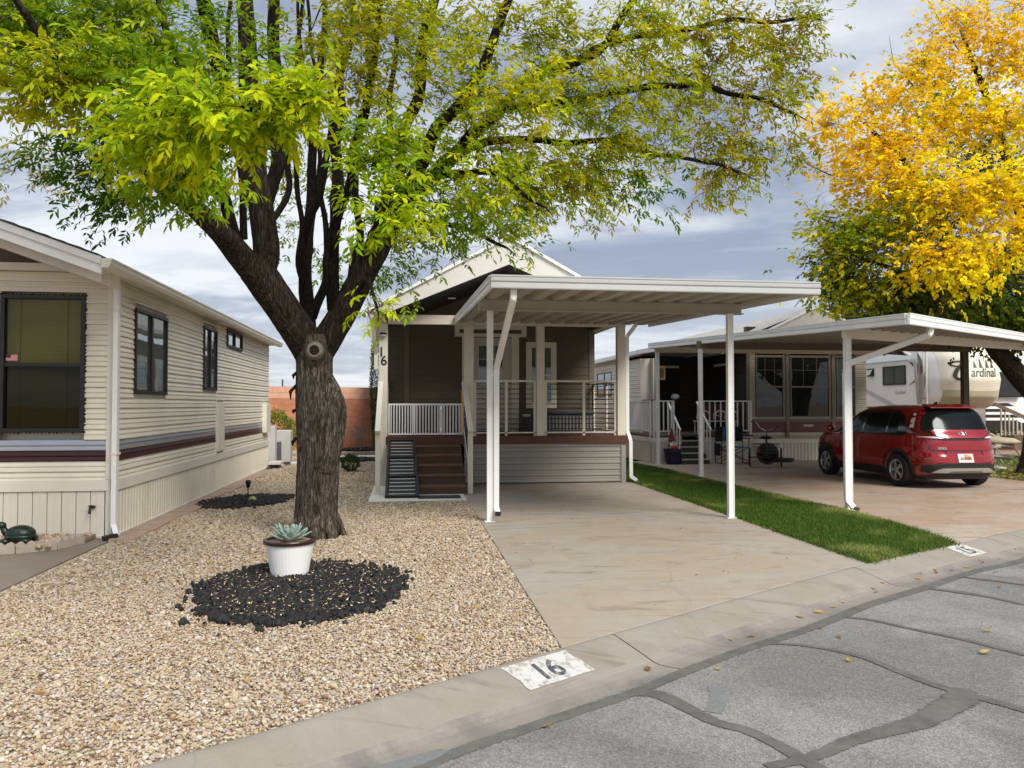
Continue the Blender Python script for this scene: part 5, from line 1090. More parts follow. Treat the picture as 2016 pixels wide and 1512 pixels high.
# entry deck, rails, steps
en = empty('entry_deck', (8, 21.5, 0), 'white railed entry deck with olive steps in front of the right home', 'deck')
box('floor', M_['brown_floor'], en, 6.66, 9.68, 21.0, 24.2, .70, .76); box('floor', M_['brown_floor'], en, 6.66, 7.36, 20.4, 21.0, .70, .76); box('floor', M_['brown_floor'], en, 8.16, 9.68, 20.55, 21.0, .70, .76)
fE = Fr((6.66, 24.2), (0, -1), (-1, 0)); fE2 = Fr((6.66, 20.42), (1, 0), (0, -1)); fE3 = Fr((8.16, 20.58), (1, 0), (0, -1))
def skirt(fr, u0, u1):
    FB('belt_trim', M_['white_metal'], en, fr, u0, u1, -.01, .02, .58, .70); u = u0
    while u < u1 - .03: m = MB(); fbox(m, fr, u + .003, min(u + .118, u1), -.006, .01, .0, .58); fbox(m, fr, u + .03, min(u + .055, u1), .01, .02, 0, .58); m.build('skirt_board', M_['skirt_cream'], en); u += .12
skirt(fE, 0, 3.75); skirt(fE2, 0, .68); skirt(fE3, 0.0, 1.5)
def wrail(fr, u0, u1, n, zt=1.72, zb=.86):
    m = MB(); fbox(m, fr, u0, u1, -.02, .02, zt - .035, zt); m.build('top_rail', M_['white_metal'], en); m = MB(); fbox(m, fr, u0, u1, -.015, .015, zb, zb + .03); m.build('bottom_rail', M_['white_metal'], en)
    for k in range(n): u = u0 + (u1 - u0) * (k + .5) / n; FB('baluster', M_['white_metal'], en, fr, u - .014, u + .014, -.014, .014, zb + .03, zt - .036)
    for u in (u0 + .02, u1 - .02): FB('rail_post', M_['white_metal'], en, fr, u - .024, u + .024, -.024, .024, .70, zt - .03)
wrail(fE, 0.3, 3.74, 26); wrail(fE2, .05, .66, 5); wrail(fE3, .0, 1.48, 9)
for k in range(4):
    z = .76 - .155 * (k + 1) + .0; yf = 20.98 - .26 * (k + 1) + .26; box('tread', M_['olive_step'], en, 7.34, 8.14, yf - .28, yf, z - .03, z, bevel=.004); box('nosing', M_['ramp_strip'], en, 7.34, 8.14, yf - .292, yf - .281, z - .028, z); box('riser', M_['olive_step'], en, 7.34, 8.14, yf - .27, yf - .25, max(0, z - .155), z - .031)
for x in (7.32, 8.18):
    MB().beam((x, 19.95, .92), (x, 20.95, 1.68), .045, .04).build('stair_rail', M_['white_metal'], en)
    for k in range(5): y = 20.0 + k * .22; box('baluster', M_['white_metal'], en, x - .014, x + .014, y - .014, y + .014, .10 + k * .14, .92 + k * .165)
# carport 15, its front edge skewed along the street
c15 = empty('carport', (9.5, 14, 0), 'white carport with skewed front edge over the red car', 'carport')
def c5(y): return 2.655 + .0435 * (y - 9.3)
FA = Vector((6.52, 9.28)); FBp = Vector((14.2, 15.2)); LA = Vector((6.58, 20.3))
sd5 = (FBp - FA).normalized(); n5 = Vector((sd5.y, -sd5.x, 0))
pol = [FA, FBp, Vector((14.2, 20.3)), LA]
m = MB(); m.add([(p.x, p.y, c5(p.y) + .06) for p in pol] + [(p.x, p.y, c5(p.y) + .115) for p in pol], [(0, 3, 2, 1), (4, 5, 6, 7), (0, 1, 5, 4), (1, 2, 6, 5), (2, 3, 7, 6), (3, 0, 4, 7)]); m.build('roof_skin', M_['carport_pan'], c15)
for k in range(25):
    x = 6.66 + k * .3
    y0 = FA.y + (x - FA.x) * (FBp.y - FA.y) / (FBp.x - FA.x) + .06
    m = MB(); m.extrude([(x, y0, c5(y0) + .035), (x + .05, y0, c5(y0) + .035), (x + .05, y0, c5(y0) + .062), (x, y0, c5(y0) + .062)], (0, 20.25 - y0, c5(20.25) - c5(y0))); m.build('pan_rib', M_['carport_pan'], c15)
fascia(c15, (FA.x, FA.y, c5(FA.y)), (LA.x, LA.y, c5(LA.y)), (-1, 0, 0), h=.15); fascia(c15, (FA.x - .02, FA.y - .02, c5(FA.y)), (FBp.x, FBp.y, c5(FBp.y)), tuple(n5), h=.15)
fascia(c15, (LA.x, LA.y, c5(LA.y)), (14.2, 20.3, c5(20.3)), (0, 1, 0), h=.15)
def obeam(p0, p1, h=.165, w=.08, name='beam', mt='house_trim'):
    a = Vector((p0[0], p0[1], c5(p0[1]) + .055 - h / 2)); b = Vector((p1[0], p1[1], c5(p1[1]) + .055 - h / 2)); return MB().beam(a, b, w, h).build(name, M_[mt], c15)
obeam((6.56, 10.82), (13.6, 15.3)); obeam((6.44, 16.45), (13.55, 16.95), mt='taupe_trim'); obeam((6.62, 19.95), (13.0, 20.0))
cport_post(c15, 6.68, 10.95, c5(10.95) - .11, w=.085); cport_post(c15, 6.52, 16.48, c5(16.5) - .11); cport_post(c15, 6.68, 19.93, c5(19.93) - .11, w=.085); cport_post(c15, 13.35, 16.9, c5(16.9) - .11, w=.13, mt='taupe_trim')
ds = MB(); pts = [(7.37, 9.98, 2.70), (7.36, 10.0, 2.60), (6.62, 10.83, 2.22), (6.60, 10.86, 2.08), (6.60, 10.86, .16), (6.66, 10.78, .05)]
ds.rtube(pts, .085, .062, (0, 1, .01))
for p in pts[1:4]: ds.sphere(p, (.043, .04, .043), 10, 8)
ds.build('downspout', M_['white_metal'], c15, bevel=.01)
MB().beam((6.66, 10.80, .06), (6.72, 10.74, .03), .07, .05).build('spout_mouth', M_['brown_floor'], c15)

# ------------------------------------------------------------------ red car
CXc, CYr = 10.45, 13.22
car = empty('parked_car', (CXc, CYr + 2.1, 0), 'red boxy hatchback parked under the right carport', 'car')
Zk = [.20, .28, .38, .50, .60, .70, .85, .95, 1.02, 1.10, 1.25, 1.42, 1.52, 1.575, 1.605]
Wk = [.80, .86, .89, .90, .90, .90, .895, .885, .87, .85, .80, .735, .68, .60, .42]
Rk = [.14, .06, .015, .0, .01, .05, .055, .07, .10, .15, .22, .31, .40, .52, .80]
Fk = [3.98, 4.08, 4.13, 4.15, 4.15, 4.12, 4.04, 3.88, 3.30, 3.12, 2.88, 2.58, 2.32, 2.05, 1.6]
NP = 5.0
def cwi(z): return float(np.interp(z, Zk, Wk))
def crear(x, z, off=0.0):
    w = cwi(z); yr, yf = np.interp(z, Zk, Rk), np.interp(z, Zk, Fk); L = (yf - yr) / 2; c = (yf + yr) / 2
    return CYr + c - L * max(1e-4, 1 - min(.9995, abs(x) / w) ** NP) ** (1 / NP) - off
def cside(y, z, sgn, off=0.0):
    w = cwi(z); yr, yf = np.interp(z, Zk, Rk), np.interp(z, Zk, Fk); L = (yf - yr) / 2; c = (yf + yr) / 2
    return CXc + sgn * (w * max(1e-4, 1 - min(.9995, abs(y - c) / L) ** NP) ** (1 / NP) + off)
zs = np.concatenate([np.linspace(.20, 1.5, 34), [1.53, 1.56, 1.585, 1.605]]); NS = 88; m = MB()
for z in zs:
    w = cwi(z); yr, yf = np.interp(z, Zk, Rk), np.interp(z, Zk, Fk); L = (yf - yr) / 2; c = (yf + yr) / 2
    for k in range(NS):
        a = 2 * pi * k / NS; ca, sa = cos(a), sin(a); m.v.append((CXc + w * math.copysign(abs(ca) ** (2 / NP), ca), CYr + c + L * math.copysign(abs(sa) ** (2 / NP), sa), z))
for i in range(len(zs) - 1):
    for k in range(NS): m.f.append((i * NS + k, i * NS + (k + 1) % NS, (i + 1) * NS + (k + 1) % NS, (i + 1) * NS + k))
m.f.append(tuple(range(NS - 1, -1, -1))); m.f.append(tuple((len(zs) - 1) * NS + k for k in range(NS)))
body = m.build('body', M_['car_red'], car, smooth=True)
WH = [(-1, .80), (1, .80), (-1, 3.37), (1, 3.37)]
cut = MB()
for sgn, y in WH: cut.lathe([(.37, -.26), (.37, .3)], (CXc + sgn * .84, CYr + y, .325), 36, Matrix.Rotation(R(90), 3, 'Y'))
co = cut.build('cut', None, None); bmod = body.modifiers.new('b', 'BOOLEAN'); bmod.object = co; bmod.operation = 'DIFFERENCE'; bmod.solver = 'EXACT'
bpy.context.view_layer.update()
nm = bpy.data.meshes.new_from_object(body.evaluated_get(bpy.context.evaluated_depsgraph_get())); body.modifiers.clear(); nm.materials.clear(); nm.materials.append(M_['car_red']); body.data = nm; nm.name = 'body'
nm.polygons.foreach_set('use_smooth', [abs(p.normal.z) < .999 for p in nm.polygons]); bpy.data.objects.remove(co)
def cpatch(name, rows, mt, off, parent=None, n=16, side=None):
    """rows: (z, a, b) -> grid lying on the body at x=a..b (rear) or y=a..b (side)"""
    m = MB()
    for z, a, b in rows:
        for k in range(n + 1):
            t = a + (b - a) * k / n
            m.v.append((CXc + t, crear(t, z, off), z) if side is None else (cside(t, z, side, off), CYr + t, z))
    m.v += list(m.v)
    for z, a, b in rows:
        for k in range(n + 1):
            t = a + (b - a) * k / n
            m.v.append((CXc + t, crear(t, z, -.004), z) if side is None else (cside(t, z, side, -.004), CYr + t, z))
    w = n + 1; h = len(rows); B0 = 2 * w * h; B1 = w * h
    for i in range(h - 1):
        for k in range(n): m.f.append((i * w + k, i * w + k + 1, (i + 1) * w + k + 1, (i + 1) * w + k))
    loop = [k for k in range(w)] + [i * w + n for i in range(1, h)] + [(h - 1) * w + k for k in range(n - 1, -1, -1)] + [i * w for i in range(h - 2, 0, -1)]
    for a, b in zip(loop, loop[1:] + loop[:1]): m.f.append((B1 + a, B1 + b, B0 + b, B0 + a))
    return m.build(name, M_[mt], parent or car, smooth=True)
tg = cpatch('tailgate_trim', [(.925, -.40, .40), (.945, -.58, .58), (.97, -.68, .68), (1.03, -.74, .74), (1.12, -.755, .755), (1.25, -.72, .72), (1.40, -.655, .655), (1.50, -.60, .60), (1.54, -.55, .55)], 'car_black', .006, n=24)
cpatch('rear_window', [(1.135, -.60, .60), (1.18, -.63, .63), (1.30, -.60, .60), (1.42, -.56, .56), (1.475, -.50, .50)], 'car_glass', .012, n=20)
cpatch('tailgate_panel', [(.972, -.33, .33), (.99, -.44, .44), (1.02, -.53, .53), (1.06, -.585, .585), (1.10, -.60, .60), (1.125, -.56, .56)], 'car_red', .030, n=20)
for s_ in (-1, 1):
    r_ = lambda rows: [(z, min(s_ * a, s_ * b), max(s_ * a, s_ * b)) for z, a, b in rows]
    lt = cpatch('tail_light', r_([(1.00, .50, .72), (1.03, .58, .80), (1.07, .66, .825), (1.12, .735, .815), (1.25, .715, .77), (1.38, .665, .715), (1.46, .63, .672)]), 'lamp_red', .022, n=8)
    cpatch('lamp_lens', r_([(.965, .44, .62), (.985, .48, .76), (1.0, .52, .78)]), 'lamp_clear', .028, lt, n=8); cpatch('lamp_lens', r_([(1.16, .765, .79), (1.30, .715, .74), (1.44, .655, .672)]), 'lamp_clear', .028, lt, n=4)
cpatch('bumper_crease', [(.745, -.60, .66), (.775, -.66, .70), (.80, -.66, .70), (.815, -.55, .60)], 'car_red', .035, n=20)
cpatch('plate_recess', [(.50, -.34, .34), (.60, -.38, .38), (.72, -.36, .36), (.738, -.36, .36)], 'car_red', -.0, n=12)
lowb = cpatch('lower_bumper', [(.205, -.76, .76), (.26, -.84, .84), (.36, -.872, .872), (.44, -.873, .873), (.475, -.80, .80), (.50, -.55, .55)], 'car_cladding', .012, n=28)
sk = cpatch('skid_plate', [(.315, -.64, .64), (.35, -.60, .60), (.39, -.52, .52), (.405, -.46, .46)], 'car_silver', .040, n=18); cpatch('skid_inset', [(.312, -.36, .36), (.335, -.34, .34), (.35, -.30, .30)], 'bronze_frame', .043, sk, n=10)
pl = cpatch('number_plate', [(.515, -.155, .155), (.675, -.155, .155)], 'plate_white', .018, n=4)
def rmap(off, x0, z0): return lambda v: Vector((CXc + x0 + v.x, crear(x0 + v.x, z0 + v.y, off + v.z), z0 + v.y))
cpatch('plate_arch', [(.57, .0, .12), (.62, -.02, .10), (.65, .0, .06)], 'plate_orange', .0195, pl, n=4)
text_mesh('plate_text', 'H10 0W', .085, M_['plate_text'], pl, None, .0005, mapf=rmap(.021, 0, .585), xs=.75); text_mesh('plate_text', 'UTAH', .03, M_['plate_text'], pl, None, .0005, mapf=rmap(.021, 0, .655))
text_mesh('badge', 'SOUL', .055, M_['chrome'], car, None, .002, bold=.002, mapf=rmap(.042, -.46, .78), xs=1.2)
m = MB()   # maker's emblem strokes
for a, b in (((-.10, -.028), (-.10, .028)), ((-.092, -.002), (-.055, .028)), ((-.092, .0), (-.045, -.028)), ((-.045, -.028), (-.022, .028)), ((-.022, .028), (.0, -.028)), ((.0, -.028), (.050, .028)), ((.050, .028), (.052, -.028))):
    m.beam((CXc + .02 + a[0], crear(.02 + a[0], 1.055 + a[1], .034), 1.055 + a[1]), (CXc + .02 + b[0], crear(.02 + b[0], 1.055 + b[1], .034), 1.055 + b[1]), .006, .012, (0, -1, .01))
m.build('emblem', M_['chrome'], car)
for s_ in (-1, 1):
    cpatch('window_band', [(1.0, .62, 3.02), (1.06, .58, 2.98), (1.2, .62, 2.78), (1.36, .70, 2.5), (1.46, .85, 2.28), (1.49, 1.0, 2.15)], 'car_black', .005, n=22, side=s_)
    for a0, a1, b0, b1 in ((.80, 1.10, .84, 1.10), (1.18, 1.92, 1.18, 1.88), (2.0, 2.86, 1.97, 2.36)):
        cpatch('side_window', [(1.05, a0, a1), (1.2, a0 + (b0 - a0) * .4, a1 + (b1 - a1) * .42), (1.44, b0, b1)], 'car_glass', .012, n=8, side=s_)
    cpatch('sill', [(.21, 1.22, 2.95), (.28, 1.22, 2.95), (.36, 1.22, 2.95)], 'car_cladding', .012, n=10, side=s_)
    for y in (1.35, 2.25): cpatch('door_handle', [(.93, y, y + .17), (.955, y, y + .17)], 'car_red', .03, n=4, side=s_)
    for y0 in (.80, 3.37):
        m = MB(); n = 22
        for k in range(n + 1):
            a = pi * (-.06 + 1.12 * k / n)
            for r in (.372, .425): y = y0 + r * cos(a); z = .325 + r * sin(a); z = max(z, .205); m.v.append((cside(y, z, s_, .012), CYr + y, z)); m.v.append((cside(y, z, s_, -.03), CYr + y, z))
        for k in range(n): b = k * 4; m.f += [(b, b + 4, b + 6, b + 2), (b, b + 1, b + 5, b + 4), (b + 2, b + 6, b + 7, b + 3)]
        m.build('arch_trim', M_['car_cladding'], car)
    MB().sphere((CXc + s_ * 1.0, CYr + 2.95, 1.08), (.10, .06, .075), 12, 8).build('door_mirror', M_['car_red'], car, smooth=True)
m = MB(); m.extrude([(CXc - .006, CYr + .78, 1.60), (CXc - .006, CYr + .94, 1.60), (CXc - .006, CYr + .80, 1.665), (CXc - .006, CYr + .775, 1.655)], (.012, 0, 0)); m.build('antenna_fin', M_['car_black'], car)
m = MB(); m.extrude([(CXc - .5, CYr + .30, 1.535), (CXc + .5, CYr + .30, 1.535), (CXc + .46, CYr + .62, 1.60), (CXc - .46, CYr + .62, 1.60)], (0, 0, .018)); m.build('spoiler', M_['car_red'], car, bevel=.008)
for s_ in (-1, 1):     # shut lines
    for y0, z0_, z1_ in ((1.14, .38, 1.0), (1.97, .30, 1.0), (2.93, .42, 1.0)): cpatch('shut_line', [(z0_ + (z1_ - z0_) * k / 6, y0 - .004 + .05 * (k - 3) ** 2 / 9 * (-1 if y0 < 2 else 1) * (1 if y0 < 1.2 else 0), y0 + .004 + .05 * (k - 3) ** 2 / 9 * (-1 if y0 < 2 else 1) * (1 if y0 < 1.2 else 0)) for k in range(7)], 'car_black', .003, n=1, side=s_)
    cpatch('shut_line', [(z, s_ * (.70 - .10 * (.95 - z) / .2) - .004, s_ * (.70 - .10 * (.95 - z) / .2) + .004) for z in np.linspace(.745, .92, 6)], 'car_black', .004, n=1)
    cpatch('shut_line', [(.60 + .0 * k, 0, 0) for k in range(0)] or [(.515, s_ * .42 - .004, s_ * .42 + .004), (.735, s_ * .37 - .004, s_ * .37 + .004)], 'car_black', .004, n=1)
    cpatch('reflector', [(.545, min(s_ * .62, s_ * .78), max(s_ * .62, s_ * .78)), (.57, min(s_ * .62, s_ * .78), max(s_ * .62, s_ * .78))], 'lamp_red', .012, n=6)
cpatch('shut_line', [(.737, -.60, .60), (.744, -.60, .60)], 'car_black', .005, n=16)
for s_, y in WH:
    c = Vector((CXc + s_ * .79, CYr + y, .325)); Rm = Matrix.Rotation(R(90) * s_, 3, 'Y')
    wh = MB().lathe([(.19, -.10), (.27, -.105), (.315, -.10), (.325, -.08), (.325, .08), (.315, .10), (.27, .105), (.205, .10), (.20, .06), (.19, -.10)], c, 40, Rm).build('wheel', M_['rubber'], car, smooth=True)
    rim = MB(); rim.lathe([(.205, .02), (.208, .10), (.198, .104), (.188, .09), (.185, .02)], c, 36, Rm)
    for k in range(5):
        a = 2 * pi * k / 5 + .3
        for d in (-.16, .16):
            p0 = Rm @ Vector((.045 * cos(a), .045 * sin(a), .085)); p1 = Rm @ Vector((.19 * cos(a + d), .19 * sin(a + d), .075)); rim.beam(c + p0, c + p1, .03, .03, Rm @ Vector((0, 0, 1)))
    rim.lathe([(.0, .10), (.05, .098), (.055, .07)], c, 16, Rm); rim.build('rim', M_['car_silver'], wh); MB().lathe([(0, -.02), (.19, -.02), (.19, .0), (0, .0)], c, 24, Rm).build('hub_disc', M_['rubber'], wh)
box('underbody', M_['car_cladding'], car, CXc - .62, CXc + .62, CYr + .3, CYr + 3.9, .17, .24)

# ------------------------------------------------------------------ travel trailer
rv = empty('travel_trailer', (17.8, 27, 0), 'white fifth wheel travel trailer with cream nose cap behind the red car', 'trailer')
RX, RW = 17.8, 1.22
def ryf(z): return float(np.interp(z, [1.45, 1.6, 1.85, 2.4, 3.1, 3.6, 4.0], [22.5, 22.12, 21.85, 21.72, 21.92, 22.35, 23.2]))
def rsurf(x, z, off=0): 
    t = min(1, abs(x - RX) / RW); e = float(np.interp(z, [1.45, 1.9, 3.6], [.80, 1.0, 1.0])); return ryf(z) + e * t ** 3.4 - off
box('body_shell', M_['rv_white'], rv, RX - RW + .004, RX + RW - .004, 23.15, 26.2, 1.52, 3.98, bevel=.04); box('body_shell', M_['rv_white'], rv, RX - RW + .004, RX + RW - .004, 26.2, 34.5, .62, 3.98, bevel=.04)
def rpatch(name, z0f, z1f, mt, off, x0=-RW, x1=RW, nx=28, nz=14, parent=None):
    m = MB()
    for j in range(nz + 1):
        for k in range(nx + 1):
            x = RX + x0 + (x1 - x0) * k / nx; t = (x - RX) / RW; z = z0f(t) + (z1f(t) - z0f(t)) * j / nz; m.v.append((x, rsurf(x, z, off), z))
    for j in range(nz):
        for k in range(nx): a = j * (nx + 1) + k; m.f.append((a, a + 1, a + nx + 2, a + nx + 1))
    return m.build(name, M_[mt], parent or rv, smooth=True)
rpatch('nose_cap', lambda t: 1.46, lambda t: 4.0, 'rv_white', 0, nz=24)
nc = rpatch('nose_panel', lambda t: 2.02 + .10 * t * t, lambda t: 3.80 - .1 * t * t, 'rv_cream', .012, -RW * .84, RW * .97, nz=20)
rpatch('nose_panel', lambda t: 1.50 + .06 * t * t, lambda t: 2.015 + .10 * t * t, 'rv_tan', .014, -RW * .80, RW * .97)
m = MB(); m.add([(RX - RW + .01, 22.9, 1.5), (RX + RW - .01, 22.9, 1.5), (RX + RW - .01, 26.2, 1.5), (RX - RW + .01, 26.2, 1.5)], [(0, 1, 2, 3)]); m.build('belly_pan', M_['car_cladding'], rv)
fV = Fr((RX - RW, 22.6), (0, 1), (-1, 0))
FB('corner_moulding', M_['utility_white'], rv, fV, .05, .09, -.02, .035, 1.52, 3.95); FB('corner_moulding', M_['utility_white'], rv, fV, .20, .23, -.01, .03, 1.5, 3.5)
window(rv, fV, 1.12, 2.36, 2.28, 2.93, fw=.05, out=.03, cols=2, fm='black_frame', gm='glass_side'); window(rv, fV, 2.88, 3.28, 2.62, 2.90, fw=.04, out=.03, fm='black_frame', gm='glass_side')
m = MB(); m.add([fV.p(2.93, .03, 2.86), fV.p(3.23, .03, 2.86), fV.p(3.23, .16, 2.66), fV.p(2.93, .16, 2.66)], [(0, 1, 2, 3)]); m.build('window_flap', M_['utility_white'], rv)
MB().tube([fV.p(.75, .10, 3.10), fV.p(4.5, .10, 3.10)], .05, 10).build('awning_roll', M_['awning'], rv); MB().beam(fV.p(.45, .06, 1.6), fV.p(.62, .06, 3.1), .04, .04).build('awning_arm', M_['utility_white'], rv)
def fpoly(name, pts, mt, w=.006): m = MB(); m.extrude([fV.p(u, w, z) for u, z in pts], tuple(fV.n * .002)); return m.build(name, M_[mt], rv)
fpoly('swoosh', [(.68, 2.97), (.95, 3.05), (.72, 2.85)], 'rv_burgundy'); fpoly('swoosh', [(.62, 2.45), (.95, 2.25), (.60, 2.38)], 'rv_burgundy'); fpoly('swoosh', [(.50, 2.95), (.55, 2.95), (.47, 2.5)], 'rv_burgundy'); fpoly('swoosh', [(.36, 2.92), (.24, 2.83), (.24, 2.7), (.37, 2.6)], 'rv_burgundy')
fpoly('swoosh', [(4.2, 2.5), (3.4, 2.2), (1.6, 1.58), (2.1, 1.58), (3.6, 2.1), (4.2, 2.3)], 'utility_white', .004)
FB('marker_lamp', M_['reflector'], rv, fV, .10, .16, .035, .05, 1.78, 1.83)
text_mesh('side_script', 'Cardinal', .17, M_['rv_halo'], rv, Matrix.Translation(fV.p(1.45, .006, 2.02)) @ Matrix(((0, 0, -1), (-1, 0, 0), (0, 1, 0))).to_4x4(), .001, shear=.4)
# nose lettering: looping capital, slanted small letters, fir trees and a moon arc
def nmap(off): return lambda v: Vector((v.x, rsurf(v.x, v.y, off + v.z), v.y))
def stroke(name, pts, ws, mt, off, parent=nc):
    P = crom([Vector(p) for p in pts], 8); W = np.interp(np.linspace(0, len(pts) - 1, len(P)), range(len(pts)), ws); m = MB()
    for i, p in enumerate(P):
        d = (P[min(i + 1, len(P) - 1)] - P[max(i - 1, 0)]).normalized(); n_ = Vector((-d.y, d.x)) * W[i] / 2
        for q in (p + n_, p - n_): m.v.append((q.x, rsurf(q.x, q.y, off), q.y))
    for i in range(len(P) - 1): m.f.append((2 * i, 2 * i + 1, 2 * i + 3, 2 * i + 2))
    return m.build(name, M_[mt], parent)
CS = [(17.28, 2.90), (17.30, 2.84), (17.12, 2.80), (16.98, 2.86), (17.05, 2.95), (17.25, 2.93), (17.10, 2.72), (17.02, 2.50), (17.10, 2.40), (17.28, 2.46)]
stroke('logo_halo', CS, [.05, .07, .07, .07, .07, .09, .13, .13, .10, .06], 'rv_halo', .018); stroke('logo_capital', CS, [.02, .035, .04, .04, .04, .05, .085, .085, .06, .02], 'rv_logo', .022)
mp_ = nmap(.022)
for off, bold, mt in ((.018, .008, 'rv_halo'), (.024, .002, 'rv_logo')):
    f_ = nmap(off); text_mesh('logo_letters', 'ardinal', .40, M_[mt], nc, None, .0005, shear=.35, bold=bold, xs=.80, mapf=lambda v: f_(Vector((17.84 + v.x, 2.60 + v.y, v.z))))
for x, h in ((17.60, .20), (17.80, .27), (18.02, .24), (18.20, .18)):
    m = MB(); P = [(x - .012, 2.76)]
    for k in range(4): w = .075 * (1 - k / 4.4); z = 2.77 + h * k / 4; P += [(x - w, z), (x - w * .45, z + h / 4 * .8)]
    P += [(x, 2.77 + h + .03)]
    P2 = [(2 * x - a, b) for a, b in P[:-1]][::-1]; P = P + P2
    m.add([(a, rsurf(a, b, .02), b) for a, b in P], [tuple(range(len(P)))]); m.build('logo_tree', M_['rv_logo'], nc)
stroke('logo_moon', [(17.94, 2.98), (17.99, 3.10), (18.10, 3.12), (18.22, 3.03), (18.26, 2.92)], [.01, .025, .03, .02, .008], 'rv_logo', .02); stroke('logo_branch', [(17.22, 3.06), (17.33, 2.98), (17.46, 2.96)], [.03, .03, .02], 'rv_logo', .02)
box('axle_box', M_['car_cladding'], rv, RX - 1.0, RX + 1.0, 28.5, 30.5, .3, .62)
for y in (28.9, 30.0):
    for x in (RX - 1.08, RX + 1.08): MB().lathe([(.18, -.1), (.36, -.1), (.36, .1), (.18, .1)], (x, y, .36), 24, Matrix.Rotation(R(90), 3, 'Y')).build('wheel', M_['rubber'], rv)
# second trailer side with black stripes and slide-out
r2 = empty('travel_trailer', (21.5, 27, 0), 'partly hidden white trailer with black stripes to the right of the cream nose cap', 'trailer')
box('body_shell', M_['rv_white'], r2, 19.9, 22.4, 24.2, 32, .7, 3.6, bevel=.04); box('slide_out', M_['car_black'], r2, 19.95, 21.2, 24.0, 24.19, 1.85, 2.75, bevel=.05)
for k in range(4): m = MB(); z = 1.66 - k * .20; m.extrude([(19.9, 24.185, z - .10), (21.0 + k * .10, 24.185, z - .10), (20.75 + k * .10, 24.185, z), (19.9, 24.185, z)], (0, .02, 0)); m.build('stripe', M_['car_black'], r2)
box('lower_panel', M_['car_black'], r2, 19.9, 22.4, 24.18, 24.198, .7, .98)
# timber stair rail and posts at the right edge
wr = empty('wooden_stair', (18.6, 20.5, 0), 'brown wooden stair rail beside the striped trailer', 'stairs')
MB().beam((17.0, 20.3, 1.62), (18.15, 19.8, .98), .06, .10).build('handrail', M_['wood_rail'], wr); MB().beam((18.15, 19.8, .0), (18.15, 19.8, 1.0), .09, .09).build('rail_post', M_['wood_rail'], wr); box('step', M_['wood_rail'], wr, 17.6, 18.8, 20.3, 20.8, .3, .72)
for k in range(6): x = 17.25 + k * .13; box('baluster', M_['beige_box'], wr, x, x + .035, 20.38, 20.41, .7, 1.62 - (x - 17.0) * .6)
ap = empty('canopy_post', (18.2, 18, 0), 'dark canopy post at the right edge beyond the patio chair', 'post'); box('post', M_['black_metal'], ap, 17.02, 17.18, 18.45, 18.6, 0, 3.0); box('cap', M_['black_metal'], ap, 16.98, 17.22, 18.41, 18.64, 3.0, 3.08)

# ------------------------------------------------------------------ tricycle
tr_ = empty('tricycle', (9.22, 18.9, 0), 'dark red tricycle with wire basket parked before the right home', 'tricycle')
def wheel_t(c, r, axis, w=.035):
    Rm = Matrix.Rotation(R(90), 3, 'Y') if axis == 'x' else Matrix.Rotation(R(90), 3, 'X'); q = .02
    o = MB(); pr = [(r - q + q * cos(a), (w / 2) * sin(a)) for a in np.linspace(0, 2 * pi, 9)]; o.lathe(pr, c, 30, Rm); o = o.build('wheel', M_['rubber'], tr_, smooth=True)
    s = MB(); s.lathe([(r - .055, -.008), (r - .038, -.012), (r - .038, .012), (r - .055, .008), (r - .055, -.008)], c, 28, Rm)
    for k in range(14):
        a = 2 * pi * k / 14; p = Rm @ Vector(((r - .05) * cos(a), (r - .05) * sin(a), 0)); s.tube([c, c + p], .0025, 4)
    s.tube([c + Rm @ Vector((0, 0, -.04)), c + Rm @ Vector((0, 0, .04))], .02, 8); s.build('spokes', M_['dark_steel'], o); return o
wheel_t(Vector((8.84, 18.72, .25)), .25, 'x'); wheel_t(Vector((9.61, 18.70, .25)), .25, 'x'); wheel_t(Vector((9.28, 19.75, .29)), .29, 'y')
m = MB(); m.tube([(8.80, 18.72, .25), (9.65, 18.70, .25)], .014, 8); m.tube([(9.22, 18.71, .25), (9.24, 18.9, .30), (9.25, 19.2, .34), (9.26, 19.5, .70)], .02, 8); m.tube([(9.24, 18.95, .30), (9.24, 18.98, .72)], .017, 8); m.tube([(9.28, 19.68, .29), (9.265, 19.52, .66), (9.26, 19.48, .92)], .016, 8); m.tube([(9.24, 18.9, .30), (9.0, 18.72, .25)], .012, 6); m.tube([(9.24, 18.9, .30), (9.45, 18.72, .25)], .012, 6); m.build('frame', M_['trike_red'], tr_, smooth=True)
m = MB(); m.tube([(9.26, 19.46, .90), (9.10, 19.42, .98), (9.02, 19.38, 1.10), (8.97, 19.2, 1.16), (8.92, 19.05, 1.16)], .012, 8); m.tube([(9.26, 19.46, .90), (9.42, 19.42, .96), (9.48, 19.3, 1.04), (9.52, 19.1, 1.02)], .012, 8); m.build('handlebar', M_['chrome'], tr_, smooth=True)
MB().tube([(9.50, 19.2, 1.03), (9.55, 19.02, 1.02)], .017, 8).build('grip', M_['rubber'], tr_); MB().tube([(8.95, 19.12, 1.16), (8.88, 18.97, 1.155)], .017, 8).build('grip', M_['rubber'], tr_)
m = MB(); m.sphere((9.24, 18.93, .75), (.16, .14, .045), 16, 8); m.sphere((9.24, 19.1, .75), (.05, .12, .03), 10, 6); m.build('saddle', M_['rubber'], tr_, smooth=True)
m = MB()
for z, e in ((.60, 0), (.52, .02), (.44, .04), (.36, .06)): m.tube([(8.92 + e, 18.50, z), (9.56 - e, 18.50, z), (9.56 - e, 18.86, z), (8.92 + e, 18.86, z), (8.92 + e, 18.50, z)], .005 if z < .6 else .008, 5)
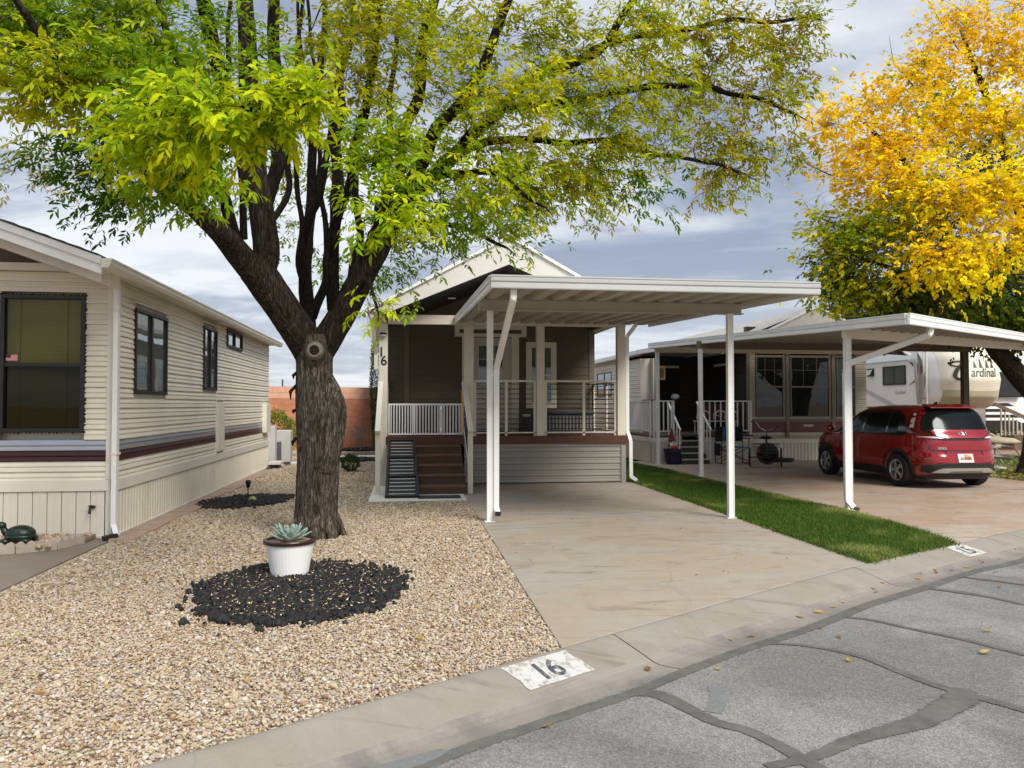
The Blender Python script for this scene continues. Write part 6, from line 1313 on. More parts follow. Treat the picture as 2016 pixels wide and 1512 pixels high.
for k in range(12): x = 8.93 + k * .057; m.tube([(x, 18.50, .60), (8.98 + (x - 8.93) * .82, 18.50, .36)], .003, 4); m.tube([(x, 18.86, .60), (8.98 + (x - 8.93) * .82, 18.86, .36)], .003, 4)
m.build('basket', M_['dark_steel'], tr_); MB().lathe([(0, 0), (.035, 0), (.03, .015), (0, .02)], (9.06, 18.48, .42), 14, Matrix.Rotation(R(90), 3, 'X')).build('reflector', M_['reflector'], tr_)
m = MB(); m.tube([(9.12, 19.3, .22), (9.40, 19.3, .38)], .01, 6); m.box(9.05, 9.14, 19.26, 19.36, .2, .23); m.box(9.38, 9.47, 19.26, 19.36, .37, .40); m.build('pedals', M_['rubber'], tr_)
tr_.rotation_euler = (0, 0, -R(26))
# folding director's chair
ch = empty('folding_chair', (8.8, 20.0, 0), 'black folding director chair with teal seat before the right home', 'chair')
for x in (8.42, 9.20):
    m = MB(); m.tube([(x, 20.22, 0), (x, 20.2, 1.0)], .013, 6); m.tube([(x, 19.82, 0), (x, 19.8, .68)], .013, 6); m.tube([(x, 20.22, .02), (x, 19.8, .02)], .012, 6); m.build('side_frame', M_['black_metal'], ch); MB().box(x - .03, x + .03, 19.74, 20.22, .67, .70).build('armrest', M_['black_metal'], ch, bevel=.006)
m = MB(); m.tube([(8.42, 19.84, .08), (9.20, 19.84, .44)], .011, 6); m.tube([(9.20, 19.86, .08), (8.42, 19.86, .44)], .011, 6); m.tube([(8.42, 20.2, .08), (9.20, 20.2, .44)], .011, 6); m.tube([(9.20, 20.18, .08), (8.42, 20.18, .44)], .011, 6); m.build('cross_brace', M_['black_metal'], ch)
MB().box(8.44, 9.18, 19.82, 20.2, .44, .46).build('seat', M_['teal_fabric'], ch); MB().box(8.42, 8.62, 20.20, 20.23, .60, 1.0).build('back_panel', M_['black_fabric'], ch); MB().box(8.62, 9.0, 20.20, 20.23, .60, 1.0).build('back_panel', M_['teal_fabric'], ch); MB().box(9.0, 9.20, 20.20, 20.23, .60, 1.0).build('back_panel', M_['black_fabric'], ch); MB().box(8.38, 8.41, 19.84, 20.2, .22, .55).build('side_pouch', M_['black_fabric'], ch, bevel=.008)
# scroll seat on the deck
sc_ = empty('scroll_bench', (8.8, 21.2, .76), 'white scrolled metal garden seat on the entry deck', 'bench')
for cx0 in (8.45, 8.95, 9.3):
    m = MB(); pts = [(cx0 + .18 * (1 - t / 9) * cos(t) , 21.15, 1.33 + .10 * (1 - t / 9) * sin(t)) for t in np.linspace(0, 8.2, 30)]; m.tube(pts, .008, 5); m.tube([(cx0 - .2, 21.15, 1.2), (cx0 - .18, 21.15, 1.36), (cx0, 21.15, 1.46), (cx0 + .2, 21.15, 1.38)], .009, 5); m.build('scroll', M_['patio_metal'], sc_)
box('seat', M_['patio_metal'], sc_, 8.25, 9.45, 21.1, 21.45, 1.12, 1.14); box('cloth', M_['red_cloth'], sc_, 8.35, 9.3, 21.4, 21.44, 1.16, 1.62)
for x in (8.3, 9.4):
    for y in (21.13, 21.42): MB().tube([(x, y, .76), (x, y, 1.12)], .012, 6).build('leg', M_['patio_metal'], sc_)
# gnome on the blue planter
pb = empty('planter', (7.14, 20.05, 0), 'large dark blue plant pot at the foot of the entry steps', 'pot'); MB().lathe([(.16, 0), (.20, .05), (.235, .34), (.25, .36), (.25, .41), (.225, .41), (.22, .36), (0, .35)], (7.14, 20.05, 0), 28).build('pot', M_['navy'], pb, smooth=False)
gn = empty('garden_gnome', (7.12, 20.0, .36), 'garden gnome with tall red hat standing in the blue pot', 'gnome'); G0 = Vector((7.12, 20.0, .36))
MB().lathe([(.10, .06), (.115, .10), (.10, .2), (.05, .28)], G0, 18).build('body', M_['gnome_hat'], gn, smooth=True); MB().lathe([(.105, .26), (.10, .29), (.075, .36), (.05, .44), (.03, .54), (.008, .62)], G0 + Vector((-.02, 0, 0)), 16).build('hat', M_['gnome_hat'], gn, smooth=True)
m = MB(); m.sphere(G0 + Vector((-.055, -.07, .17)), (.05, .045, .075), 12, 8); m.sphere(G0 + Vector((.035, -.07, .17)), (.05, .045, .075), 12, 8); m.sphere(G0 + Vector((-.01, -.07, .19)), (.06, .05, .07), 12, 8); m.build('beard', M_['gnome_beard'], gn, smooth=True); MB().sphere(G0 + Vector((-.01, -.12, .245)), .026, 10, 8).build('nose', M_['skin_clay'], gn, smooth=True)
MB().sphere(G0 + Vector((.0, -.13, .09)), (.10, .05, .055), 16, 8).build('bowl', M_['red_clay'], gn, smooth=True)
for x in (-.11, .115): MB().sphere(G0 + Vector((x, -.12, .085)), .028, 8, 6).build('hand', M_['skin_clay'], gn, smooth=True)
sg = empty('garden_sign', (7.40, 20.25, 0), 'small green arched garden sign behind the gnome', 'sign'); m = MB(); P = [(7.30, .52), (7.50, .52), (7.50, .68)] + [(7.40 + .10 * cos(a), .68 + .08 * sin(a)) for a in np.linspace(.2, pi - .2, 8)] + [(7.30, .68)]; m.extrude([(a, 20.30, b) for a, b in P], (0, .02, 0)); bo = m.build('board', M_['beige_box'], sg); m = MB(); m.extrude([((a - 7.4) * .82 + 7.4, 20.294, (b - .62) * .82 + .62) for a, b in P], (0, .006, 0)); m.build('face', M_['sign_green'], bo); MB().tube([(7.40, 20.31, 0.0), (7.40, 20.31, .52)], .01, 6).build('stake', M_['black_metal'], sg)
hs = MB(); hs.tube([(10.0 + .17 * cos(a), 20.55 + .02 * a, .20 + .17 * sin(a)) for a in np.linspace(-.3, pi + .3, 16)], .022, 8)
for k in range(3): hs.tube([(10.35 + (.35 + .04 * k) * cos(a), 20.3 + .12 * sin(a) + .03 * k, .025 + .03 * k) for a in np.linspace(0, 2 * pi, 24)], .02, 8)
tag(hs.build('garden_hose', M_['rubber'], None, smooth=True), 'coiled black garden hose on the concrete beside the red car', 'hose')
art = empty('wall_plaque', (6.62, 19.9, 2.4), 'gold square wall plaque hanging by the entry deck post', 'plaque'); box('frame', M_['brass'], art, 6.75, 7.05, 20.35, 20.38, 2.28, 2.66, bevel=.01); box('panel', M_['bronze_frame'], art, 6.80, 7.0, 20.34, 20.349, 2.34, 2.60)
fn = empty('ceiling_globe', (8.3, 22.5, 1.9), 'pale round globe lamp in the dark entry', 'lamp'); MB().sphere((8.35, 23.2, 1.85), (.14, .14, .10), 14, 10).build('globe', M_['utility_white'], fn, smooth=True); MB().tube([(8.35, 23.2, .76), (8.35, 23.2, 1.78)], .012, 6).build('stand', M_['black_metal'], fn)
# patio lounge chair by the yellow tree
pc = empty('patio_chair', (13.9, 16.4, 0), 'white metal patio chair with tan cushions beside the yellow tree trunk', 'chair'); C0 = Vector((13.75, 16.4, 0))
def cw(x, y, z): return C0 + Vector((x, y, z))
MB().beam(cw(-.25, 0, .42), cw(.30, .1, .36), .50, .11, (0, 0, 1)).build('seat_cushion', M_['cushion'], pc, bevel=.04); MB().beam(cw(-.28, 0, .46), cw(-.46, 0, .98), .48, .10, (1, 0, 0)).build('back_cushion', M_['cushion'], pc, bevel=.04)
m = MB()
for y in (-.27, .30): m.tube([cw(-.50, y, 1.0), cw(-.30, y, .42), cw(.30, y, .36), cw(.42, y, .20)], .014, 7); m.tube([cw(-.36, y, .60), cw(-.1, y, .66), cw(.2, y, .62), cw(.36, y, .44)], .014, 7); m.tube([cw(-.32, y, .02), cw(-.10, y, .22), cw(.12, y, .22), cw(.34, y, .02), cw(-.32, y, .02)], .013, 7)
m.tube([cw(-.10, -.27, .22), cw(-.1, .3, .22)], .012, 6); m.build('frame', M_['patio_metal'], pc, smooth=True)
tb = empty('patio_table', (14.9, 17.6, 0), 'round tan covered patio table behind the patio chair', 'table'); MB().lathe([(.05, 0), (.05, .62), (.55, .64), (.60, .68), (.45, .76), (.0, .80)], (14.75, 17.7, 0), 30).build('top', M_['cushion'], tb, smooth=True); MB().lathe([(.3, 0), (.28, .03), (.05, .06)], (14.75, 17.7, 0), 20).build('base', M_['patio_metal'], tb)

# ------------------------------------------------------------------ agave pot, solar light
pt = empty('plant_pot', (-1.07, 7.42, 0), 'white plant pot with dark brown rim in the black lava rock', 'pot'); P0 = Vector((-1.07, 7.42, .03))
MB().lathe([(.165, 0), (.172, .02), (.222, .295), (.19, .30), (0, .30)], P0, 40).build('pot', M_['pot_white'], pt, smooth=False, bevel=.003); MB().lathe([(.222, .285), (.238, .29), (.242, .315), (.236, .325), (.205, .325), (.20, .30), (.222, .285)], P0, 40).build('rim', M_['pot_rim'], pt, smooth=False); MB().lathe([(.0, .305), (.2, .303)], P0, 20).build('potting_soil', M_['soil'], pt)
ag = empty('agave', (-1.07, 7.42, .33), 'blue green agave rosette growing in the white pot', 'plant'); A0 = P0 + Vector((0, 0, .30))
def agave_leaf(th, el_, L, W):
    m = MB(); n = 7; d = Vector((cos(th), sin(th), 0)); s = Vector((-sin(th), cos(th), 0)); p = A0 + d * .015; u = el_
    for i in range(n + 1):
        t = i / n; w = W * (.55 + 1.3 * t - 1.75 * t * t) if t < .95 else .003; w = max(w, .002); nn_ = (d * -sin(u) + Vector((0, 0, 1)) * cos(u)); c = w * .45
        m.v += [p + s * w + nn_ * c, p + s * w * .5 + nn_ * .002, p - nn_ * c * .1, p - s * w * .5 + nn_ * .002, p - s * w + nn_ * c]
        p = p + (d * cos(u) + Vector((0, 0, 1)) * sin(u)) * (L / n); u += .05
    for i in range(n):
        for k in range(4): a = i * 5 + k; m.f.append((a, a + 1, a + 6, a + 5))
    lf = m.build('leaf', M_['agave'], ag, smooth=True, recalc=False); md = lf.modifiers.new('s', 'SOLIDIFY'); md.thickness = .006
    q = p - (d * cos(u) + Vector((0, 0, 1)) * sin(u)) * .01; MB().tube([q, p + (d * cos(u) + Vector((0, 0, 1)) * sin(u)) * .018], [.003, .0006], 5).build('spine', M_['agave_spine'], lf)
k = 0
for n, e_, L, W in ((7, .35, .20, .040), (8, .62, .20, .042), (8, .90, .18, .040), (6, 1.15, .16, .034), (3, 1.38, .13, .024)):
    for i in range(n): agave_leaf(2 * pi * (i + .37 * k) / n + random.uniform(-.08, .08), e_ + random.uniform(-.08, .08), L * random.uniform(.9, 1.08), W * random.uniform(.9, 1.1))
    k += 1
slt = empty('solar_light', (-2.62, 13.4, 0), 'small black solar torch light standing in the black lava patch', 'lamp'); Q = Vector((-2.62, 13.4, 0)); MB().tube([Q, Q + Vector((0, 0, .22))], .010, 8).build('stake', M_['black_metal'], slt); MB().lathe([(.012, .20), (.03, .23), (.045, .30), (.045, .33), (.02, .345)], Q, 14).build('head', M_['black_metal'], slt, smooth=True); MB().lathe([(.046, .25), (.047, .31)], Q, 14).build('lens', M_['ramp_strip'], slt) if False else None
cc = MB(); cc.sphere((-2.50, 13.15, .04), (.065, .065, .055), 20, 10); o = tag(cc.build('barrel_cactus', M_['agave'], None, smooth=True), 'tiny pale barrel cactus beside the solar light', 'cactus'); o.data.materials.clear(); o.data.materials.append(M_['sign_green'])
# far skyline beyond the wall
for i, (x, y, h) in enumerate(((-9.6, 62, 3.6), (-5.8, 60, 4.0))): tag(MB().tube([(x, y, 0), (x, y, h)], .07, 6).build('utility_pole', M_['grey_box'], None), ['thin grey pole beyond the block wall left of the tree trunk', 'thin grey pole beyond the block wall right of the tree trunk'][i], 'pole', 'poles beyond the wall')
hb = empty('far_building', (-8.2, 70, 0), 'low white building far beyond the block wall', 'building'); box('wall', M_['utility_white'], hb, -12, -7.0, 68, 74, 0, 2.95); MB().lathe([(1.2, 0), (.95, .5), (.3, .8), (0, .85)], (-8.9, 70, 2.9), 14).build('roof', M_['utility_white'], hb)
m = MB(); X = np.linspace(-700, 700, 60); 
for i, x in enumerate(X): h = 14 + 9 * noise.noise(Vector((x * .006, 2.2, 0))) + 5 * noise.noise(Vector((x * .02, 5, 0))); m.v += [(x, 780, -5), (x, 800, max(4, h)), (x, 900, -5)]
for i in range(59): m.f += [(i * 3, i * 3 + 1, i * 3 + 4, i * 3 + 3), (i * 3 + 1, i * 3 + 2, i * 3 + 5, i * 3 + 4)]
tag(m.build('hills', M_['hill'], None, smooth=True), 'faint low blue hills on the horizon', kind='structure')

# ------------------------------------------------------------------ trees
LIMBS=[
  [(-1.08,9.7,-0.1,0.308),(-1.09,9.7,0.09,0.275),(-1.08,9.7,0.46,0.256),(-1.07,9.7,0.96,0.25),(-1.09,9.7,1.46,0.256),(-1.12,9.7,1.83,0.231),(-1.12,9.7,2.11,0.224),(-1.13,9.7,2.33,0.269),(-1.14,9.7,2.44,0.256)],
  [(-1.17,9.7,2.27,0.219),(-1.29,9.6,2.48,0.205),(-1.46,9.5,2.74,0.203),(-1.62,9.4,2.98,0.201),(-1.76,9.3,3.19,0.205)],
  [(-1.72,9.3,3.1,0.166),(-1.91,9.1,3.33,0.146),(-2.06,8.8,3.52,0.12),(-2.23,8.5,3.68,0.101),(-2.4,8.3,3.8,0.089),(-2.56,8.0,3.96,0.076),(-2.72,7.7,4.19,0.069),(-2.81,7.4,4.31,0.057),(-2.91,7.1,4.47,0.046),(-3.03,6.8,4.67,0.036),(-3.13,6.5,4.89,0.027)],
  [(-1.72,9.3,3.1,0.155),(-1.65,9.4,3.39,0.156),(-1.71,9.4,3.87,0.145),(-1.79,9.4,4.36,0.14),(-1.84,9.4,4.96,0.134),(-1.86,9.3,5.59,0.116),(-1.87,9.2,6.09,0.098),(-1.89,9.1,6.75,0.076),(-1.92,9.0,7.52,0.048)],
  [(-1.71,9.4,3.81,0.078),(-1.6,9.6,4.49,0.086),(-1.6,9.7,5.15,0.081),(-1.65,9.8,5.83,0.082),(-1.68,9.9,6.58,0.077),(-1.72,10,7.55,0.054)],
  [(-1.8,9.4,4.42,0.078),(-1.99,9.2,4.82,0.077),(-2.13,9.0,5.33,0.086),(-2.18,8.8,5.75,0.084),(-2.22,8.6,6.21,0.072),(-2.26,8.4,6.75,0.04)],
  [(-1.79,9.3,3.13,0.077),(-1.94,9.2,3.52,0.077),(-2.08,9.1,3.9,0.07),(-2.15,8.9,4.31,0.058),(-2.29,8.6,4.87,0.046),(-2.39,8.2,5.29,0.039),(-2.53,8,5.75,0.029)],
  [(-1.2,9.8,2.34,0.105),(-1.26,10.0,2.87,0.089),(-1.3,10.2,3.42,0.079),(-1.3,10.4,4.14,0.074),(-1.29,10.5,4.78,0.062),(-1.22,10.7,5.76,0.057),(-1.15,10.9,6.7,0.045),(-1.09,11,7.77,0.033)],
  [(-1.18,9.9,2.7,0.065),(-1.04,10.1,3.22,0.054),(-0.98,10.2,3.76,0.073),(-0.93,10.3,4.39,0.08),(-0.9,10.4,5.11,0.074),(-0.89,10.5,5.9,0.062),(-0.78,10.6,6.72,0.05),(-0.72,10.7,7.63,0.032)],
  [(-1.27,9.9,2.73,0.041),(-1.29,9.8,3.35,0.052),(-1.23,9.7,3.84,0.052),(-1.05,9.6,4.2,0.046),(-0.94,9.5,4.8,0.04),(-0.9,9.4,5.38,0.034)],
  [(-1.09,9.7,2.24,0.196),(-0.9,9.65,2.52,0.172),(-0.72,9.6,2.83,0.165),(-0.56,9.5,3.13,0.158),(-0.4,9.4,3.42,0.156),(-0.22,9.3,3.75,0.144),(-0.07,9.2,3.94,0.131)],
  [(-0.16,9.25,3.83,0.104),(-0.01,9.2,4.13,0.093),(0.17,9.1,4.47,0.081),(0.4,9,4.87,0.075),(0.61,9,5.18,0.07),(0.88,9,5.69,0.064),(1.1,9,6.13,0.059),(1.25,9,6.7,0.043)],
  [(-0.1,9.2,3.91,0.109),(0.23,9.2,4.23,0.098),(0.53,9.2,4.55,0.093),(0.81,9.2,4.84,0.082),(1.06,9.2,5.13,0.071),(1.28,9.2,5.39,0.066),(1.67,9.3,5.68,0.061),(2.06,9.3,5.86,0.055),(2.48,9.4,6.23,0.05),(2.81,9.4,6.64,0.045),(3.12,9.5,7.18,0.034)],
  [(0.63,9.2,4.64,0.055),(0.98,9.3,4.82,0.055),(1.43,9.4,4.94,0.045),(1.9,9.5,4.96,0.04),(2.59,9.6,4.96,0.034),(3.45,9.7,4.87,0.029),(4.34,9.8,4.77,0.023)],
  [(1.15,9.2,5.2,0.055),(1.62,9.4,5.36,0.05),(2.17,9.5,5.5,0.051),(2.8,9.6,5.71,0.046),(3.45,9.7,5.85,0.04),(4.2,9.8,5.87,0.035),(5.12,9.9,5.68,0.024)],
  [(1.8,9.3,5.72,0.044),(2.46,9.6,6.19,0.04),(3.21,9.8,6.53,0.041),(4.1,9.9,6.78,0.035),(5.34,10,6.99,0.024)],
  [(-0.19,9.3,3.78,0.077),(-0.07,9.5,4.4,0.068),(-0.01,9.7,5.1,0.069),(0.18,9.8,5.94,0.076),(0.3,9.8,6.6,0.07),(0.4,9.9,7.4,0.053)],
  [(-0.87,9.6,2.54,0.068),(-0.86,9.5,3.06,0.073),(-0.85,9.4,3.54,0.061),(-0.66,9.1,4.37,0.054),(-0.46,8.6,4.97,0.046),(-0.34,8.2,5.47,0.034),(-0.28,8,5.97,0.024)],
  [(-1.28,10,2.61,0.036),(-1.37,10.2,3.69,0.036),(-1.45,10.4,4.94,0.031),(-1.43,10.5,6.01,0.031),(-1.52,10.6,7.23,0.019)],
  [(-0.97,10,2.81,0.036),(-1.07,10.3,3.92,0.037),(-1.16,10.4,4.96,0.031),(-1.24,10.5,6.02,0.025),(-1.39,10.6,7.38,0.019)],
  [(-0.69,9.7,2.94,0.046),(-0.64,10,3.86,0.048),(-0.67,10.1,4.68,0.042),(-0.57,10.1,5.55,0.036),(-0.48,10.2,6.55,0.03),(-0.45,10.2,7.37,0.018)],
  [(-0.44,9.5,3.38,0.045),(-0.31,9.8,3.96,0.047),(-0.27,10,4.87,0.042),(-0.2,10,5.67,0.036),(-0.08,10,6.61,0.03),(-0.02,10,7.22,0.018)],
  [(-1.7,9.5,3.65,0.04),(-1.54,10,4.29,0.042),(-1.5,10.3,5.25,0.037),(-1.42,10.4,6.31,0.031),(-1.38,10.5,7.4,0.019)],
  [(-1.87,9.2,3.52,0.044),(-1.94,9.2,4.53,0.038),(-2.03,9.2,5.24,0.033),(-2.07,9.2,5.95,0.027),(-2.1,9.2,6.67,0.016)],
  [(0.35,9.2,4.36,0.055),(0.81,8.8,4.28,0.037),(1.13,8.6,4.12,0.031),(1.49,8.6,3.9,0.02)],
  [(-2.08,9.1,3.9,0.049),(-2.03,8,3.98,0.043),(-1.88,6.9,3.87,0.033),(-1.47,5.8,3.66,0.021),(-1.08,5.1,3.44,0.015),(-0.76,4.9,3.44,0.012),(-0.53,4.8,3.5,0.009)],
  [(-2.17,8.6,3.63,0.046),(-2.31,7.8,3.8,0.032),(-2.29,6.9,3.72,0.025),(-2.2,6.3,3.61,0.015)],
  [(-0.62,9.5,2.97,0.034),(-0.44,8.9,2.98,0.026),(-0.35,8.3,2.78,0.02),(-0.3,8.0,2.58,0.014)],
  [(-0.4,9.3,3.47,0.044),(-0.3,8.2,3.52,0.034),(-0.22,7.2,3.57,0.021),(-0.15,6.4,3.27,0.015),(-0.12,6.1,3.07,0.011)],
  [(-0.25,9.3,3.72,0.05),(0.12,9.6,3.86,0.04),(0.64,9.8,3.86,0.029),(1.18,10,3.72,0.024)],
]
BLOBS=[
(-3.43,7.5,5.03,0.54,0.42,0.40,30,"G"),(-2.85,6.5,4.15,0.49,0.33,0.24,34,"Y"),(-2.59,7.5,5.04,0.64,0.47,0.40,44,"G"),(-2.08,6.6,4.22,0.48,0.35,0.31,34,"G"),(-1.54,5.2,3.36,0.33,0.25,0.17,20,"B"),(-1.76,5.6,3.66,0.26,0.25,0.18,10,"G"),(-1.09,4.9,3.37,0.34,0.25,0.12,26,"B"),(-0.67,4.8,3.42,0.16,0.25,0.11,14,"B"),(-1.83,6.2,3.41,0.37,0.25,0.18,16,"G"),(-3.31,8.6,4.27,0.45,0.36,0.34,20,"D"),(-5.07,11,5.05,0.58,0.43,0.36,10,"P"),(-4.68,11,4.69,0.44,0.29,0.22,5,"P"),(-3.17,9,3.98,0.48,0.32,0.23,16,"D"),(-2.04,8.6,5.66,0.65,0.47,0.40,13,"G"),(-1.84,7.6,4.74,0.45,0.30,0.23,9,"G"),(-1.71,6.6,3.5,0.24,0.25,0.16,10,"G"),(-0.95,9,5.99,0.59,0.45,0.42,13,"O"),(-0.22,8,5.55,0.58,0.45,0.42,22,"O"),(-0.48,8,4.92,0.58,0.37,0.24,16,"O"),(-0.31,6.6,3.86,0.26,0.25,0.20,9,"G"),(-0.17,6.4,3.5,0.25,0.25,0.21,9,"G"),(-0.11,6.2,3.16,0.20,0.25,0.14,9,"B"),(-0.94,12,4.86,0.48,0.64,0.95,9,"D"),(-2.01,13,4.93,0.60,0.70,0.94,7,"G"),(-1.43,13,3.85,0.69,0.50,0.43,5,"G"),(0.46,9,5.9,0.71,0.56,0.54,24,"O"),(1.08,8.2,4.98,0.60,0.44,0.38,26,"Y"),(0.58,9,5.21,0.59,0.41,0.33,16,"O"),(0.27,8.6,4.43,0.45,0.31,0.23,12,"G"),(1.19,9,4.63,0.62,0.40,0.27,17,"O"),(0.56,8.6,3.93,0.62,0.38,0.23,18,"G"),(0.87,7.6,3.87,0.35,0.25,0.18,10,"Y"),(1.58,9.5,4.17,0.66,0.44,0.33,26,"O"),(2.23,9.5,4.55,0.60,0.42,0.33,24,"O"),(0.45,10,3.86,0.66,0.40,0.23,12,"G"),(-0.25,10.5,3.44,0.55,0.36,0.24,9,"G"),(1.32,10,3.89,0.59,0.36,0.20,9,"G"),(-0.3,8,2.6,0.14,0.25,0.15,3,"B"),(1.81,9,5.99,0.68,0.52,0.48,24,"O"),(2.16,9.2,5.32,0.64,0.42,0.30,19,"O"),(2.95,9.2,6.29,0.64,0.49,0.46,24,"Y"),(3.11,9.5,5.65,0.66,0.44,0.31,18,"O"),(2.97,9.5,4.95,0.66,0.42,0.28,19,"O"),(3.03,9.5,4.42,0.35,0.25,0.16,7,"D"),(3.98,9.6,6.55,0.67,0.51,0.48,24,"R"),(4.29,10,5.92,0.66,0.43,0.30,19,"R"),(4.32,10,5.21,0.66,0.42,0.26,18,"R"),(4.39,10,4.69,0.46,0.31,0.23,11,"R"),(5.1,10,5.79,0.33,0.28,0.30,9,"R"),(5.11,10,6.75,0.43,0.34,0.33,12,"R"),(5.33,10,6.27,0.26,0.25,0.20,6,"R"),(5.09,10,5.18,0.28,0.25,0.17,6,"R"),(5.57,10,7.11,0.30,0.25,0.15,5,"R"),(2.49,10,4.2,0.36,0.25,0.15,5,"P"),(-1.86,12,5.45,0.48,0.46,0.55,7,"O"),(-2.62,12.5,4.61,0.58,0.45,0.41,7,"G"),(-1.91,12,7.1,0.48,0.50,0.63,5,"O"),(-1.08,11,5.38,0.44,0.46,0.58,6,"O"),(-0.01,10.5,4.14,0.35,0.31,0.35,5,"D"),(-3.85,9.5,6.16,0.75,0.51,0.38,16,"D"),(-4.74,10,5.73,0.40,0.45,0.59,10,"D"),(2.15,11.5,5.47,0.68,0.51,0.46,6,"O"),(3.67,12,7.2,0.95,0.71,0.63,6,"O"),(-3.02,8,6.22,1.16,0.78,0.58,26,"G"),(-1.19,9,7.11,1.31,0.88,0.65,26,"O"),(1.23,9.3,7.37,1.35,0.91,0.68,26,"O"),(3.67,9.7,7.61,1.03,0.69,0.51,16,"O"),(-1.86,9.5,8.68,1.88,1.27,0.94,24,"O"),(0.93,9.5,8.84,1.57,1.10,0.88,18,"O"),(-1.17,6,5.48,0.99,0.66,0.48,12,"G"),(0.4,6.2,5.75,0.82,0.55,0.41,10,"O"),(1.27,13,8.57,2.15,1.58,1.37,6,"O"),]
YBLOBS=[
(12.06,15,9.9,0.54,0.41,0.38,10,"Q"),(12.9,15,9.23,0.59,0.54,0.59,18,"Q"),(11.39,15,9.58,0.50,0.33,0.25,4,"Q"),(11.38,15,8.69,0.69,0.47,0.35,12,"Q"),(10.65,14.5,8.65,0.38,0.26,0.19,4,"Q"),(9.56,14.5,7.73,0.67,0.41,0.25,9,"Q"),(8.48,14.3,7.24,0.52,0.35,0.26,8,"Q"),(10.01,14.6,7.0,1.01,0.67,0.48,26,"Q"),(11.58,14.6,7.56,0.96,0.69,0.58,24,"U"),(12.19,14,7.47,0.65,0.54,0.55,16,"U"),(8.97,14.4,6.36,0.62,0.44,0.36,12,"Q"),(9.8,14,5.87,0.92,0.60,0.42,22,"U"),(10.5,13.2,5.57,0.87,0.59,0.44,22,"U"),(11.29,13,5.69,0.52,0.43,0.43,14,"U"),(8.74,14.6,5.0,0.50,0.44,0.48,18,"V"),(9.62,14.4,4.98,0.81,0.57,0.46,30,"V"),(8.86,15,4.34,0.45,0.36,0.35,12,"W"),(10.11,13.4,4.49,0.84,0.56,0.40,20,"U"),(11.12,13.2,4.77,0.70,0.47,0.35,14,"U"),(10.58,13.2,4.07,0.52,0.35,0.26,6,"U"),(9.3,14.8,4.16,0.73,0.51,0.39,22,"V"),(10.71,15,4.05,0.99,0.65,0.45,34,"W"),(12.26,15,3.98,0.99,0.67,0.50,34,"W"),(13.43,15.5,4.76,0.61,0.55,0.61,20,"W"),(13.48,15.3,3.25,0.45,0.36,0.35,12,"W"),(11.3,15.8,5.79,1.25,0.85,0.63,24,"W"),(13.14,16.5,7.36,1.42,1.03,0.87,24,"W"),(10.82,15.5,3.68,0.92,0.58,0.36,24,"W"),(13.02,15.8,3.41,0.94,0.61,0.42,24,"W"),(12.24,16.5,8.77,1.09,0.78,0.65,12,"V"),(14.7,15,8.88,1.19,1.03,1.09,24,"Q"),(14.29,14.5,6.67,1.15,0.99,1.05,26,"U"),(14.41,14.8,4.65,1.17,0.97,0.98,24,"W"),(16.86,15.5,6.85,1.23,1.24,1.54,20,"V"),(14.71,15.5,10.86,1.02,0.83,0.82,16,"Q"),(14.04,15.5,3.62,0.61,0.51,0.51,10,"W"),]
YLIMBS=[
  [(13.93,15.6,-0.15,0.35),(14.1,15.6,0.65,0.289),(14.29,15.6,1.57,0.258),(14.43,15.6,2.03,0.247)],
  [(14.28,15.6,1.68,0.247),(13.72,15.6,2.2,0.227),(13.32,15.5,2.53,0.205),(12.87,15.4,2.92,0.173),(12.31,15.3,3.8,0.141),(11.74,15.1,4.64,0.11),(11.13,14.9,5.68,0.089),(10.42,14.7,6.57,0.068),(9.49,14.5,7.2,0.038)],
  [(14.35,15.6,1.91,0.227),(14.25,15.6,3.29,0.185),(14.03,15.6,4.79,0.144),(13.59,15.5,6.37,0.113),(13.03,15.4,7.92,0.081),(12.27,15.2,9.28,0.05)],
  [(14.35,15.6,1.91,0.206),(15.0,15.7,3.66,0.166),(15.67,15.8,5.7,0.125),(16.12,15.8,7.75,0.083),(15.93,15.7,9.62,0.052)],
  [(12.31,15.3,3.8,0.091),(11.18,15,4.17,0.069),(10.11,14.8,4.44,0.049),(9.02,14.7,4.71,0.029)],
  [(12.49,15.3,3.35,0.081),(11.79,15.5,3.36,0.061),(11.0,15.6,3.47,0.041)],
  [(13.47,15.5,6.6,0.082),(12.08,14.6,5.85,0.058),(10.75,13.8,5.19,0.036),(9.89,13.4,4.48,0.027)],
]

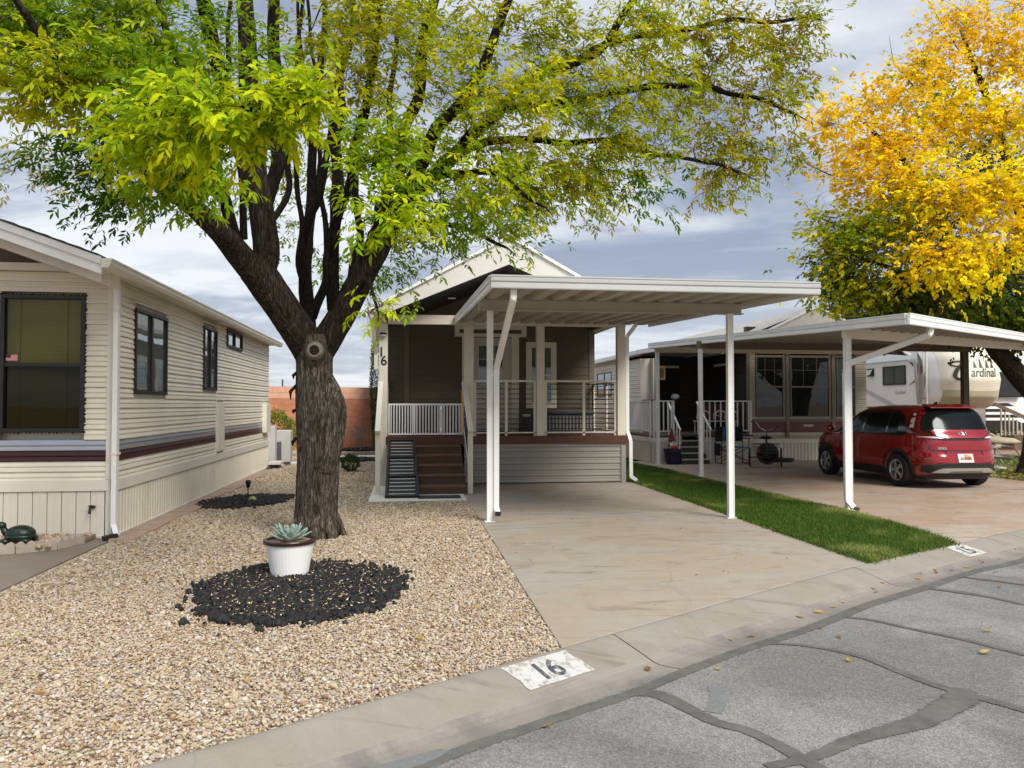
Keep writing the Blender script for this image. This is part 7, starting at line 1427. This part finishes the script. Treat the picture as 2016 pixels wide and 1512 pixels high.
def bark_tube(m, pts, n=10, seed=0, amp=.12, step=.08, ridges=0):
    """resampled limb with lumpy, ridged radius"""
    P = [Vector(p[:3]) for p in pts]; Rr = [p[3] for p in pts]; out = []; rr = []
    for i in range(len(P) - 1):
        p0 = P[max(i - 1, 0)]; p1 = P[i]; p2 = P[i + 1]; p3 = P[min(i + 2, len(P) - 1)]; k = max(2, int((p2 - p1).length / step))
        for j in range(k):
            t = j / k; out.append(.5 * ((2 * p1) + (-p0 + p2) * t + (2 * p0 - 5 * p1 + 4 * p2 - p3) * t * t + (-p0 + 3 * p1 - 3 * p2 + p3) * t ** 3)); rr.append(Rr[i] + (Rr[i + 1] - Rr[i]) * t)
    out.append(P[-1]); rr.append(Rr[-1]); vs = []; ref = None
    if not ridges or n < 40:
        out = [p + Vector(noise.noise_vector(p * 1.7 + Vector((seed, 0, 0)))) * (.09 * min(1, i / 8)) for i, p in enumerate(out)]
    for i, p in enumerate(out):
        d = (out[min(i + 1, len(out) - 1)] - out[max(i - 1, 0)]).normalized()
        if ref is None: ref = d.orthogonal().normalized()
        ref = (ref - d * ref.dot(d)).normalized(); b = d.cross(ref)
        for k in range(n):
            a = 2 * pi * k / n; nv = ref * cos(a) + b * sin(a)
            q = Vector((p.x + nv.x * rr[i], p.y + nv.y * rr[i], p.z * .55)); f = 1 + amp * noise.noise(q * 3.1 + Vector((seed, 0, 0)))
            if ridges:
                fq = max(2.0, 30 * rr[i]); tw = p.z * 1.1; cx_, cy_ = nv.x * fq, nv.y * fq; w = noise.noise(Vector((cx_, cy_, p.z * 2.6 + seed))); w2 = noise.noise(Vector((cx_ * 2.3, cy_ * 2.3, p.z * 7 + seed))); f += ridges * (.10 - 1.6 * abs(w) + .5 * w2)
            vs.append(p + nv * rr[i] * f)
    fs = [(i * n + k, i * n + (k + 1) % n, (i + 1) * n + (k + 1) % n, (i + 1) * n + k) for i in range(len(out) - 1) for k in range(n)]
    fs.append(tuple((len(out) - 1) * n + k for k in range(n))); m.add(vs, fs); return out, rr
PAL = {'G': [(.13, .24, .006), (.20, .30, .006), (.09, .18, .006), (.28, .33, .006)], 'B': [(.40, .46, .007), (.27, .38, .007), (.52, .52, .008), (.17, .29, .006)], 'Y': [(.42, .42, .008), (.28, .34, .006), (.50, .43, .01), (.16, .25, .006)],
       'O': [(.22, .27, .006), (.31, .34, .006), (.14, .20, .006), (.42, .41, .008), (.30, .24, .008)], 'R': [(.28, .30, .006), (.20, .23, .006), (.38, .34, .008), (.28, .15, .008), (.15, .19, .006)], 'D': [(.055, .13, .006), (.09, .17, .006), (.04, .09, .005)], 'P': [(.36, .36, .10), (.42, .36, .14), (.28, .30, .08)],
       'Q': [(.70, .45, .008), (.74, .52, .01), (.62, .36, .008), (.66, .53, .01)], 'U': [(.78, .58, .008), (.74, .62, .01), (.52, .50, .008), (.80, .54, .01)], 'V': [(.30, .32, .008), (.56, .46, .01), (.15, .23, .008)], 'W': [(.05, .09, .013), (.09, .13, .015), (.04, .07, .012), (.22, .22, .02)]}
def grow(name, limbs, blobs, center, label, leaf, n_trunk, group=None, comp=True, per=13, spread=.24, trunk_amp=.05, seed=1, twig_mat='bark_dark', limb_n=10, leaf_scale=1.0, near_parts=0, trunk_mat='bark'):
    r = np.random.default_rng(seed); root = empty(name, (limbs[0][0][0], limbs[0][0][1], 0), label, 'tree', group); nodes = []; wts = []
    for i, lp in enumerate(limbs):
        m = MB(); big = i == 0
        if not big and lp[-1][3] < .09:
            a_, b_ = Vector(lp[-2][:3]), Vector(lp[-1][:3]); e_ = b_ + (b_ - a_) * .45 + Vector((0, 0, -.06)); lp = list(lp) + [(*(b_ + (b_ - a_) * .25), lp[-1][3] * .55), (*e_, .004)]
        o_, rr = bark_tube(m, lp, n_trunk if big else (110 if lp[0][3] > .15 else limb_n), seed=i * 3.3, amp=trunk_amp, step=.02 if big else (.03 if lp[0][3] > .15 else .09), ridges=.055 if big else (.06 if lp[0][3] > .15 else .1))
        m.build('trunk' if big else 'limb', M_[trunk_mat if big else ('bark_limb_shaded' if lp[0][3] > .15 else twig_mat)], root, smooth=True, recalc=False)
        if not big and lp[0][3] <= .24:
            for p, q in zip(o_, rr):
                if q < .13: nodes.append(p[:]); wts.append(q)
    nodes = [tuple(n_) for n_ in nodes]; tm = MB(); C = []
    for bx, by, bz, rx, ry, rz_, n, pal in blobs:
        for k in range(n):
            v = r.normal(size=3); v /= np.linalg.norm(v); v *= r.uniform() ** (1 / 2.2); C.append((bx + v[0] * rx, by + v[1] * ry, bz + v[2] * rz_, pal))
    NA = np.array(nodes); NR = np.array(wts); cen = np.array(center)
    P = np.array([c[:3] for c in C]); dmin = np.array([np.min(np.linalg.norm(NA - p, axis=1)) for p in P]); order = np.argsort(dmin); dirs = np.zeros_like(P)
    NA = list(map(tuple, NA)); NR = list(NR); arr = np.array(NA)
    for oi in order:
        p = P[oi]; vec = arr - p; d = np.linalg.norm(vec, axis=1); back = np.maximum(0, np.linalg.norm(arr - cen, axis=1) - np.linalg.norm(p - cen)); j = int(np.argmin(d + .8 * back)); a = Vector(arr[j]); b = Vector(p); L = (b - a).length
        if L < .02: continue
        r0 = min(NR[j] * .7, .004 + .010 * L); out = (a - cen_v(cen)).normalized(); mid1 = a.lerp(b, .35) + out * L * .10 + Vector(r.normal(size=3) * L * .05); mid2 = a.lerp(b, .7) + Vector((0, 0, .06 * L)) + Vector(r.normal(size=3) * L * .05)
        pts = [a, mid1, mid2, b]; tm.tube(pts, [r0, r0 * .75, r0 * .55, r0 * .35], 4 if L < .8 else 5, cap=False)
        new = [tuple(q) for q in (mid1, mid2, b)]; NA += new; NR += [r0 * .75, r0 * .55, r0 * .35]; arr = np.vstack([arr, np.array(new)]); dirs[oi] = np.array((b - mid2).normalized())
    # leafy sprays
    O = []; D = []; T = []; NB = []
    for ci, (x, y, z, pal) in enumerate(C):
        k = max(3, int(r.normal(per * (1.08 if pal in 'RO' else 1), per * .25)) if pal != 'P' else int(per * .6)); base = np.array([x, y, z]); cols = PAL[pal]; cc_ = np.array(cols[r.integers(0, len(cols))]); 
        for q in range(k):
            o = base + r.normal(0, spread * min(1.0, np.hypot(x, y) / 9.0), 3) * np.array([1, 1, .75]); out = (o - cen) / np.linalg.norm(o - cen); dd = out * .55 + dirs[ci] * .5 + r.normal(0, .5, 3) + np.array([0, 0, -.28]); dd /= np.linalg.norm(dd)
            O.append(o); D.append(dd); c_ = cc_ * .65 + .35 * np.array(cols[r.integers(0, len(cols))]); T.append(c_ * 1.3 * r.uniform(.75, 1.25)); NB.append(ci)
            if r.uniform() < .55: tm.tube([Vector(base + (o - base) * .1), Vector(base * .5 + o * .5) + Vector((0, 0, .02)), Vector(o)], [.0032, .0025, .0015], 3, cap=False)
    tm.build('twigs', M_[twig_mat], root, kind='stuff', recalc=False)
    O = np.array(O); D = np.array(D); T = np.array(T); n = len(O); up = np.array([0, 0, 1.0]) + r.normal(0, .25, (n, 3)); Sd = np.cross(D, up); Sd /= np.linalg.norm(Sd, axis=1)[:, None]; Nn_ = np.cross(Sd, D)
    LO = []; LD = []; LT = []; LL = []; LN = []
    slots = [(0.15, 1), (.15, -1), (.5, 1), (.5, -1), (.82, 1), (.82, -1), (1.0, 0)] if comp else [(0, 1), (.3, -1), (.6, 1), (.9, -1), (1, 0)]
    rl = leaf['rachis'] * r.uniform(.8, 1.25, n)
    for t, sg_ in slots:
        keep = r.uniform(size=n) < .94; dl = D * (.62 if sg_ else 1) + Sd * sg_ * .75 + r.normal(0, .22, (n, 3)) + np.array([0, 0, -.22]); dl /= np.linalg.norm(dl, axis=1)[:, None]
        LO.append((O + D * (rl * t)[:, None] - up * 0)[keep]); LD.append(dl[keep]); LT.append((T * r.uniform(.85, 1.18, (n, 1)))[keep]); LL.append((leaf['len'] * r.uniform(.75, 1.25, n) * (1.1 if sg_ == 0 else 1))[keep]); LN.append((Nn_ + r.normal(0, .45, (n, 3)))[keep])
    LO, LD, LT, LL, LN = map(np.concatenate, (LO, LD, LT, LL, LN)); s_ = np.cross(LD, LN); s_ /= np.linalg.norm(s_, axis=1)[:, None]; nn_ = np.cross(s_, LD); W = LL * leaf['wid']
    def verts(LO, LD, s_, nn_, LL, W):
        q = [LO]
        for t, w, dz in leaf['prof']:
            c = LO + LD * (LL * t)[:, None] + nn_ * (LL * dz)[:, None]
            if w == 0: q.append(c)
            else: q += [c + s_ * (W * w)[:, None] + nn_ * (W * .35)[:, None], c, c - s_ * (W * w)[:, None] + nn_ * (W * .35)[:, None]]
        return np.stack(q, 1)
    # profile (.38,1) (.72,.7) tip : vertices 0 | 1 2 3 | 4 5 6 | 7
    LF = np.array([(0, 1, 2), (0, 2, 3), (1, 4, 5), (1, 5, 2), (2, 5, 6), (2, 6, 3), (4, 7, 5), (5, 7, 6)])
    V = verts(LO, LD, s_, nn_, LL, W); idx = np.arange(len(LO)); near = np.zeros(len(LO), bool)
    if near_parts:
        inview = (LO[:, 1] > 2) & (np.abs(LO[:, 0] / LO[:, 1] - .13) < .62) & ((LO[:, 2] - 1.6) / LO[:, 1] < .5); sc = np.where(inview, LL / LO[:, 1], 0); near[np.argsort(-sc)[:near_parts]] = True
        for i in idx[near]:
            me = bpy.data.meshes.new('leaf'); me.from_pydata((V[i] - LO[i]).tolist(), [], LF.tolist()); ca = me.color_attributes.new('tint', 'FLOAT_COLOR', 'POINT'); ca.data.foreach_set('color', np.tile(np.append(LT[i], 1), 8)); me.materials.append(M_['leaf'])
            o = bpy.data.objects.new('leaf', me); COL.objects.link(o); o.parent = root; o.location = Vector(LO[i]) - root.location
    V = V[~near]; k = len(V); F = (LF[None] + (np.arange(k) * 8)[:, None, None]).reshape(-1, 3)
    np_mesh('crown', V.reshape(-1, 3), F, M_['leaf'], root, 'stuff', np.repeat(LT[~near], 8, 0)); print('LEAVES', name, len(LO)); return root
def cen_v(c): return Vector(c)
LANCE = dict(len=.082, wid=.155, rachis=.13, prof=[(.36, 1, .0), (.70, .78, -.03), (1.0, 0, -.12)])
OVATE = dict(len=.088, wid=.30, rachis=.13, prof=[(.34, 1, .0), (.68, .85, -.04), (1.0, 0, -.14)])
ash = grow('ash_tree', LIMBS, BLOBS, (-1.1, 9.6, 4.2), 'large ash tree with green and yellow leaves standing in the gravel yard', LANCE, 200, per=11, spread=.20, trunk_amp=.05, seed=11, near_parts=290)
# root flare, knob, hollow and scars of the trunk
TC = Vector((-1.08, 9.7, 0)); m = MB()
for k in range(9):
    a = 2 * pi * k / 9 + random.uniform(-.2, .2); d = Vector((cos(a), sin(a), 0)); m.tube([TC + d * .20 + Vector((0, 0, .34)), TC + d * .26 + Vector((0, 0, .12)), TC + d * .31 + Vector((0, 0, .01)), TC + d * .37 + Vector((0, 0, -.05))], [.03, .06, .05, .02], 8)
m.build('root_flare', M_['bark'], ash, smooth=True)
m = MB(); bark_tube(m, [(-1.0, 9.60, .80, .15), (-.93, 9.58, 1.15, .185), (-.89, 9.56, 1.40, .185), (-.865, 9.55, 1.58, .15), (-.88, 9.56, 1.72, .11), (-.94, 9.58, 1.88, .09), (-1.0, 9.60, 2.05, .05)], 90, 5.5, .22, .02, .09); m.build('trunk_knob', M_['bark'], ash, smooth=True, recalc=False)
Rk_ = Matrix.Rotation(R(90), 3, 'X'); hp = (-1.085, 9.32, 2.245)
MB().lathe([(.115, -.09), (.088, -.03), (.076, -.006), (.067, .0), (.060, -.006), (.056, -.03)], hp, 22, Rk_).build('hollow_rim', M_['scar'], ash, smooth=True); MB().lathe([(.0, -.012), (.060, -.012), (.060, -.05)], hp, 20, Rk_).build('hollow', M_['hollow'], ash)
m = MB(); bark_tube(m, [(-1.10, 9.62, 2.18, .17), (-1.08, 9.52, 2.30, .135), (-1.07, 9.47, 2.36, .09), (-1.07, 9.45, 2.39, .03)], 70, 3.3, .4, .02, .12); m.build('trunk_burl', M_['bark'], ash, smooth=True, recalc=False)
m = MB()
for (x, z, dx, dz) in ((-1.335, 1.86, -.06, -.2), (-1.33, 1.55, -.03, -.06), (-1.34, 2.0, -.02, -.09), (-1.35, 1.2, -.015, -.1)):
    m.tube([(x + .03, 9.62, z), (x + dx, 9.60, z + dz * .5), (x + dx * .9, 9.60, z + dz)], [.02, .022, .006], 5)
m.build('bark_flake', M_['bark_dark'], ash)
# dead twigs reaching out of the yellow tree; yellow tree; far bush
yt = grow('yellow_tree', YLIMBS, YBLOBS, (13.2, 16.5, 5.2), 'tree with golden yellow and green autumn leaves behind the right carport', OVATE, 28, per=22, spread=.33, seed=5, comp=False, limb_n=8, near_parts=0)
m = MB()
for P in ([(8.6, 14.6, 4.6), (8.35, 14.6, 4.85), (8.0, 14.55, 5.15)], [(8.9, 14.8, 3.75), (8.3, 14.7, 3.85), (7.9, 14.7, 4.15)], [(8.7, 14.6, 5.3), (8.2, 14.6, 5.45), (8.0, 14.6, 5.75)], [(11.9, 15, 9.2), (11.4, 15, 9.9), (10.9, 15, 10.7)], [(10.8, 15, 8.4), (10.3, 15, 8.9), (10.2, 15, 9.5)], [(8.6, 14.6, 6.3), (8.1, 14.6, 6.5), (7.8, 14.6, 6.9)]): m.tube([Vector(q) for q in P], [.014, .009, .003], 5)
m.build('bare_twigs', M_['bark_dark'], yt)
MB().lathe([(.10, 0), (.11, .03), (.075, .04), (.06, .02)], (14.05, 15.35, 2.42), 16, Rk_).build('branch_scar', M_['scar'], yt)
def bushy(name, c, rad, n, cols, size, label, cat, shape=None, stems=6, wid=.45, kind=None):
    root = empty(name, (c[0], c[1], 0), label, cat); v = rng.normal(size=(n, 3)); v /= np.linalg.norm(v, axis=1)[:, None]; v *= rng.uniform(.55, 1, (n, 1)) ** .6
    lump = np.array([1 + .22 * noise.noise(Vector(q) * 2.3 + Vector(c)) for q in v]); v *= lump[:, None]; O = v * np.array(rad) + np.array(c); D = v + rng.normal(0, .5, (n, 3)) + np.array([0, 0, .35]); D /= np.linalg.norm(D, axis=1)[:, None]
    s = np.cross(D, rng.normal(size=(n, 3))); s /= np.linalg.norm(s, axis=1)[:, None]; L = size * rng.uniform(.6, 1.4, n); V = np.stack([O, O + D * (L * .5)[:, None] + s * (L * wid / 2)[:, None], O + D * L[:, None], O + D * (L * .5)[:, None] - s * (L * wid / 2)[:, None]], 1)
    F = (np.array([[0, 1, 2], [0, 2, 3]])[None] + (np.arange(n) * 4)[:, None, None]).reshape(-1, 3); cols = np.array(cols); T = cols[rng.integers(0, len(cols), n)] * rng.uniform(.7, 1.3, (n, 1))
    np_mesh('foliage', V.reshape(-1, 3), F, M_['leaf'], root, 'stuff', np.repeat(T, 4, 0)); m = MB()
    for k in range(stems): a = rng.uniform(0, 6.28); m.tube([(c[0] + .03 * cos(a), c[1] + .03 * sin(a), 0), (c[0] + rad[0] * .3 * cos(a), c[1] + rad[1] * .3 * sin(a), c[2] * .7), (c[0] + rad[0] * .7 * cos(a), c[1] + rad[1] * .7 * sin(a), c[2] + rad[2] * .4)], [.012, .009, .004], 5)
    m.build('stems', M_['bark_dark'], root, kind='stuff'); return root
bushy('round_shrub', (-1.33, 18.9, .20), (.21, .21, .20), 1500, [(.04, .10, .02), (.06, .13, .02), (.025, .06, .015)], .045, 'small round dark green shrub on the gravel', 'shrub')
bushy('leafy_bush', (-3.75, 22.9, .72), (.62, .55, .74), 5200, [(.14, .22, .02), (.22, .28, .03), (.08, .14, .02), (.32, .33, .03)], .065, 'yellow green bush beside the air conditioner at the block wall', 'bush')
bushy('purple_tree', (20.4, 34, 5.7), (.62, .6, .55), 700, [(.16, .07, .06), (.20, .10, .09), (.12, .07, .05)], .26, 'distant reddish tree top behind the right home roof', 'tree')
bushy('cypress', (-.93, 26.2, 2.2), (.26, .28, 2.3), 9000, [(.035, .075, .015), (.06, .11, .02), (.09, .13, .02)], .07, 'tall narrow dark cypress against the block wall', 'tree', wid=.3)
bushy('back_hedge', (24, 33, 3.0), (9, 2.5, 3.6), 14000, [(.03, .06, .012), (.05, .09, .015), (.02, .045, .01)], .22, 'dark trees behind the trailers at the right edge', 'hedge')
# dry shrub
ds_ = empty('dry_shrub', (-1.35, 25.2, 0), 'dry bare branched shrub in front of the block wall', 'shrub'); m = MB(); rr_ = random.Random(4)
def fork(p, d, L, r, k):
    q = p + d * L; m.tube([p, (p + q) / 2 + Vector((rr_.uniform(-.02, .02), rr_.uniform(-.02, .02), 0)), q], [r, r * .8, r * .6], 4, cap=False)
    if k: 
        for _ in range(3): dd = (d + Vector((rr_.uniform(-.8, .8), rr_.uniform(-.8, .8), rr_.uniform(-.2, .5)))).normalized(); fork(q, dd, L * .68, r * .6, k - 1)
for _ in range(6): fork(Vector((-1.45, 25.3, .1)), Vector((rr_.uniform(-.6, .6), rr_.uniform(-.6, .6), 1)).normalized(), .36, .016, 3)
m.build('stems', M_['scar'], ds_, kind='stuff'); n = 700; v = rng.normal(0, 1, (n, 3)) * np.array([.24, .2, .26]) + np.array([-1.45, 25.3, .55]); k = v[:, 2] > .12; v = v[k]
o = flakes('foliage', v[:, 0], v[:, 1], v[:, 2], np.full(len(v), .05), np.full(len(v), .018), M_['leaf'], None, np.array([[.30, .27, .18]]) * rng.uniform(.5, 1.4, (len(v), 1))); o.parent = ds_; o.location = -ds_.location
